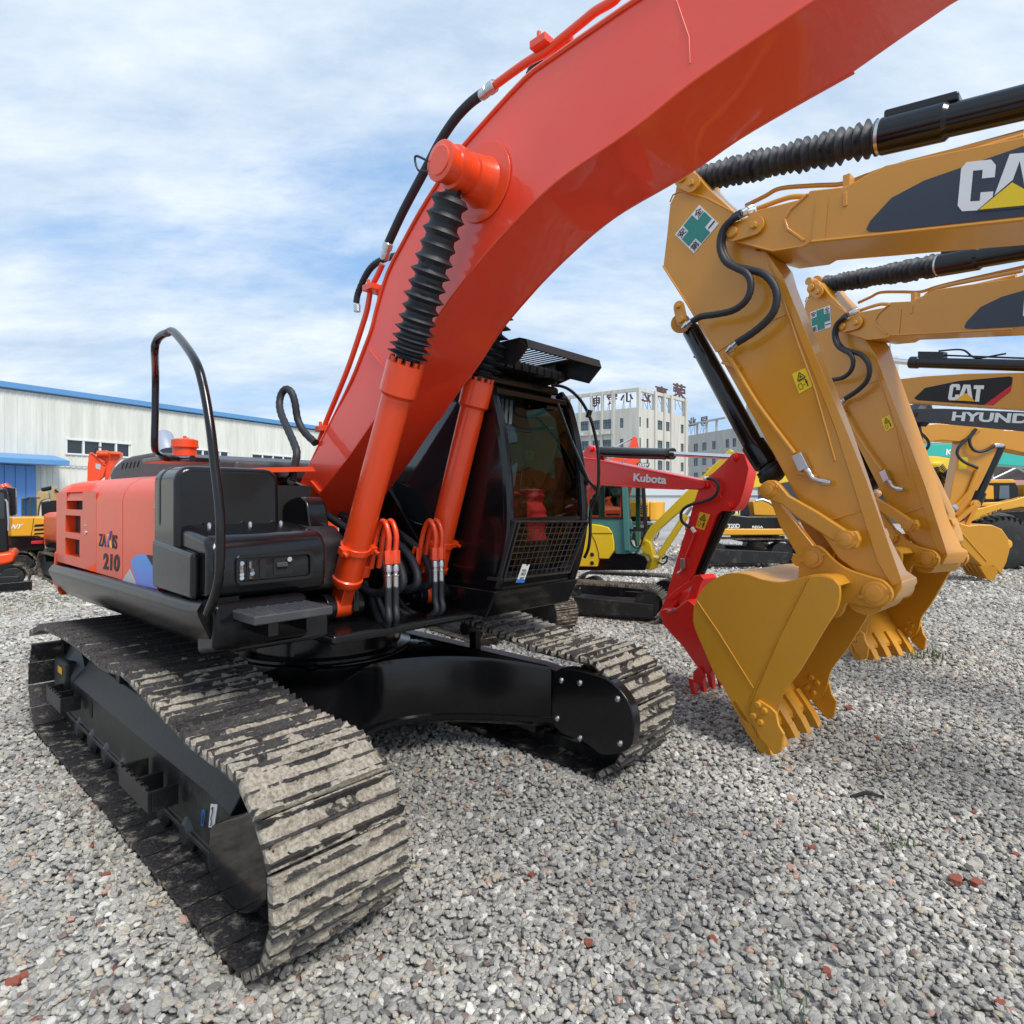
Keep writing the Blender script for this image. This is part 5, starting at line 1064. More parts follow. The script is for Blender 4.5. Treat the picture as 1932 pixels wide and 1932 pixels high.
def build_cat():
    F=CA; R_=ca
    # --- stick
    o=zc([(150,470),(172,440),(200,430),(232,440),(300,520),(430,640),(445,700),(560,850),(600,850),(640,900),(665,990)])+zd([(860,0),(960,290),(1050,580),(1180,840),(1240,880),(1243,910),(1195,990),(1130,960),(1090,900)])+zd([(880,745),(640,390),(430,0)])+zc([(350,1370),(255,1215),(195,1115),(130,1015),(75,930),(95,760),(110,610),(135,560)])
    P=F.T(o,SY); m=MB(); m.prism(P,-SY,SY); st=m.build('stick',catc,R_,bevel=.008)
    # flange strips and weld beads on its near face
    def strip(pts,zf,r=.007,y=SY+.002,par=st,mt=catc): m=MB(); m.tube([F.P(*p,y) for p in zf(pts)],r,6); return m.build('weld_seam',mt,par)
    strip([(110,600),(125,565),(160,545),(300,580),(430,650),(520,720)],zc); strip([(75,930),(190,1110),(350,1370)],zc,.009)
    strip([(355,1370),(560,1240),(705,1180)],zc,.006); strip([(830,530),(1005,480)],zd,.006)
    strip([(600,860),(660,990),(760,1300),(855,1560),(960,1932)],zc,.010)
    fr=MB(); fr.loft([[F.P(*p,y) for p in zc([(600,850),(690,980)])+zd([(920,0),(1040,300),(1243,880),(1185,905),(1100,760),(860,0)])] for y in (SY+.001,SY+.012)]); fr.build('edge_flange',catc,st,bevel=.003)
    for y,s in ((SY,1),(-SY,-1)):
        m=MB(); c=cp((200,480),SY,zc); c.y=y; m.lathe(c,c+Vector((0,s*.05,0)),[(0,.085),(.9,.085),(1,.075)],28); m.build('pin_boss',catc,st)
    # pin retainer plates
    def retainer(p1,p2,r,zf,par,y=SY):
        a,b=cp(p1,y,zf),cp(p2,y,zf); d=(b-a).normalized(); n=Vector((0,1,0)); u=n.cross(d); pts=[]
        for c,s0 in ((b,-90),(a,90)):
            for i in range(9): t=R(s0+180*i/8); pts.append(c+(d*math.cos(t)+u*math.sin(t))*r)
        m=MB(); m.loft([pts,[q+n*.022 for q in pts]]); m.lathe(a+n*.02,a+n*.045,[(0,r*.62),(.8,r*.62),(1,r*.5)],20); m.lathe(b+n*.02,b+n*.05,[(0,r*.42),(1,r*.36)],6); m.build('pin_retainer',catc,par,bevel=.003)
    retainer((178,478),(228,508),.075,zc,st,SY+.05); retainer((437,760),(550,725),.075,zc,st,.275); retainer((175,1210),(160,1140),.05,zc,st,SY+.03)
    # --- boom
    bp_=zc([(415,775),(440,715),(500,680),(560,640),(800,580),(830,540),(1010,520),(1220,410),(1932,262)])
    bq=zc([(1932,690),(1500,735),(1130,775),(840,805),(800,830),(640,855),(430,805)])
    top=F.T(bp_,.26); bot=F.T(bq,.26)
    d1=Vector((top[-1][0]-top[-2][0],top[-1][1]-top[-2][1])).normalized()
    T2=(top[-1][0]-1.6,top[-1][1]+.10); T3=(top[-1][0]-4.3,top[-1][1]-1.5); T4=(T3[0]-.1,T3[1]-.7); T5=(bot[0][0]-1.4,bot[0][1]+.02)
    m=MB(); m.prism(top+[T2,T3,T4,T5]+bot,-.26,.26); bm_=m.build('boom',catc,R_,bevel=.01)
    def bs(pts,r=.009): m=MB(); m.tube([F.P(*p,.262) for p in zc(pts)],r,6); m.build('weld_seam',catc,bm_)
    bs([(820,560),(730,640),(700,690),(715,740),(800,800)],.012); bs([(840,805),(1130,775),(1932,690)],.014); bs([(435,800),(640,852),(790,828)],.008)
    m=MB(); m.loft([[F.P(*p,y) for p in zc([(862,600),(925,590),(905,800),(840,805)])] for y in (.261,.266)]); m.build('wear_plate',catc,bm_)
    q=[F.P(*p,.2655) for p in zc([(1122,740),(1140,700),(1250,580),(1420,490),(1932,312),(1932,672),(1200,752),(1130,752)])]
    ext=F.t(*zc([(1932,312)])[0],.2655); ex2=F.t(*zc([(1932,672)])[0],.2655)
    q=q[:5]+[Vector((ext[0]-.6,.2655,ext[1]+.12)),Vector((ex2[0]-.5,.2655,ex2[1]))]+q[5:]
    dc=pane('dark_decal',q,navyv,bm_,n=(0,1,0))
    def ctext(t,quad,y,zf,par,m_=white,bold=.03,shear=0.): a,b,d=[F.P(*p,y) for p in zf(quad)]; return textmesh('lettering',t,m_,a,b-a,d-a,par,th=.003,bold=bold,shear=shear)
    def bl_(ch,quad): a,b,d=[F.P(*p,.270) for p in zc(quad)]; blockletter(ch,a,b-a,d-a,white,dc)
    bl_('C',[(1588,650),(1765,640),(1612,398)]); bl_('A',[(1768,600),(2020,590),(1790,360)]); bl_('T',[(2045,600),(2230,590),(2060,330)])
    pane('yellow_triangle',[F.P(*p,.274) for p in zc([(1700,640),(1872,500),(2060,606)])],yelv,dc,n=(0,1,0))
    tri=[F.P(*p,.2735) for p in zc([(1680,652),(1872,488),(2085,616)])]; pane('triangle_edge',tri,navyv,dc,th=.0004,n=(0,1,0))
    # lubricating pipes on the boom's top
    def pipe(pts,y,r,nm='boom_pipe',mt=catc,par=bm_,zf=zc,k=4,rib=0): m=MB(); m.tube(smoothpath([F.P(*p,y) for p in zf(pts)],k),r,10,rib=rib,ribn=1); return m.build(nm,mt,par)
    pipe([(560,635),(680,590),(760,572),(900,575),(1000,545),(1090,510),(1240,450),(1500,385),(1932,262)],.19,.020)
    pipe([(500,620),(600,570),(680,530),(860,515),(1010,505),(1200,440),(1932,240)],-.1,.018); pipe([(1080,505),(1220,430),(1932,250)],.05,.018)
    a=cp((1030,540),.19,zc); m=MB(); m.obox(a,(0,0,1),(0,1,0),(1,0,0),.20,.10,.05); m.obox(a+Vector((0,.02,-.09)),(0,0,1),(0,1,0),(1,0,0),.10,.12,.03); m.build('pipe_clamp',catc,bm_,bevel=.006)
    for q in ([(545,640),(470,670)],[(540,625),(480,655)]):
        A_,B_=cp(q[0],.20,zc),cp(q[1],.26,zc); m=MB(); m.lathe(A_,B_,[(0,.022),(.2,.03),(.5,.03),(.52,.024),(1,.024)],12); m.build('hose_fitting',steel,bm_)
    # black hoses curling over the joint
    h=[(470,672),(425,695),(385,740),(367,800),(372,860),(400,910),(450,940),(500,965),(525,1010),(520,1070),(490,1120),(430,1160),(340,1180),(270,1190),(225,1215)]
    m=MB(); m.hose([F.P(*p,.34) for p in zc(h)],.026,12,rib=.08,k=5); m.build('hydraulic_hose',rubber,st)
    h=[(480,655),(440,680),(395,740),(378,810),(395,880),(440,930),(520,950),(590,970),(640,1020),(660,1080),(650,1150),(610,1210),(540,1270),(455,1325)]
    m=MB(); m.hose([F.P(*p,.31) for p in zc(h)],.028,12,rib=.08,k=5); m.build('hydraulic_hose',rubber,st)
    for a,b in (((460,1322),(405,1372)),((225,1212),(178,1250))):
        m=MB(); m.lathe(cp(a,.27,zc),cp(b,.25,zc),[(0,.026),(.4,.026),(.42,.033),(.7,.033),(.72,.026),(1,.022)],12); m.build('hose_fitting',steel,st)
    # pipe down the stick
    m=MB(); m.tube(smoothpath([F.P(*p,.24) for p in zc([(400,1385),(430,1425),(560,1640),(750,1895)])],5),.019,10); sp_=m.build('stick_pipe',catc,st)
    a=cp((425,1440),.22,zc); m=MB(); m.obox(a,(1,0,.5),(0,1,0),(-.5,0,1),.16,.05,.03); m.build('pipe_clamp',catc,st,bevel=.004)
    a=cp((672,200),.245,zd); b=cp((655,165),.245,zd); d=(a-b).normalized()
    m=MB(); m.obox(a,d,(0,1,0),d.cross(Vector((0,1,0))),.13,.07,.075); m.lathe(cp((695,235),.245,zd),cp((720,265),.245,zd),[(0,.026),(1,.024)],10); m.tube(smoothpath([cp(p,.25,zd) for p in ((715,255),(735,290),(780,310))],5),.021,10); m.lathe(cp((775,310),.25,zd),cp((838,320),.25,zd),[(0,.028),(.3,.032),(.6,.026),(1,.022)],8); m.build('stop_valve',steel,st,bevel=.004)
    m=MB(); a=cp((700,270),.215,zd); m.obox(a,(1,0,.3),(0,1,0),(-.3,0,1),.15,.05,.03); m.build('pipe_clamp',catc,st,bevel=.004)
    # green cross safety sticker
    A_,B_,C_,D_=[F.P(*p,SY+.002) for p in zc([(262,615),(362,712),(235,865),(138,768)])] # top,right,bottom,left
    s=pane('safety_sticker',[A_,B_,C_,D_],white,st,n=(0,1,0))
    U=lambda u,v:D_+(A_-D_)*u+(C_-D_)*v+Vector((0,.006,0))
    cr=[(.32,.04),(.68,.04),(.68,.32),(.96,.32),(.96,.68),(.68,.68),(.68,.96),(.32,.96),(.32,.68),(.04,.68),(.04,.32),(.32,.32)]
    pane('green_cross',[U(a,1-b) for a,b in cr],greenv,s,n=(0,1,0),th=.002)
    ux=(A_-D_); vy=(D_-C_)
    for ch,u,v in (('安',.03,.03),('全',.72,.03),('第',.03,.72),('一',.72,.80)):
        hgt=.24 if ch!='一' else .04
        # characters follow the sticker's own tilt: text baseline runs left corner -> top corner
        o_=U(u,v+(.25 if ch!='一' else .04)); textmesh('lettering',ch,blackv,o_,ux*.25,vy*hgt,s,th=.002)
    warn_decal([(738,1487),(808,1452),(845,1548),(775,1587)],SY+.002,F,st,zc)
    # --- curl cylinder along the back of the stick
    m=MB(); a,b=cp((250,1290),-.0,zc),cp((430,200),0,zd); c=cp((490,255),0,zd)
    a=cp((215,1250),.0,zc); e=cp((395,95),0,zd); f_=cp((480,225),0,zd)
    m.lathe(a,e,[(0,.07),(.02,.082),(1,.082)],28); m.lathe(e,f_,[(0,.082),(.05,.10),(.9,.10),(1,.085)],28); m.build('bucket_cylinder',black,R_,ang=35)
    m=MB(); m.cyl(cp((165,1225),-.14,zc),cp((165,1225),.14,zc),.085,n=24); m.build('cylinder_pin_boss',catc,st)
    bx=cp((300,1420),0,zc); m=MB(); m.obox(bx,(1,0,.6),(0,1,0),(-.6,0,1),.26,.05,.035); m.build('pipe_clamp',black,R_)
    g=cp((540,300),0,zd); m=MB(); pr=[(0,.07),(.1,.09),(.2,.115),(.35,.105),(.45,.125),(.6,.12),(.8,.10),(1,.06)]; m.lathe(f_,g,pr,24,jit=.2); m.build('rod_bellows',rubber,R_,ang=60)
    # tipping links
    lk=zd([(440,350),(450,320),(480,303),(520,302),(550,330),(600,390),(760,480),(930,590),(985,590),(1005,640),(985,690),(930,695),(880,670),(840,640),(640,510),(560,440),(480,410),(450,390)])
    P=F.T(lk,.34); m=MB(); m.prism(P,.29,.345); m.build('tipping_link',catc,R_,bevel=.012,seg=3); m=MB(); m.prism(F.T(lk,.34),-.345,-.29); m.build('tipping_link',catc,R_,bevel=.012,seg=3)
    def pin(p,r,y,zf=zd,par=st,h=.06):
        c=cp(p,y,zf); n=Vector((0,1,0)); m=MB(); m.lathe(c,c+n*h,[(0,r),(.45,r),(.5,r*.92),(.62,r*.92),(.63,r*.66),(.98,r*.66),(1,r*.6)],32); m.obox(c+n*h*.4,(1,0,-.35),n,(.35,0,1),r*2.5,.02,.022); m.build('pin',catc,par,ang=30)
    pin((485,358),.062,.345,h=.035); pin((925,640),.068,.345,h=.04); pin((735,740),.077,.28,h=.035); pin((1090,945),.085,.28,h=.035)
    h2=zd([(510,430),(620,480),(700,640),(720,700),(660,760),(640,720),(560,560)]); m=MB(); m.prism(F.T(zd([(500,400),(560,430),(760,680),(740,780),(690,780),(560,560)]),.2),.17,.24); m.prism(F.T(zd([(500,400),(560,430),(760,680),(740,780),(690,780),(560,560)]),.2),-.24,-.17); m.build('bucket_link',catc,R_,bevel=.01)
    m=MB(); m.cyl(cp((485,358),-.33,zd),cp((485,358),.33,zd),.05,n=20); m.build('link_pin',catc,R_)
    # --- bucket
    BW=.5; by=BW
    side=zd([(75,985),(110,920),(170,870),(240,835),(310,828),(380,840),(460,868),(550,880),(620,868),(700,845),(790,842),(850,860),(885,900),(890,960),(870,1040),(800,1150),(730,1270),(650,1400),(580,1490),(550,1550),(530,1640),(470,1720),(320,1640),(240,1490),(180,1400),(110,1240),(65,1130),(60,1050)])
    S=F.T(smooth_px(side),by); 
    back=F.T(smooth_px(zd([(885,900),(850,860),(790,842),(700,845),(620,868),(550,880),(460,868),(380,840),(310,828),(240,835),(170,870),(110,920),(75,985),(60,1050),(65,1130),(110,1240),(180,1400),(240,1490),(320,1640)])),by)
    m=MB(); m.prism(S,by-.03,by); b1=m.build('bucket',catd,R_,bevel=.004)
    m=MB(); m.prism(S,-by,-by+.03); m.build('side_plate',catd,b1)
    # curved wrapper
    inner_=[]
    cxm=sum(p[0] for p in S)/len(S); czm=sum(p[1] for p in S)/len(S)
    for i,p in enumerate(back):
        a=Vector(back[max(0,i-1)]); b=Vector(back[min(len(back)-1,i+1)]); d=(b-a).normalized(); n=Vector((-d.y,d.x)); 
        if n.dot(Vector((cxm-p[0],czm-p[1])))<0: n=-n
        inner_.append((p[0]+n.x*.03,p[1]+n.y*.03))
    m=MB(); m.loft([[Vector((a[0],y,a[1])) for y in (-by+.001,by-.001)]+[Vector((b[0],y,b[1])) for y in (by-.001,-by+.001)] for a,b in zip(back,inner_)]); m.build('wrapper',catd,b1,ang=60)
    # lip round the top tube near the ears
    tubec=F.t(*zd([(850,930)])[0],by); m=MB()
    # ears
    ear=zd([(650,870),(660,760),(690,700),(740,672),(790,690),(860,760),(940,810),(1060,850),(1130,870),(1180,920),(1185,970),(1150,1015),(1080,1025),(990,1010),(930,1000),(900,1060),(850,1080),(780,960),(700,900)])
    for y0_,y1_ in ((.235,.275),(-.275,-.235)):
        m=MB(); m.prism(F.T(smooth_px(ear),.275),y0_,y1_); m.build('bucket_ear',catd,b1,bevel=.006)
    m=MB(); c=cp((1090,945),0,zd); c2=cp((735,740),0,zd)
    m.cyl(c+Vector((0,-.27,0)),c+Vector((0,.27,0)),.055,n=20); m.cyl(c2+Vector((0,-.27,0)),c2+Vector((0,.27,0)),.05,n=20); m.cyl(c+Vector((0,-.23,0)),c+Vector((0,.23,0)),.125,n=28); m.build('ear_pin',catd,b1)
    # side bands, welds
    def wl(pts,r=.005): m=MB(); m.tube([F.P(*p,by+.003) for p in zd(pts)],r,6); m.build('weld_seam',catd,b1)
    wl([(80,985),(200,1160),(400,1480)]); wl([(710,855),(540,1200),(370,1580)])
    m=MB(); m.loft([[F.P(*p,y) for p in zd([(720,850),(790,845),(850,862),(885,900),(890,960),(870,1040),(730,1270),(580,1490),(530,1640),(475,1700),(375,1600),(545,1200)])] for y in (by+.0005,by+.010)]); m.build('wear_band',catd,b1,bevel=.003)
    # side cutter with bolts
    sc_=zd([(430,1545),(500,1590),(530,1620),(545,1690),(575,1740),(560,1840),(520,1855),(440,1760),(395,1670),(385,1600),(400,1560)])
    for s in (1,-1):
        y0_=by+.010 if s>0 else -by-.035; m=MB(); m.prism(F.T(sc_,by+.03),y0_,y0_+.028); c_=m.build('side_cutter',catd,b1,bevel=.006)
        for p in ((427,1573),(463,1608),(403,1637),(440,1672)):
            a=cp(p,by+.038,zd); 
            if s>0: m=MB(); m.lathe(a,a+Vector((0,.02,0)),[(0,.026),(.6,.026),(1,.018)],10); m.build('bolt',catd,c_)
            m=MB(); a2=Vector((a.x,-by+.03,a.z)) if s<0 else Vector((a.x,by-.03,a.z)); n=Vector((0,1 if s<0 else -1,0)); m.lathe(a2,a2+n*.02,[(0,.028),(.6,.026),(1,.016)],10); m.build('bolt',catd,c_)
    # cutting edge and five teeth
    lp0=F.t(*zd([(320,1630)])[0],by); lp1=F.t(*zd([(405,1775)])[0],by)
    d=Vector((lp1[0]-lp0[0],0,lp1[1]-lp0[1])).normalized(); n=Vector((d.z,0,-d.x)); n= n if n.x<0 else -n
    base=Vector((lp0[0],0,lp0[1]))
    m=MB(); m.loft([[base+d*a+n*b+Vector((0,y,0)) for a,b in ((-.10,.0),(.16,.0),(.20,.02),(.16,.045),(-.10,.035))] for y in (-by,by)]); m.build('cutting_edge',catd,b1,bevel=.003)
    for i in range(5):
        y=-by+.06+(2*by-.12)*i/4; m=MB()
        sec=lambda t,hw,hh,o=0: [base+d*t+n*(.022+o)+Vector((0,y,0))+Vector((0,a*hw,0))+n*b*hh for a,b in ((-1,-1),(1,-1),(1,1),(-1,1))]
        m.loft([sec(.02,.045,.05),sec(.14,.05,.055),sec(.24,.042,.045)]); ad=m.build('tooth_adapter',catd,b1,bevel=.006)
        m=MB(); m.loft([sec(.22,.048,.052),sec(.30,.045,.042),sec(.44,.032,.012)]); m.build('tooth_tip',catd,ad,bevel=.005)
    # --- arm cylinder on top, running off to the right
    a=cp((215,478),0,zc); A1=cp((250,485),0,zc); B1=cp((1200,265),0,zc); C1=cp((1400,205),0,zc); D1=cp((1932,88),0,zc)
    m=MB(); n_=24; prf=[(0,.05),(.01,.075)]
    for k in range(n_): u=k/n_; prf+= [(u+.2/n_,.075+.02*u),(u+.5/n_,.112+.015*u+random.uniform(-.01,.01)),(u+.85/n_,.08+.02*u)]
    prf+=[(1,.09)]; m.lathe(A1,B1,prf,26,jit=.12); m.build('rod_bellows',rubber,R_,ang=50)
    d=(D1-B1).normalized(); m=MB(); m.lathe(B1,B1+d*5.2,[(0,.10),(.001,.125),(.075,.125),(.08,.105),(1,.105)],32); cy=m.build('arm_cylinder',black,R_,ang=35)
    m=MB(); m.lathe(B1-d*.02,B1+d*.01,[(0,.118),(1,.118)],28); m.build('hose_clip',steel,cy)
    m=MB(); m.obox(B1+d*.25+Vector((0,.0,.13)),d,(0,1,0),(0,0,1),.45,.12,.07); m.build('port_block',black,cy,bevel=.02)
    m=MB(); m.cyl(a+Vector((0,-.24,0)),a+Vector((0,.24,0)),.05,n=20); m.cyl(a+Vector((0,-.10,0)),a+Vector((0,.10,0)),.09,n=24); m.cyl(a,A1,.045,n=16); m.build('rod_end',catc,R_)
def smooth_px(p): return smooth2(p,3)
build_cat()
def copy_tree(o,parent=None):
    c=o.copy(); col.objects.link(c); 
    if parent: c.parent=parent
    for ch in list(o.children): copy_tree(ch,c)
    return c
c2=copy_tree(ca); c2.location=(4.533,7.412,0); c2.rotation_euler=(0,0,1.995)
c2['label']='second ochre excavator arm, its upright green cross sticker half hidden by the nearer arm'
# the second machine's sticker hangs upright: turn it about the stick's face normal
for s in c2.children_recursive:
    if s.name.startswith('safety_sticker'):
        me=s.data; cc_=sum((v.co for v in me.vertices),Vector())/len(me.vertices)
        M4=Matrix.Translation(cc_+Vector((.02,0,.03)))@Matrix.Rotation(R(-36),4,'Y')@Matrix.Translation(-cc_)
        s.matrix_local=M4
_a,_b=CA.t(*zc([(1130,775)])[0],.26),CA.t(*zc([(1932,690)])[0],.26); _d=Vector((_b[0]-_a[0],0,_b[1]-_a[1])).normalized()*.42
for s in c2.children_recursive:
    if s.name.startswith('dark_decal'): s.location=_d
# ================================================================== generic excavator for the others
def loopband(hl,r,zc_,n=10):
    return [(x,zc_+r) for x in np.linspace(-hl,hl,6)]+arc(hl,zc_,r,88,-88,n)+[(x,zc_-r) for x in np.linspace(hl,-hl,6)]+arc(-hl,zc_,r,-92,-268,n)
def crawler(root,s,gauge=1.1,hl=1.7,r=.40,wdt=.30,mt=None,fm=None):
    for sg in (1,-1):
        y=gauge*s*sg; m=MB(); lp=loopband(hl*s,r*s,r*s+.03); per=chain_path(lp,10)[1]; n=int(per/(.17*s)); path,_=chain_path(lp,n); 
        for p,d in path:
            nr=Vector((-d.z,0,d.x)); nr=nr if nr.dot(p-Vector((0,0,r*s)))>0 else -nr; c=Vector((p.x,y,p.z)); m.obox(c,d,(0,1,0),nr,.155*s,wdt*2*s,.03*s)
            for o_ in (-.05,.0,.05): m.obox(c+nr*.025*s+d*o_*s,d,(0,1,0),nr,.014*s,wdt*2*s,.03*s)
        m.build('track',trackm,root,smooth=False)
        m=MB(); m.loft([[Vector((x,y+o_,z)) for x,z in ((-hl*s,.15*s),(hl*s,.15*s),(hl*s*.98,.50*s),(hl*s*.6,.60*s),(-hl*s*.6,.60*s),(-hl*s*.98,.50*s))] for o_ in (-.22*s,.22*s)])
        for e in (-1,1): m.cyl((e*hl*s,y-.2*s,r*s+.03),(e*hl*s,y+.2*s,r*s+.03),r*s*.8,n=24)
        m.build('side_frame',fm or blackf,root,bevel=.015)
    m=MB(); m.box(-.7*s,.7*s,-gauge*s,gauge*s,.35*s,.7*s); m.cyl((0,0,.7*s),(0,0,1.0*s),.6*s,n=32); m.build('undercarriage',blackf,root)
def gen(name,label,F,s,cm,cabm,pose,side=None,cwm=None,cab=True,gauge=1.1,cw=2.4,tone=None,boomm=None,stm=None,skirtm=None,louvre=True,blade=False):
    r=F.empty(name,label,'excavator',GRP); crawler(r,s,gauge)
    S=lambda *a:Vector([q*s for q in a])
    m=MB(); m.box(-1.7*s,1.2*s,-1.25*s,1.25*s,1.0*s,1.25*s); m.build('deck',skirtm or black,r,bevel=.03)
    m=MB(); m.prism([(y*s,z*s) for y,z in ((-1.3,1.25),(-1.3,2.0),(-1.22,2.12),(-.3,2.2),(1.22,2.12),(1.3,2.0),(1.3,1.25))],-1.6*s,.0,'x'); h=m.build('engine_house',cm,r,bevel=.05*s,seg=3)
    m=MB(); m.prism([(y*s,z*s) for y,z in ((-1.28,1.25),(-1.28,1.95),(-.4,1.95),(-.4,1.25))],.02,1.1*s,'x'); m.build('toolbox',skirtm or black,r,bevel=.05*s,seg=3)
    m=MB(); pl=smooth2([(-1.62*s,-1.3*s),(-2.0*s,-1.2*s),(-cw*s,-.7*s),(-(cw+.08)*s,0),(-cw*s,.7*s),(-2.0*s,1.2*s),(-1.62*s,1.3*s)],4); m.prism(pl,1.05*s,2.08*s,'z'); cwo=m.build('counterweight',cwm or cm,r,bevel=.07*s,seg=4)
    if louvre:
        m=MB()
        for k in range(4):
            for sg in (-1,1): m.box(-1.5*s,-.9*s,sg*1.302*s-.004,sg*1.302*s+.004,(1.4+.13*k)*s,(1.47+.13*k)*s)
        m.build('louvres',dark,h)
    if cab:
        x0,x1,y0,y1=-.1*s,1.45*s,.35*s,1.3*s; pr=[(x0,1.25*s),(x0,2.75*s),(x0+.15*s,2.88*s),(x1-.35*s,2.88*s),(x1-.1*s,2.6*s),(x1,1.9*s),(x1-.08*s,1.3*s)]
        m=MB()
        wt=.07*s
        for y in (y0,y1-wt):   # open side frames
            for a,b in zip(pr,pr[1:]+pr[:1]): m.bar((a[0],y+wt/2,a[1]),(b[0],y+wt/2,b[1]),wt,wt*1.3,up=(0,1,0))
            m.box(x0,x1-.03*s,y,y+wt*.9,1.25*s,1.85*s); m.box(x0+.55*s,x0+.62*s,y,y+wt*.9,1.8*s,2.85*s)
        m.box(x0,x1-.35*s,y0,y1,2.82*s,2.9*s); m.box(x1-.1*s,x1-.02*s,y0,y1,1.3*s,1.75*s); m.box(x0,x0+.05*s,y0,y1,1.25*s,2.0*s); m.box(x0,x1-.1*s,y0,y1,1.25*s,1.32*s)
        for a,b in zip(pr[3:6],pr[4:7]): pass
        cb=m.build('cab',cabm,r,bevel=.012)
        m=MB()
        for y in (y0+.02*s,y1-.02*s): m.prism(pr,y-.003,y+.003)
        m.loft([[Vector((a,y,b)) for a,b in ((x1-.35*s,2.86*s),(x1-.1*s,2.6*s),(x1-.005*s,1.9*s),(x1-.015*s,1.75*s))] for y in (y0,y1)],cap=False,close=False); m.box(x0+.0,x0+.01,y0,y1,2.0*s,2.8*s); m.build('glass',glass,cb,smooth=False)
        m=MB(); m.box(.2*s,.75*s,.55*s,1.1*s,1.4*s,1.6*s); m.box(.12*s,.28*s,.55*s,1.1*s,1.5*s,2.3*s); m.build('seat',dark,cb,bevel=.03)
    # working gear: pose = boom polyline (x,z) incl. foot, knee, tip ; stick end ; bucket curl direction
    b=[Vector((x*s,0,z*s)) for x,z in pose['boom']]; bw=.24*s
    m=MB(); tk=[.16,.30,.34,.22,.14]; P=smoothpath(b,6); rings=[]
    for i,p in enumerate(P):
        t=i/(len(P)-1); d=(P[min(i+1,len(P)-1)]-P[max(i-1,0)]).normalized(); u=Vector((-d.z,0,d.x)); w_=np.interp(t,[0,.25,.5,.8,1],tk)*s; rings.append([p+u*w_+Vector((0,-bw,0)),p+u*w_+Vector((0,bw,0)),p-u*w_+Vector((0,bw,0)),p-u*w_+Vector((0,-bw,0))])
    m.loft(rings); bo=m.build('boom',boomm or cm,r,bevel=.01)
    if 'stick' in pose:
        a=Vector((pose['stick'][0][0]*s,0,pose['stick'][0][1]*s)); e=Vector((pose['stick'][1][0]*s,0,pose['stick'][1][1]*s)); d=(e-a).normalized(); u=Vector((-d.z,0,d.x)); tp_=b[-1]
        m=MB(); hw=.17*s; kk=(tp_-a).dot(d)
        m.loft([[a+d*t+u*w1+Vector((0,y,0)) for t,w1 in ((0,.10*s),(kk*.9,.30*s*pose.get('su',1)),((e-a).length,.12*s),((e-a).length,-.12*s),(kk,-.26*s),(0,-.10*s))] for y in (-hw,hw)]); st=m.build('stick',stm or cm,r,bevel=.008)
        m=MB(); f0=P[len(P)//2]+Vector((0,0,.45*s)); m.cyl(f0,f0.lerp(a,.6),.085*s,n=16); m.build('arm_cylinder',black,r); m=MB(); m.cyl(f0.lerp(a,.6),a,.045*s,n=12); m.build('cylinder_rod',chrome,r)
        if 'bucket' in pose:
            ang=pose['bucket']; ca_,sa_=math.cos(R(ang)),math.sin(R(ang)); pb=[(0,.12),(.35,.30),(.75,.28),(1.05,.02),(1.1,-.3),(.9,-.62),(.55,-.95),(.42,-1.0),(.3,-.55),(.1,-.25),(-.1,-.1)]
            q=[(e.x+(x*ca_-z*sa_)*s,e.z+(x*sa_+z*ca_)*s) for x,z in pb]; m=MB(); m.prism(smooth2(q+[q[0]],2)[:-1],-.5*s,.5*s); bk=m.build('bucket',pose.get('bm',cm),r,bevel=.02)
            m=MB()
            for k in range(5): y=-.42*s+.21*s*k; t=Vector((q[7][0],y,q[7][1])); dd=(Vector((q[7][0]-q[5][0],0,q[7][1]-q[5][1]))).normalized(); m.loft([[t+Vector((0,.04*s,0)),t+Vector((0,-.04*s,0)),t+dd.cross(Vector((0,1,0)))*.06*s],[t+dd*.2*s+Vector((0,.02*s,0)),t+dd*.2*s+Vector((0,-.02*s,0)),t+dd*.2*s+dd.cross(Vector((0,1,0)))*.02*s]])
            m.build('teeth',pose.get('bm',cm),bk)
    for y in (-.32*s,.32*s):
        m=MB(); f0=S(.95,0,1.25)+Vector((0,y,0)); t0=P[len(P)//2]+Vector((0,y,0)); m.cyl(f0,f0.lerp(t0,.55),.085*s,n=16); m.cyl(f0.lerp(t0,.55),t0,.045*s,n=12); m.build('lift_cylinder',pose.get('cm',cm),r)
    if blade:
        m=MB(); m.loft([[Vector((x,y,z)) for x,z in ((1.95*s,.05),(2.05*s,.12),(2.0*s,.35*s),(2.08*s,.62*s),(2.02*s,.62*s),(1.93*s,.35*s),(1.97*s,.12))] for y in (-1.2*s,1.2*s)]); m.box(1.2*s,1.98*s,-.6*s,-.45*s,.2*s,.35*s); m.box(1.2*s,1.98*s,.45*s,.6*s,.2*s,.35*s); m.build('dozer_blade',blackf,r,bevel=.01)
    return r
up={'boom':[(.15,1.7),(.9,3.2),(2.0,4.2),(3.6,4.3),(5.2,3.8)],'stick':[(5.7,4.5),(4.6,1.2)],'bucket':-30}
low={'boom':[(.15,1.7),(1.0,2.9),(1.9,3.3),(3.0,2.9),(4.0,2.2)],'stick':[(4.3,2.9),(3.0,.6)],'bucket':-160}
for (nm,F,lb) in (('a',Frame(6.75,.05,2.33),''),('b',Frame(7.2,1.55,1.995),'')): pass
#PART5
# ================================================================== left background machines
zl=Z(0,1380,300)
def zl(pts): return [(x*300/1380*.644,(1380+y*300/1380)*.644) for x,y in pts]
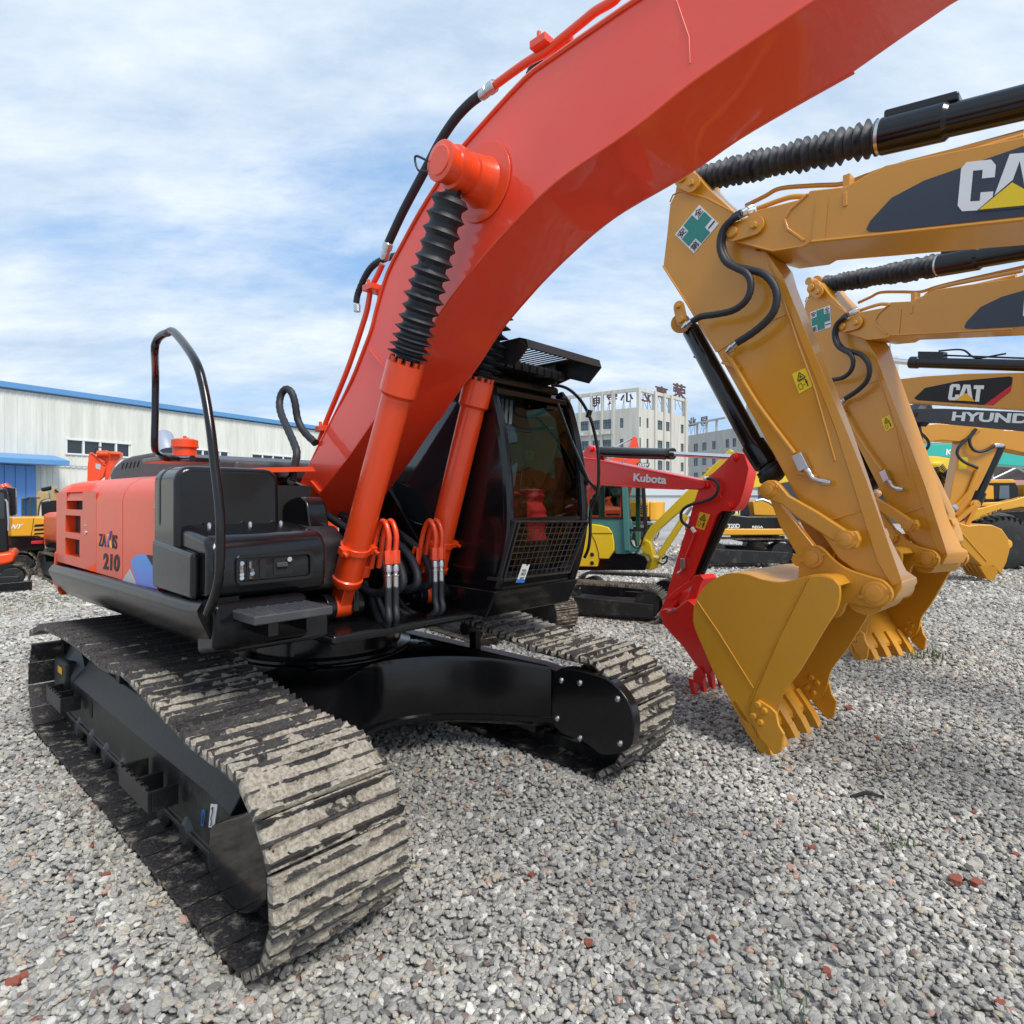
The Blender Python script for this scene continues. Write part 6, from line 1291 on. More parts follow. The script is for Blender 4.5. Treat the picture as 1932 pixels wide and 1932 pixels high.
# machines here are modelled on their own upright planes, each with its real depth
def tr_(F,root,pts,y0,y1,mt,nm,zf=zl,bev=.03,par=None,seg=3): m=MB(); m.prism(F.T(zf(pts),y0),y0,y1); return m.build(nm,mt,par or root,bevel=bev,seg=seg)
def xrange(F,a,b,y,zf=zl): return F.t(*zf([a])[0],y)[0],F.t(*zf([b])[0],y)[0]
def track_run(F,root,x0,x1,y,r,hw,fm=blackf,pitch=.13):
    lp=[(a+(x0+x1)/2,b) for a,b in loopband((x1-x0)/2-r,r,r+.02)]; _,per=chain_path(lp,10); path,_=chain_path(lp,int(per/pitch)); mm=MB()
    for p,d in path:
        nr=Vector((-d.z,0,d.x)); cc_=Vector((min(max(p.x,x0+r),x1-r),0,r+.02)); nr=nr if nr.dot(p-cc_)>0 else -nr; c=Vector((p.x,y,p.z)); mm.obox(c,d,(0,1,0),nr,pitch*.9,hw*2,.022)
        for o_ in (-.32,.0,.32): mm.obox(c+nr*.02+d*o_*pitch,d,(0,1,0),nr,.014,hw*2,.025)
    mm.build('track',trackm,root,smooth=False)
    m=MB(); m.loft([[Vector((x,y+o_,z)) for x,z in ((x0+r*.6,r*.35),(x1-r*.6,r*.35),(x1-r*.6,r*1.15),(x0+r*.6,r*1.35))] for o_ in (-hw*1.0,hw*.8)])
    for e in (x0+r,x1-r): m.cyl((e,y-hw*.8,r+.02),(e,y+hw*.8,r+.02),r*.75,n=24)
    m.build('side_frame',fm,root,bevel=.015)
PF=Frame(-12.6,15.2,R(32)); sn=PF.empty('excavator','amber yellow excavator with three slits and slanted white letters on its body, at the left','excavator',GRP)
body=tr_(PF,sn,[(-60,640),(220,618),(560,615),(605,640),(625,700),(612,900),(560,905),(520,880),(-60,890)],0,1.2,yello,'body',bev=.05)
m=MB(); m.tube([PF.P(*p,-.002) for p in zl([(455,635),(440,760),(415,885)])],.007,6); m.build('panel_gap',dark,body)
a,b_,d_=[PF.P(*p,-.004) for p in zl([(90,790),(305,775),(110,725)])]; textmesh('lettering','SANY',white,a-(b_-a)*.33,(b_-a)*1.33,d_-a,body,th=.006,bold=.03,shear=.3)
for z_ in ((718,752),(775,806),(832,856)): tr_(PF,sn,[(470,z_[0]+3),(600,z_[0]-6),(598,z_[1]-6),(455,z_[1]+2)],-.006,.004,dark,'slit',bev=0,par=body)
chs=tr_(PF,sn,[(-60,890),(520,885),(600,905),(605,1060),(340,1085),(-60,1070)],.05,1.1,black,'chassis',bev=.03); tr_(PF,sn,[(420,945),(580,935),(575,980),(415,985)],.0,.06,redv,'tail_marking',par=chs,bev=.01)
tr_(PF,sn,[(200,1070),(600,1065),(560,1180),(200,1190)],.3,.9,blackf,'swing_base')
xa_,xb_=xrange(PF,(-150,1200),(500,1200),.1); track_run(PF,sn,xa_,xb_,.15,.30,.2); track_run(PF,sn,xa_,xb_,1.3,.30,.2)
cb=tr_(PF,sn,[(285,600),(285,375),(400,345),(490,350),(495,600),(470,600),(470,372),(420,372),(420,600),(395,600),(395,365),(310,385),(310,600)],1.0,1.06,greym,'cab_frame',bev=.01)
m=MB(); m.prism(PF.T(zl([(300,380),(400,355),(485,365),(485,605),(300,605)]),1.1),1.1,1.104); m.build('glass',glass,cb,smooth=False); m=MB(); m.prism(PF.T(zl([(285,370),(400,345),(490,350),(488,372),(400,368),(285,392)]),1.0),1.0,1.9); m.build('roof',greym,cb,bevel=.02)
BF=Frame(-15.5,20.,R(32)); bg_=BF.empty('excavator','weathered beige excavator with bent arm beyond the amber one, in front of the blue door','excavator',GRP)
bs=tr_(BF,bg_,[(465,620),(490,440),(500,290),(535,270),(650,285),(668,370),(600,385),(545,410),(520,480),(505,620)],0,.45,beige,'boom',bev=.02)
tr_(BF,bg_,[(690,250),(700,215),(745,205),(768,215),(775,330),(750,470),(700,590),(640,640),(655,480),(680,350)],.05,.40,beige,'stick',bev=.02)
m=MB(); a,b_=[BF.P(*p,.2) for p in zl([(560,255),(700,225)])]; m.cyl(a,b_,.07,n=14); m.tube(smoothpath([BF.P(*p,.0) for p in zl([(740,250),(790,300),(795,360),(760,470)])],5),.03,8); m.build('arm_cylinder',black,bg_)
tr_(BF,bg_,[(550,420),(660,395),(640,600),(560,640)],.8,1.8,dglass,'cab',bev=.03); tr_(BF,bg_,[(480,620),(900,620),(900,900),(480,900)],.5,2.5,beige,'engine_house'); m=MB(); m.cyl(BF.P(*zl([(735,530)])[0],-.1),BF.P(*zl([(735,530)])[0],.3),.33,n=24); m.build('counterweight',black,bg_)
xa_,xb_=xrange(BF,(450,1000),(900,1000),.5); track_run(BF,bg_,xa_,xb_,.6,.4,.25)
gen('excavator','older orange excavator directly behind the tail of the big orange one',Frame(-9.85,14.9,-.746),.76,oranged,black,{'boom':[(.15,1.5),(.9,1.9),(1.8,2.0),(2.8,1.7)]},cwm=oranged,louvre=False,cab=False)
z0_=Z(0,1200,500); QF=Frame(-12.4,18.6,R(25)); qr=QF.empty('excavator','folded orange excavator arm showing above the engine cover of the big orange machine','excavator',GRP)
st_=tr_(QF,qr,[(985,900),(990,640),(1005,500),(1025,480),(1045,490),(1190,620),(1200,650),(1170,760),(1010,900)],0,.25,oranged,'boom',zf=z0_,bev=.02)
tr_(QF,qr,[(1075,490),(1110,465),(1200,460),(1260,480),(1370,480),(1375,520),(1345,560),(1290,620),(1240,730),(1180,900),(1190,640)],.1,.5,oranged,'stick',zf=z0_,bev=.02)
m=MB(); P_=lambda p,y=-.02: QF.P(*z0_([p])[0],y)
for k in range(2): m.tube([P_((1035+k*18,490+k*8)),P_((1190,600+k*28))],.022,8)
m.cyl(P_((1100,500),-.05),P_((1230,500),-.05),.09,n=16); m.cyl(P_((1250,495),0),P_((1360,500),0),.06,n=14); m.build('arm_cylinder',oranged,qr); m=MB(); m.hose([P_(p) for p in ((1075,490),(1085,440),(1110,425),(1150,430),(1190,460))],.02,8); m.build('hydraulic_hose',rubber,qr)
tr_(QF,qr,[(1080,610),(1140,620),(1135,680),(1085,670)],-.01,.0,greyv,'name_plate',zf=z0_,bev=0,par=st_)
tr_(QF,qr,[(1000,900),(1700,900),(1700,1200),(1000,1200)],.2,2.,oranged,'engine_house',zf=z0_)
MF_=Frame(-10.6,12.7,R(36)); mr2=MF_.empty('excavator','small orange and black excavator with dozer blade, cut off by the left picture edge','excavator',GRP)
cb=tr_(MF_,mr2,[(-300,225),(50,225),(95,260),(110,400),(125,700),(105,800),(120,1095),(-300,1100)],.25,1.3,black,'cab',bev=.05)
tr_(MF_,mr2,[(-300,290),(40,290),(55,330),(60,640),(-300,680)],.235,.245,dglass,'glass',par=cb,bev=0); m=MB(); m.tube([MF_.P(*p,.22) for p in zl([(70,380),(95,420),(115,690),(112,800)])],.018,8); m.build('pillar_edge',silver,cb)
tr_(MF_,mr2,[(60,220),(120,212),(208,225),(215,590),(110,620),(60,600)],1.0,1.5,black,'boom_guard',bev=.02)
m=MB(); 
for p in ((20,180),(60,170),(85,190)): a=MF_.P(*zl([p])[0],1.1); m.lathe(a,a+Vector((.05,0,-.12)),[(0,.05),(.5,.075),(1,.05)],12)
m.build('boom_tip',oranged,mr2)
tr_(MF_,mr2,[(-300,1125),(0,1110),(150,1082),(200,1095),(208,1140),(195,1200),(150,1245),(0,1275),(-300,1300)],.0,1.3,oranged,'skirt',bev=.07,seg=4)
m=MB(); pts=zl([(-300,1330),(60,1400),(85,1500),(80,1600)])
tp=[MF_.P(*p,0) for p in zl([(-300,1262),(230,1245),(300,1280),(350,1340),(375,1400),(382,1480)])]
x1_=MF_.t(*zl([(385,1400)])[0],.0)[0]; track_run(MF_,mr2,x1_-2.2,x1_,.15,.27,.05); track_run(MF_,mr2,x1_-2.2,x1_,.35,.27,.22,pitch=.11)
bl=tr_(MF_,mr2,[(-300,1545),(430,1480),(432,1640),(-300,1700)],-.25,-.12,black,'dozer_blade',bev=.01); tr_(MF_,mr2,[(-300,1640),(432,1600),(432,1650),(-300,1700)],-.27,-.252,blackm,'blade_edge',par=bl,bev=.005)
# ================================================================== centre: red mini excavator arm
zk=Z(1600,1050,800); zk2=Z(1600,1400,800); zk3=Z(1640,1100,500)
KF=Frame(1.92,6.2,-.927)
kr=KF.empty('excavator','red mini excavator reaching out from behind the black cab, white letters on its boom','excavator',GRP)
YB=-.10
def kp(p,y=YB,zf=zk): return KF.P(*zf([p])[0],y)
def kprism(pts,hw,mt,nm,par,zf=zk,bev=.006,y0=None,seg=2):
    m=MB(); y=-hw if y0 is None else y0; P=KF.T(zf(pts),y); m.prism(P,y,hw if y0 is None else y0+.03); return m.build(nm,mt,par,bevel=bev,seg=seg)
kb=kprism([(205,700),(330,705),(600,760),(900,820),(1120,865),(1150,880),(1150,905),(1120,925),(1060,930),(700,910),(380,885),(330,895),(270,960),(240,1000),(200,1200),(60,1300),(60,700)],.085,red,'boom',kr)
m=MB(); m.tube([kp(p,-.092) for p in ((215,705),(330,712),(600,768),(950,838),(1100,866))],.008,6); m.tube([kp(p,-.092) for p in ((250,890),(380,892),(700,915),(980,925))],.008,6); m.build('weld_seam',red,kb)
m=MB(); m.prism(KF.T(zk([(945,845),(1060,862),(1140,885),(1145,905),(1110,922),(945,922)]),-.10),-.105,-.084); m.build('tip_plate',red,kb,bevel=.004)
kprism([(250,690),(285,625),(310,615),(340,625),(380,705),(330,712)],.07,red,'cylinder_bracket',kb)
m=MB(); a=kp((320,642),-.07); m.lathe(a,a+Vector((0,-.03,0)),[(0,.035),(.7,.035),(1,.025)],20); a=kp((1108,890),-.105); m.lathe(a,a+Vector((0,-.02,0)),[(0,.045),(1,.04)],20); m.build('pin',red,kb)
st=kprism([(1075,930),(1100,860),(1180,810),(1250,745),(1310,680),(1345,665),(1400,675),(1415,720),(1432,780),(1400,930),(1370,1020),(1330,1075),(1290,1082),(1240,1078),(1205,1110),(1150,1250),(1100,1380),(1040,1530),(985,1620),(920,1730),(860,1830),(810,1840),(800,1800),(850,1680),(900,1500),(960,1300),(1015,1130),(1040,1030)],.075,red,'stick',kr)
m=MB()
for p,r_ in (((1335,700),.035),((1298,1042),.04),((825,1812),.032),((878,1690),.035)):
    a=kp(p,-.075); m.lathe(a,a+Vector((0,-.03,0)),[(0,r_),(.6,r_),(.62,r_*.6),(1,r_*.55)],20)
m.build('pin',red,st)
m=MB(); m.tube([kp(p,-.078) for p in ((1130,860),(1180,910),(1245,985))],.005,6); m.build('weld_seam',red,st)
a,b_,d_=[KF.P(*p,-.0865) for p in zk([(618,868),(850,890),(622,812)])]; d_=d_; textmesh('lettering','Kubota',white,a,b_-a,d_-a,kb,th=.003,bold=.03)
def kpane(pts,mt,y,par,zf=zk,nm='sticker'): return pane(nm,[KF.P(*p,y) for p in zf(pts)],mt,par,n=(0,-1,0))
warn_decal([(1088,1085),(1162,1105),(1118,1215),(1058,1195)],-.0765,KF,st,zk,amberv,sgn=-1)
# arm cylinder (dark tube, bright rod)
m=MB(); A_,B_,C_=kp((365,655),0),kp((898,675),0),kp((1335,700),0); m.lathe(A_,B_,[(0,.045),(.01,.055),(.93,.055),(.94,.062),(1,.062)],20); m.tube([A_+Vector((0,-.05,-.05)),A_.lerp(B_,.5)+Vector((0,-.06,-.06)),B_+Vector((-.05,-.06,-.05))],.012,8); m.build('arm_cylinder',black,kr)
m=MB(); m.cyl(B_,C_,.026,n=16); m.build('cylinder_rod',chrome,kr)
m=MB(); m.hose([kp(p,-.12) for p in ((1140,850),(1180,855),(1210,880),(1215,930),(1185,980),(1120,1010),(1040,1030),(985,1055),(955,1095),(960,1150),(1000,1185),(1035,1200))],.016,10); hs=m.build('hydraulic_hose',rubber,st)
for p,q_ in (((1030,1195),(1052,1230)),((1120,848),(1150,850))): m=MB(); m.cyl(kp(p,-.12),kp(q_,-.11),.02,n=10); m.build('hose_fitting',white,hs)
m=MB(); m.tube([kp(p,-.09) for p in ((1048,1235),(1035,1290),(985,1410),(975,1430))],.009,8); m.build('stick_pipe',red,st)
m=MB(); a=kp((970,1450),-.10); m.obox(a,(0,0,1),(0,1,0),(1,0,0),.10,.04,.05); m.tube([kp((965,1475),-.1),kp((955,1505),-.1),kp((930,1520),-.1)],.013,8); m.build('stop_valve',steel,st,bevel=.004)
m=MB(); A_,B_,C_=kp((1290,1060),0),kp((1085,1520),0),kp((1065,1565),0); m.lathe(A_,B_,[(0,.04),(.02,.052),(1,.052)],20); m.build('bucket_cylinder',black,kr); MB().cyl(B_,C_,.024,n=12).build('cylinder_rod',chrome,kr)
kprism([(1025,1570),(1040,1540),(1090,1530),(1115,1560),(1090,1600),(1060,1700),(1030,1760),(960,1770),(940,1740),(970,1720),(1000,1690),(1035,1600)],.11,red,'bucket_link',kr)
kprism([(860,1690),(900,1650),(1000,1580),(1050,1560),(1060,1590),(940,1665),(890,1710)],.10,red,'tipping_link',kr)
zq=zk2
kbk=kprism([(800,940),(830,925),(900,935),(1000,860),(1045,900),(1080,1000),(1150,1150),(1190,1330),(1150,1400),(1090,1370),(1060,1330),(970,1200),(870,1090),(825,1040),(820,1000)],.26,red,'bucket',kr,zq,bev=.012)
m=MB()
P0=kp((1130,1390),0,zq)
for k in range(4):
    y=-.22+.147*k; a=Vector((P0.x,y,P0.z)); d=(kp((1150,1520),0,zq)-kp((1130,1390),0,zq)).normalized(); m.loft([[a+Vector((dx,dy,0)) for dx,dy in ((-.03,-.03),(.03,-.03),(.03,.03),(-.03,.03))],[a+d*.17+Vector((dx,dy,0)) for dx,dy in ((-.02,-.02),(.02,-.02),(.02,.02),(-.02,.02))],[a+d*.27+Vector((dx,dy,0)) for dx,dy in ((-.008,-.012),(.008,-.012),(.008,.012),(-.008,.012))]])
m.build('teeth',red,kbk)
m=MB(); m.prism(KF.T(zq([(1045,1370),(1090,1330),(1130,1400),(1095,1470),(1045,1440)]),-.27),-.285,-.262); m.build('side_cutter',red,kbk,bevel=.005)
m=MB()
for p in ((870,943),(908,935)): a=kp(p,-.26,zq); m.lathe(a,a+Vector((0,-.02,0)),[(0,.022),(1,.018)],6)
m.build('bolt',steel,kbk)
# body of the red mini behind the cab
KO=Frame(KF.X-3.45*KF.c,KF.Y-3.45*KF.s,KF.a)
BK=Frame(KF.X,KF.Y,KF.a)
def off_child(o,dx): o.location=(dx,0,0)
base=bpy.data.objects.new('base',None)
m=MB()
for sg in (1,-1):
    y=.62*sg; lp=loopband(.80,.24,.27); path,per=chain_path(lp,46)
    mm=MB()
    for p,d in path:
        nr=Vector((-d.z,0,d.x)); nr=nr if nr.dot(p-Vector((0,0,.27)))>0 else -nr; c=Vector((p.x-3.75,y,p.z)); mm.obox(c,d,(0,1,0),nr,.085,.40,.02)
        for o_ in (-.03,.015): mm.obox(c+nr*.015+d*o_,d,(0,1,0),nr,.01,.40,.022)
    mm.build('track',trackm,kr,smooth=False); MB().box(-4.5,-3.0,y-.13,y+.13,.1,.40).build('side_frame',blackf,kr,bevel=.03)
MB().prism(smooth2([(-5.0,0),(-4.8,-.6),(-4.2,-.85),(-3.2,-.8),(-3.0,0),(-3.2,.8),(-4.2,.85),(-4.8,.6),(-5.0,0)],3)[:-1],.6,1.3,'z').build('engine_house',red,kr,bevel=.06,seg=3)
# ================================================================== yellow mini with green-grey cab
YF_=Frame(1.75,10.6,-.42)
yr=YF_.empty('excavator','yellow mini excavator with a green grey cab, seen under the red boom','excavator',GRP)
def yp(p,y,zf=zk): return YF_.P(*zf([p])[0],y)
def yprism(pts,y0,y1,mt,nm,par=yr,zf=zk,bev=.015,seg=3): m=MB(); m.prism(YF_.T(zf(pts),y0),y0,y1); return m.build(nm,mt,par,bevel=bev,seg=seg)
YA=-.55
hd=yprism([(190,1180),(290,1168),(380,1178),(440,1195),(468,1235),(480,1300),(482,1360),(440,1420),(375,1418),(360,1475),(200,1472)],YA,.5,yell,'engine_hood')
m=MB()
for p in ((325,1388),(325,1448)): a=yp(p,YA); m.lathe(a,a+Vector((0,-.01,0)),[(0,.035),(1,.028)],16)
m.tube([yp(p,YA-.002) for p in ((318,1240),(350,1300),(372,1380),(375,1420))],.006,6); m.tube([yp(p,YA-.002) for p in ((318,1238),(470,1238))],.005,6); m.build('hood_seam',dark,hd)
# cab: open frame of pillars with glass
cb=yprism([(290,1130),(550,1135),(600,1140),(612,1200),(590,1310),(620,1330),(665,1330),(640,1365),(570,1385),(490,1385),(482,1300),(465,1230),(430,1190),(290,1165)],YA+.02,YA+.10,cabteal,'cab')
m=MB()
def fr(a,b,w_,mt=None,y=YA+.04): m.bar(yp(a,y),yp(b,y),w_,.06,up=(0,1,0))
m.bar(yp((560,880),YA+.04),yp((580,1360),YA+.04),.09,.14,up=(0,1,0)); m.bar(yp((290,880),YA+.05),yp((290,1150),YA+.05),.06,.08,up=(0,1,0)); m.bar(yp((250,880),YA+.05),yp((700,880),YA+.05),.08,.10,up=(0,1,0)); m.build('pillar',cabteal,cb,bevel=.01)
m=MB(); m.bar(yp((540,900),YA+.03),yp((540,1130),YA+.03),.03,.05,up=(0,1,0)); m.bar(yp((380,905),YA+.03),yp((380,1125),YA+.03),.02,.03,up=(0,1,0)); m.bar(yp((290,1128),YA+.03),yp((550,1132),YA+.03),.03,.04,up=(0,1,0)); m.bar(yp((685,880),YA+.03),yp((705,1200),YA+.03),.05,.07,up=(0,1,0)); m.bar(yp((590,1215),YA+.03),yp((705,1215),YA+.03),.04,.05,up=(0,1,0)); m.tube(smoothpath([yp(p,YA+.03) for p in ((590,1220),(600,1300),(625,1335),(665,1330),(700,1215))],4),.015,6); m.tube([yp((620,1240),YA+.05),yp((640,1330),YA+.05)],.018,6); m.build('window_seal',dark,cb)
m=MB(); m.prism(YF_.T(zk([(290,880),(550,880),(550,1130),(290,1130)]),YA+.07),YA+.07,YA+.075); m.prism(YF_.T(zk([(580,880),(700,880),(700,1210),(590,1210)]),YA+.07),YA+.07,YA+.075); m.build('glass',glass,cb,smooth=False)
yprism([(290,1010),(320,990),(360,1010),(375,1110),(300,1110)],-.2,.1,greym,'seat',cb)
# roof and far side of the cab
m=MB(); P=[yp((250,880),YA+.05),yp((705,880),YA+.05)]; m.loft([[P[0]+Vector((0,y,0)),P[1]+Vector((0,y,0)),P[1]+Vector((0,y,.12)),P[0]+Vector((0,y,.12))] for y in (0,1.0)]); m.build('roof',cabteal,cb,bevel=.03)
m=MB()
for p in ((290,880),(560,880)): a=yp(p,YA+.05)+Vector((0,.95,0)); m.bar(a,a+Vector((0,0,-1.2)),.07,.07)
m.build('pillar',cabteal,cb)
# base, swing post, boom
yprism([(455,1378),(640,1378),(700,1400),(720,1440),(700,1500),(200,1500),(200,1475),(370,1478),(380,1420),(455,1425)],YA+.05,.6,black,'deck')
sw=yprism([(680,1300),(700,1280),(735,1300),(760,1400),(790,1420),(830,1340),(800,1430),(790,1480),(740,1500),(690,1490),(690,1470),(725,1465),(715,1400),(665,1345)],-.15,.12,yell,'swing_post')
bm_=yprism([(665,1310),(680,1285),(735,1190),(800,1130),(900,1030),(985,945),(1010,925),(1300,640),(1330,660),(1060,1000),(1010,1040),(900,1120),(800,1210),(750,1270),(735,1320),(690,1345)],-.12,.08,yell,'boom')
m=MB(); m.cyl(yp((800,1400),-.14),yp((990,1110),-.14),.055,n=16); m.build('lift_cylinder',yell,yr); MB().cyl(yp((980,1120),-.14),yp((1030,1050),-.14),.028,n=12).build('cylinder_rod',chrome,yr)
m=MB(); a=yp((690,1310),-.12); m.lathe(a,a+Vector((0,-.03,0)),[(0,.07),(.6,.07),(.62,.04),(1,.04)],20); m.build('pin',yell,sw)
m=MB(); m.hose([yp(p,-.16) for p in ((790,1440),(820,1455),(850,1440),(855,1400),(820,1420))],.015,8); m.build('hydraulic_hose',rubber,yr)
m=MB(); m.cyl(yp((560,1470),.0),yp((690,1478),.0),.03,n=12); m.build('swing_rod',chrome,yr)
xa_=YF_.t(*zk([(30,1700)])[0],-.85)[0]; xb_=YF_.t(*zk([(838,1700)])[0],-.85)[0]
track_run(YF_,yr,xa_,xb_,-.72,.27,.2); track_run(YF_,yr,xa_,xb_,.72,.27,.2)
m=MB(); m.loft([[Vector((x,y,z)) for x,z in ((xb_+.05,.08),(xb_+.12,.1),(xb_+.08,.25),(xb_+.14,.42),(xb_+.1,.42),(xb_+.02,.25))] for y in (-.9,.9)]); m.box(xb_-.9,xb_+.06,-.4,-.3,.2,.3); m.box(xb_-.9,xb_+.06,.3,.4,.2,.3); m.build('dozer_blade',blackf,yr,bevel=.01)
# ================================================================== black and amber excavator with number on its side
DF=Frame(6.6,18.6,R(-3))
dr=DF.empty('excavator','amber excavator with black side panel and white number 320D, behind the ochre bucket','excavator',GRP)
def dprism(pts,y0,y1,mt,nm,par=dr,bev=.03,seg=3): m=MB(); m.prism(DF.T(zk(pts),y0),y0,y1); return m.build(nm,mt,par,bevel=bev,seg=seg)
dY=-1.2
pn=dprism([(1150,1130),(1310,1105),(1420,1118),(1660,1120),(1730,1160),(1735,1205),(1150,1210)],dY,1.2,black,'side_panel')
dprism([(1340,1010),(1430,1005),(1445,1100),(1440,1120),(1315,1120),(1310,1060)],dY+.2,dY+1.2,black,'cab',bev=.05)
dprism([(1120,1205),(1700,1205),(1725,1215),(1725,1238),(1690,1250),(1120,1252)],dY-.05,1.2,yello,'deck_rail')
dprism([(1460,1010),(1600,1000),(1650,1040),(1640,1115),(1470,1110)],dY+.5,1.1,yello,'engine_frame')
dprism([(1390,1250),(1690,1250),(1690,1300),(1390,1300)],dY+.6,.6,black,'swing_base')
tq=lambda t,quad,par,y=dY-.006,m_=white,b=.03: (lambda a,b_,d_: textmesh('lettering',t,m_,a,b_-a,d_-a,par,th=.004,bold=b))(*[DF.P(*p,y) for p in zk(quad)])
tq('320D',[(1285,1202),(1370,1202),(1285,1170)],pn); tq('REGA',[(1458,1202),(1535,1202),(1458,1184)],pn); tq('AT',[(1335,1108),(1380,1108),(1335,1058)],pn,dY+.19)
pane('yellow_triangle',[DF.P(*p,dY+.186) for p in zk([(1320,1112),(1345,1090),(1370,1112)])],yelv,pn,n=(0,-1,0))
xa_=DF.t(*zk([(1100,1400)])[0],dY)[0]; xb_=DF.t(*zk([(1765,1400)])[0],dY)[0]
track_run(DF,dr,xa_,xb_,dY+.15,.40,.28,pitch=.17); track_run(DF,dr,xa_,xb_,1.1,.40,.28,pitch=.17)
m=MB(); m.prism(DF.T(zk([(1140,770),(1180,800),(1500,790),(1620,800),(1720,850),(1730,870),(1530,905),(1400,925),(1300,960),(1240,1010)]),.3),.1,.6); m.build('boom',yell,dr,bevel=.02)
m=MB(); m.hose([DF.P(*p,dY+.1) for p in zk([(1480,1010),(1530,1000),(1580,1020),(1620,1050)])],.04,8); m.build('rail',steel,dr)
# far orange excavator with navy name plate
OF=Frame(5.2,27.,R(0))
orr=gen('excavator','bright orange excavator whose arm peaks above the red boom',Frame(1.8,29,R(5)),.95,orange,black,{'boom':[(.15,1.7),(.9,2.6),(1.7,3.4),(2.6,3.75),(3.7,4.15)],'stick':[(4.25,5.2),(3.55,1.2)],'bucket':-165,'su':1.6})
a,b_,d_=[Frame(1.8,29,R(5)).P(*p,-.24) for p in zk([(640,765),(728,765),(645,738)])]
pl_=pane('name_plate',[a,b_,b_+(d_-a),d_],navyv,orr,n=(0,-1,0)); textmesh('lettering','OOSAN',white,a+(b_-a)*.1+(d_-a)*.15+Vector((0,-.006,0)),(b_-a)*.82,(d_-a)*.7,pl_,th=.004,bold=.03,shear=.3)
gen('excavator','orange excavator far behind, seen through the green grey cab',Frame(2.0,20.5,R(200)),.8,oranged,black,low)
gen('excavator','amber excavator far behind between the red boom and yellow arm',Frame(5.4,31.,R(170)),.9,yello,greym,low)
gen('excavator','teal excavator far behind, seen through the green grey cab window',Frame(2.3,26.,R(240)),.8,teal,teal,low)
gen('excavator','red orange excavator far behind left of the yellow mini',Frame(.9,17.5,R(215)),.62,oranged,black,low)
# ================================================================== right background
zr=Z(2560,1100,440)
def traced(F,root,pts,y0,y1,mt,nm,zf=zr,bev=.015,seg=2,par=None): m=MB(); m.prism(F.T(zf(pts),y0),y0,y1); return m.build(nm,mt,par or root,bevel=bev,seg=seg)
# third ochre boom (with full red-and-black decal)
TF=Frame(6.7,10.4,2.05)
t3=TF.empty('excavator','ochre excavator boom third in the row, with a black decal ending in a red stripe','excavator',GRP)
def mir(F,pts,y,zf=zr): return F.T(zf(pts),y)
def tprism(F,r_,pts,yn,yf,mt,nm,zf=zr,bev=.012,par=None): m=MB(); m.prism(F.T(zf(pts),yn),yf,yn); return m.build(nm,mt,par or r_,bevel=bev)
b3=tprism(TF,t3,[(100,40),(190,60),(640,10),(1200,-25),(1932,-40),(2600,-20),(2600,560),(1932,445),(1100,390),(270,340),(100,340)],.24,-.24,catc,'boom')
dc=pane('dark_decal',[TF.P(*p,.244) for p in zr([(520,290),(660,160),(1100,70),(1750,12),(1785,30),(1770,125),(1430,378),(1400,378),(560,318)])],blackv,b3,n=(0,1,0))
pane('red_stripe',[TF.P(*p,.245) for p in zr([(1770,125),(1755,205),(1530,382),(1425,378)])],redv,b3,n=(0,1,0))
def t3x(t,quad): a,b,d=[TF.P(*p,.250) for p in zr(quad)]; blockletter(t,a,b-a,d-a,white,dc)
t3x('C',[(952,318),(1085,322),(985,110)]); t3x('A',[(1075,322),(1275,332),(1100,115)]); t3x('T',[(1265,335),(1395,340),(1290,125)])
pane('yellow_triangle',[TF.P(*p,.2545) for p in zr([(1045,318),(1190,225),(1305,335)])],amberv,dc,n=(0,1,0))
z5_=lambda pts:[(1610+x*.23333,644+y*.23333) for x,y in pts]
A_,B_,C_=[TF.P(*p,0) for p in z5_([(150,140),(465,170),(1700,205)])]
MB().cyl(A_,B_,.05,n=14).build('cylinder_rod',chrome,t3)
m=MB(); d=(C_-B_).normalized(); m.lathe(B_,C_,[(0,.10),(.06,.10),(.07,.085),(1,.085)],18); m.obox(B_+d*.35+Vector((0,0,.12)),d,(0,1,0),(0,0,1),.4,.12,.12); m.tube([B_+d*.5+Vector((0,0,.13)),B_+d*2+Vector((0,0,.10)),C_+Vector((0,0,.10))],.015,6); m.hose([B_+d*.45+Vector((0,0,.2)),B_+d*.8+Vector((0,0,.22)),B_+d*1.0+Vector((0,0,.1)),B_+d*1.4+Vector((0,0,.17))],.015,6); m.build('arm_cylinder',black,t3)
tprism(TF,t3,[(100,40),(220,60),(330,500),(560,1500),(640,1880),(560,1900),(300,900),(60,200)],.17,-.17,catc,'stick')
# dark boom with white letters
HF=Frame(8.6,13.6,2.0)
h4=HF.empty('excavator','dark grey excavator boom with white capital letters, under the third ochre boom','excavator',GRP)
hb=tprism(HF,h4,[(300,430),(690,425),(900,425),(1932,470),(2600,500),(2600,790),(1932,722),(640,600),(400,600),(300,520)],.24,-.24,greym,'boom')
a,b_,d_=[HF.P(*p,.246) for p in zr([(1000,582),(1932+340,632),(1018,465)])]; textmesh('lettering','HYUNDAI',white,a,b_-a,d_-a,hb,th=.004,bold=.04)
m=MB(); c=[HF.P(*p,.0) for p in zr([(330,500),(450,520),(560,500),(640,520),(700,500)])]; m.lathe(c[0],c[-1],[(0,.12),(.2,.20),(.4,.16),(.6,.24),(.85,.26),(1,.20)],18,jit=.5); m.build('joint_cover',rubber,h4)
tprism(HF,h4,[(420,600),(520,620),(560,900),(720,1450),(830,1870),(780,1880),(600,1300),(440,820)],.14,-.1,blackf,'stick')
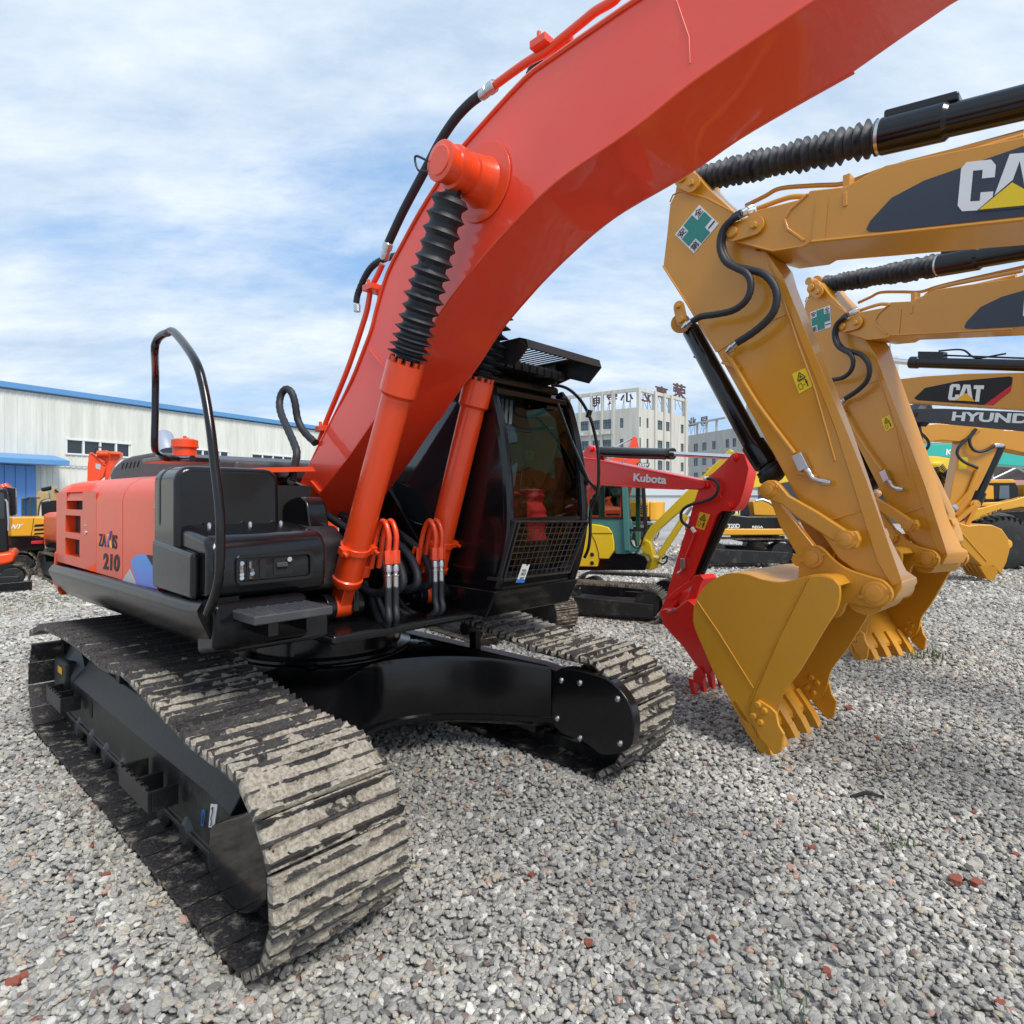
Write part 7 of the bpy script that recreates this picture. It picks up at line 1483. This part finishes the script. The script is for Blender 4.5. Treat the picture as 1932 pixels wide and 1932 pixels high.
for h in ([(420,620),(490,680),(490,760),(440,810)],[(520,705),(600,740),(690,830),(705,900),(660,960),(580,975)]):
    m=MB(); m.hose([HF.P(*p,.2) for p in zr(h)],.03,8,k=5); m.build('hydraulic_hose',rubber,h4)
m=MB(); m.tube(smoothpath([HF.P(*p,.18) for p in zr([(560,760),(600,1100),(700,1500),(810,1850)])],5),.02,8); m.build('stick_pipe',greym,h4)
# ochre excavator facing right, curled bucket
GF=Frame(11.2,14.7,R(-12))
g5=GF.empty('excavator','ochre excavator arm facing the other way, its curled bucket in front of the big tyre','excavator',GRP)
def gprism(pts,hw,mt,nm,zf=zr,bev=.015,par=None): m=MB(); m.prism(GF.T(zf(pts),-hw),-hw,hw); return m.build(nm,mt,par or g5,bevel=bev)
gb=gprism([(510,640),(830,620),(1270,640),(1400,690),(1300,760),(1100,850),(870,830),(700,855),(560,885),(480,870)],.24,catc,'boom')
st=gprism([(1150,640),(1300,560),(1500,540),(1680,640),(1665,880),(1600,960),(1420,1320),(1250,1640),(1180,1730),(1090,1800),(930,1820),(950,1750),(1010,1400),(1070,1100),(1110,850)],.20,catc,'stick')
rb=MB(); rb.prism(GF.T(zr([(1640,700),(2500,720),(2500,1090),(1932,995),(1650,935),(1600,800)]),.5),.5,1.0); o=rb.build('boom',catc,None,bevel=.02); o.location=(GF.X,GF.Y,0); o.rotation_euler=(0,0,GF.a); tag(o,'ochre boom section running off the right edge below the white letters','excavator boom')
zd_=zd
bk=gprism([(1465,690),(1490,600),(1530,560),(1560,540),(1620,560),(1680,553),(1750,555),(1810,580),(1845,630),(1855,690),(1835,770),(1800,840),(1760,790),(1700,800),(1640,740),(1560,660),(1520,660),(1490,690)],.5,catd,'bucket',zf=zd_,bev=.03)
m=MB()
for k in range(5):
    y=-.44+.22*k; a,b2=GF.P(*zd_([(1730,790)])[0],-.5),GF.P(*zd_([(1745,868)])[0],-.5); m.loft([[Vector((a.x+i,y+j,a.z)) for i,j in ((-.18,-.06),(.25,-.06),(.25,.06),(-.18,.06))],[Vector((b2.x+i,y+j,b2.z)) for i,j in ((-.05,-.03),(.08,-.03),(.08,.03),(-.05,.03))]])
m.build('teeth',catd,bk)
m=MB(); m.tube([GF.P(*p,-.502) for p in zd_([(1570,590),(1640,670),(1720,760)])],.015,6); m.build('weld_seam',catd,bk)
m=MB()
for p in ((1590,560),(1530,548),(1500,628),(1655,440),(1478,512)): a=GF.P(*zd_([p])[0],-.26); m.lathe(a,a+Vector((0,-.05,0)),[(0,.11),(.5,.11),(.52,.07),(1,.06)],20)
m.build('pin',catc,st)
m=MB(); m.bar(GF.P(*zd_([(1530,545)])[0],-.24),GF.P(*zd_([(1655,440)])[0],-.24),.10,.22,up=(0,1,0)); m.bar(GF.P(*zd_([(1600,560)])[0],-.24),GF.P(*zd_([(1655,445)])[0],-.24),.10,.20,up=(0,1,0)); m.build('tipping_link',catc,g5,bevel=.02)
m=MB(); m.cyl(GF.P(*zr([(1620,900)])[0],-.1),GF.P(*zr([(1340,1520)])[0],-.1),.12,n=18); m.cyl(GF.P(*zr([(1350,1500)])[0],-.1),GF.P(*zr([(1290,1640)])[0],-.1),.16,n=18); m.build('bucket_cylinder',black,g5)
for h in ([(1320,690),(1260,760),(1130,880),(1080,950),(1080,1030),(1160,1110),(1270,1160),(1340,1190)],[(1310,690),(1240,800),(1240,890),(1290,960),(1370,980),(1450,960),(1540,910)]):
    m=MB(); m.hose([GF.P(*p,-.28) for p in zr(h)],.035,8,k=5); m.build('hydraulic_hose',rubber,st)
m=MB(); m.tube([GF.P(*p,-.25) for p in zr([(1340,1200),(1220,1500),(1060,1680)])],.04,8); m.build('stick_pipe',catc,st)
m=MB(); m.lathe(GF.P(*zr([(1060,1690)])[0],-.26),GF.P(*zr([(970,1750)])[0],-.26),[(0,.10),(.4,.10),(.45,.07),(1,.05)],10); m.build('stop_valve',steel,st)
m=MB(); m.lathe(GF.P(*zr([(1660,900)])[0],-.2),GF.P(*zr([(1540,905)])[0],-.25),[(0,.05),(1,.06)],10); m.build('hose_fitting',steel,st)
q=[GF.P(*p,-.203) for p in zr([(1095,1050),(1215,1050),(1190,1210),(1085,1205)])]; pane('warning_sticker',q,yelv,st,n=(0,-1,0))
# teal boom behind
KF2=Frame(14.,19.5,R(8))
k6=KF2.empty('excavator','teal excavator boom with white letters, behind the curled ochre bucket arm','excavator',GRP)
m=MB(); m.prism(KF2.T(zr([(400,910),(560,890),(900,880),(1120,860),(1660,960),(1932,990),(2400,1040),(2400,1230),(1932,1172),(1580,1145),(1080,1060),(620,1035),(560,1010),(400,1000)]),-.25),-.25,.25); kb6=m.build('boom',teal,k6,bevel=.02)
a,b_,d_=[KF2.P(*p,-.256) for p in zr([(925,1025),(1080,1032),(932,945)])]; textmesh('lettering','KOBELCO',white,a,(b_-a)*3.6,d_-a,kb6,th=.005,bold=.03)
m=MB(); a=KF2.P(*zr([(620,920)])[0],-.3); m.lathe(a,KF2.P(*zr([(560,960)])[0],-.3),[(0,.12),(1,.12)],14); m.build('arm_cylinder',black,k6)
# bright yellow boom with bellows cylinder
LF=Frame(11.5,17.4,R(10))
l7=LF.empty('excavator','bright yellow excavator boom with a ribbed black bellows, beneath the teal boom','excavator',GRP)
m=MB(); m.prism(LF.T(zr([(600,1030),(830,1040),(1060,1075),(1120,1130),(1120,1500),(1000,1520),(860,1480),(760,1310),(680,1180)]),-.25),-.25,.25); m.build('boom',yell,l7,bevel=.02)
m=MB(); m.prism(LF.T(zr([(820,1260),(860,1240),(1010,1440),(1010,1520),(980,1500)]),-.35),-.45,-.3); m.build('lift_cylinder',yell,l7,bevel=.02)
m=MB(); A_,B_=LF.P(*zr([(815,1160)])[0],-.4),LF.P(*zr([(1000,1400)])[0],-.4); prf=[(0,.08)]
for k in range(14): prf+=[((k+.2)/14,.09),((k+.5)/14,.15),((k+.85)/14,.10)]
m.lathe(A_,B_,prf,16); m.build('rod_bellows',rubber,l7,ang=60)
m=MB(); a=LF.P(*zr([(800,1190)])[0],-.25); m.lathe(a,a+Vector((0,-.25,0)),[(0,.18),(1,.14)],18); m.build('cylinder_pin_boss',yell,l7)
for h in ([(810,1290),(830,1400),(860,1450),(840,1510),(790,1520),(740,1490)],[(840,1280),(880,1400),(900,1450),(890,1510),(865,1520)]):
    m=MB(); m.hose([LF.P(*p,-.35) for p in zr(h)],.025,6,k=4); m.build('hydraulic_hose',rubber,l7)
m=MB(); m.prism(LF.T(zr([(860,1520),(980,1560),(960,1700),(900,1640)]),-.3),-.3,.2); m.build('cab_side',steel,l7)
# fourth ochre stick sliver, seen between dark stick and curled-bucket arm
VF=Frame(8.9,13.0,2.1)
v8=VF.empty('excavator','thin sloping ochre stick between the dark stick and the bright yellow boom','excavator',GRP)
m=MB(); m.prism(VF.T(zr([(600,1080),(640,1110),(760,1340),(960,1770),(960,1880),(830,1880),(760,1600),(620,1180)]),.15),-.15,.15); vs_=m.build('stick',catc,v8,bevel=.02)
for p in ((810,1665),(900,1820)): a=VF.P(*zr([p])[0],.15); MB().lathe(a,a+Vector((0,.05,0)),[(0,.09),(.6,.09),(.62,.05),(1,.05)],18).build('pin',catc,vs_)
m=MB(); m.prism(VF.T(zd([(1470,500),(1500,520),(1530,600),(1540,650),(1500,690),(1480,690),(1475,600)]),.2),-.2,.2); m.build('linkage',catc,v8,bevel=.03)
# wheel loader
WL=Frame(15.0,17.6,R(-6))
wl=WL.empty('wheel_loader','amber wheel loader with a black cab and a big tyre, cut by the right edge','wheel loader')
def wprism(pts,y0,y1,mt,nm,zf=zr,bev=.02,par=None): m=MB(); m.prism(WL.T(zf(pts),y0),y0,y1); return m.build(nm,mt,par or wl,bevel=bev)
cbw=wprism([(1380,1370),(1820,1375),(1860,1440),(1870,1600),(1820,1640),(1340,1640),(1350,1500)],-.0,1.5,black,'cab')
wprism([(1370,1340),(1800,1335),(1840,1370),(1830,1385),(1380,1385)],-.05,1.55,yello,'roof',par=cbw)
wprism([(1470,1410),(1540,1420),(1545,1590),(1440,1590),(1430,1500)],-.012,-.002,yello,'painted_reflection',par=cbw)  # amber paint stands in for a reflection in the cab window
m=MB(); m.prism(WL.T(zr([(1620,1415),(1740,1415),(1745,1590),(1610,1590)]),-.01),-.012,-.002); m.build('glass',wing,cbw)
wprism([(1250,1830),(1300,1720),(1400,1700),(1800,1600),(1932,1560),(2300,1600),(2300,1760),(1900,1690),(1650,1740),(1400,1830),(1260,1880)],-.6,-.35,yello,'lift_arm')
wprism([(1340,1640),(1680,1625),(1820,1590),(1830,1640),(1680,1680),(1350,1680)],-.5,-.2,yello,'tilt_cylinder')
wprism([(1640,1760),(1932,1740),(2400,1740),(2400,1932),(1932,1900),(1800,1800)],-.2,1.4,black,'front_frame')
wprism([(1932,1400),(2500,1400),(2500,1800),(1932,1800)],.2,1.3,yello,'engine_house')
wc=WL.P(*zd([(1800,620)])[0],-.75); wc.z=.72; 
def wheel(c):
    m=MB(); m.lathe(c+Vector((0,-.25,0)),c+Vector((0,.25,0)),[(0,.40),(.02,.60),(.12,.70),(.3,.735),(.7,.735),(.88,.70),(.98,.60),(1,.40)],48); 
    for k in range(30):
        a=2*math.pi*k/30
        for s in (-1,1): m.obox(c+Vector((.735*math.cos(a+.05*s),s*.13,.735*math.sin(a+.05*s))),(math.cos(a),0,math.sin(a)),(0,1,0),(-math.sin(a),0,math.cos(a)),.06,.25,.06)
    t=m.build('tyre',tyre,wl,ang=40); m=MB(); m.lathe(c+Vector((0,-.26,0)),c+Vector((0,-.1,0)),[(0,.12),(.1,.15),(.3,.16),(.5,.36),(.8,.40),(1,.40)],32); m.build('rim',yello,t)
wheel(wc); wheel(wc+Vector((2.9,0,0))); wheel(wc+Vector((0,2.0,0)))
textmesh('lettering','山工机械',blackm,*(lambda a,b,d:(a,b-a,d-a))(*[WL.P(*p,-.606) for p in zr([(1380,1840),(1650,1745),(1375,1800)])]),wl,th=.004)
print('objects',len(bpy.data.objects))
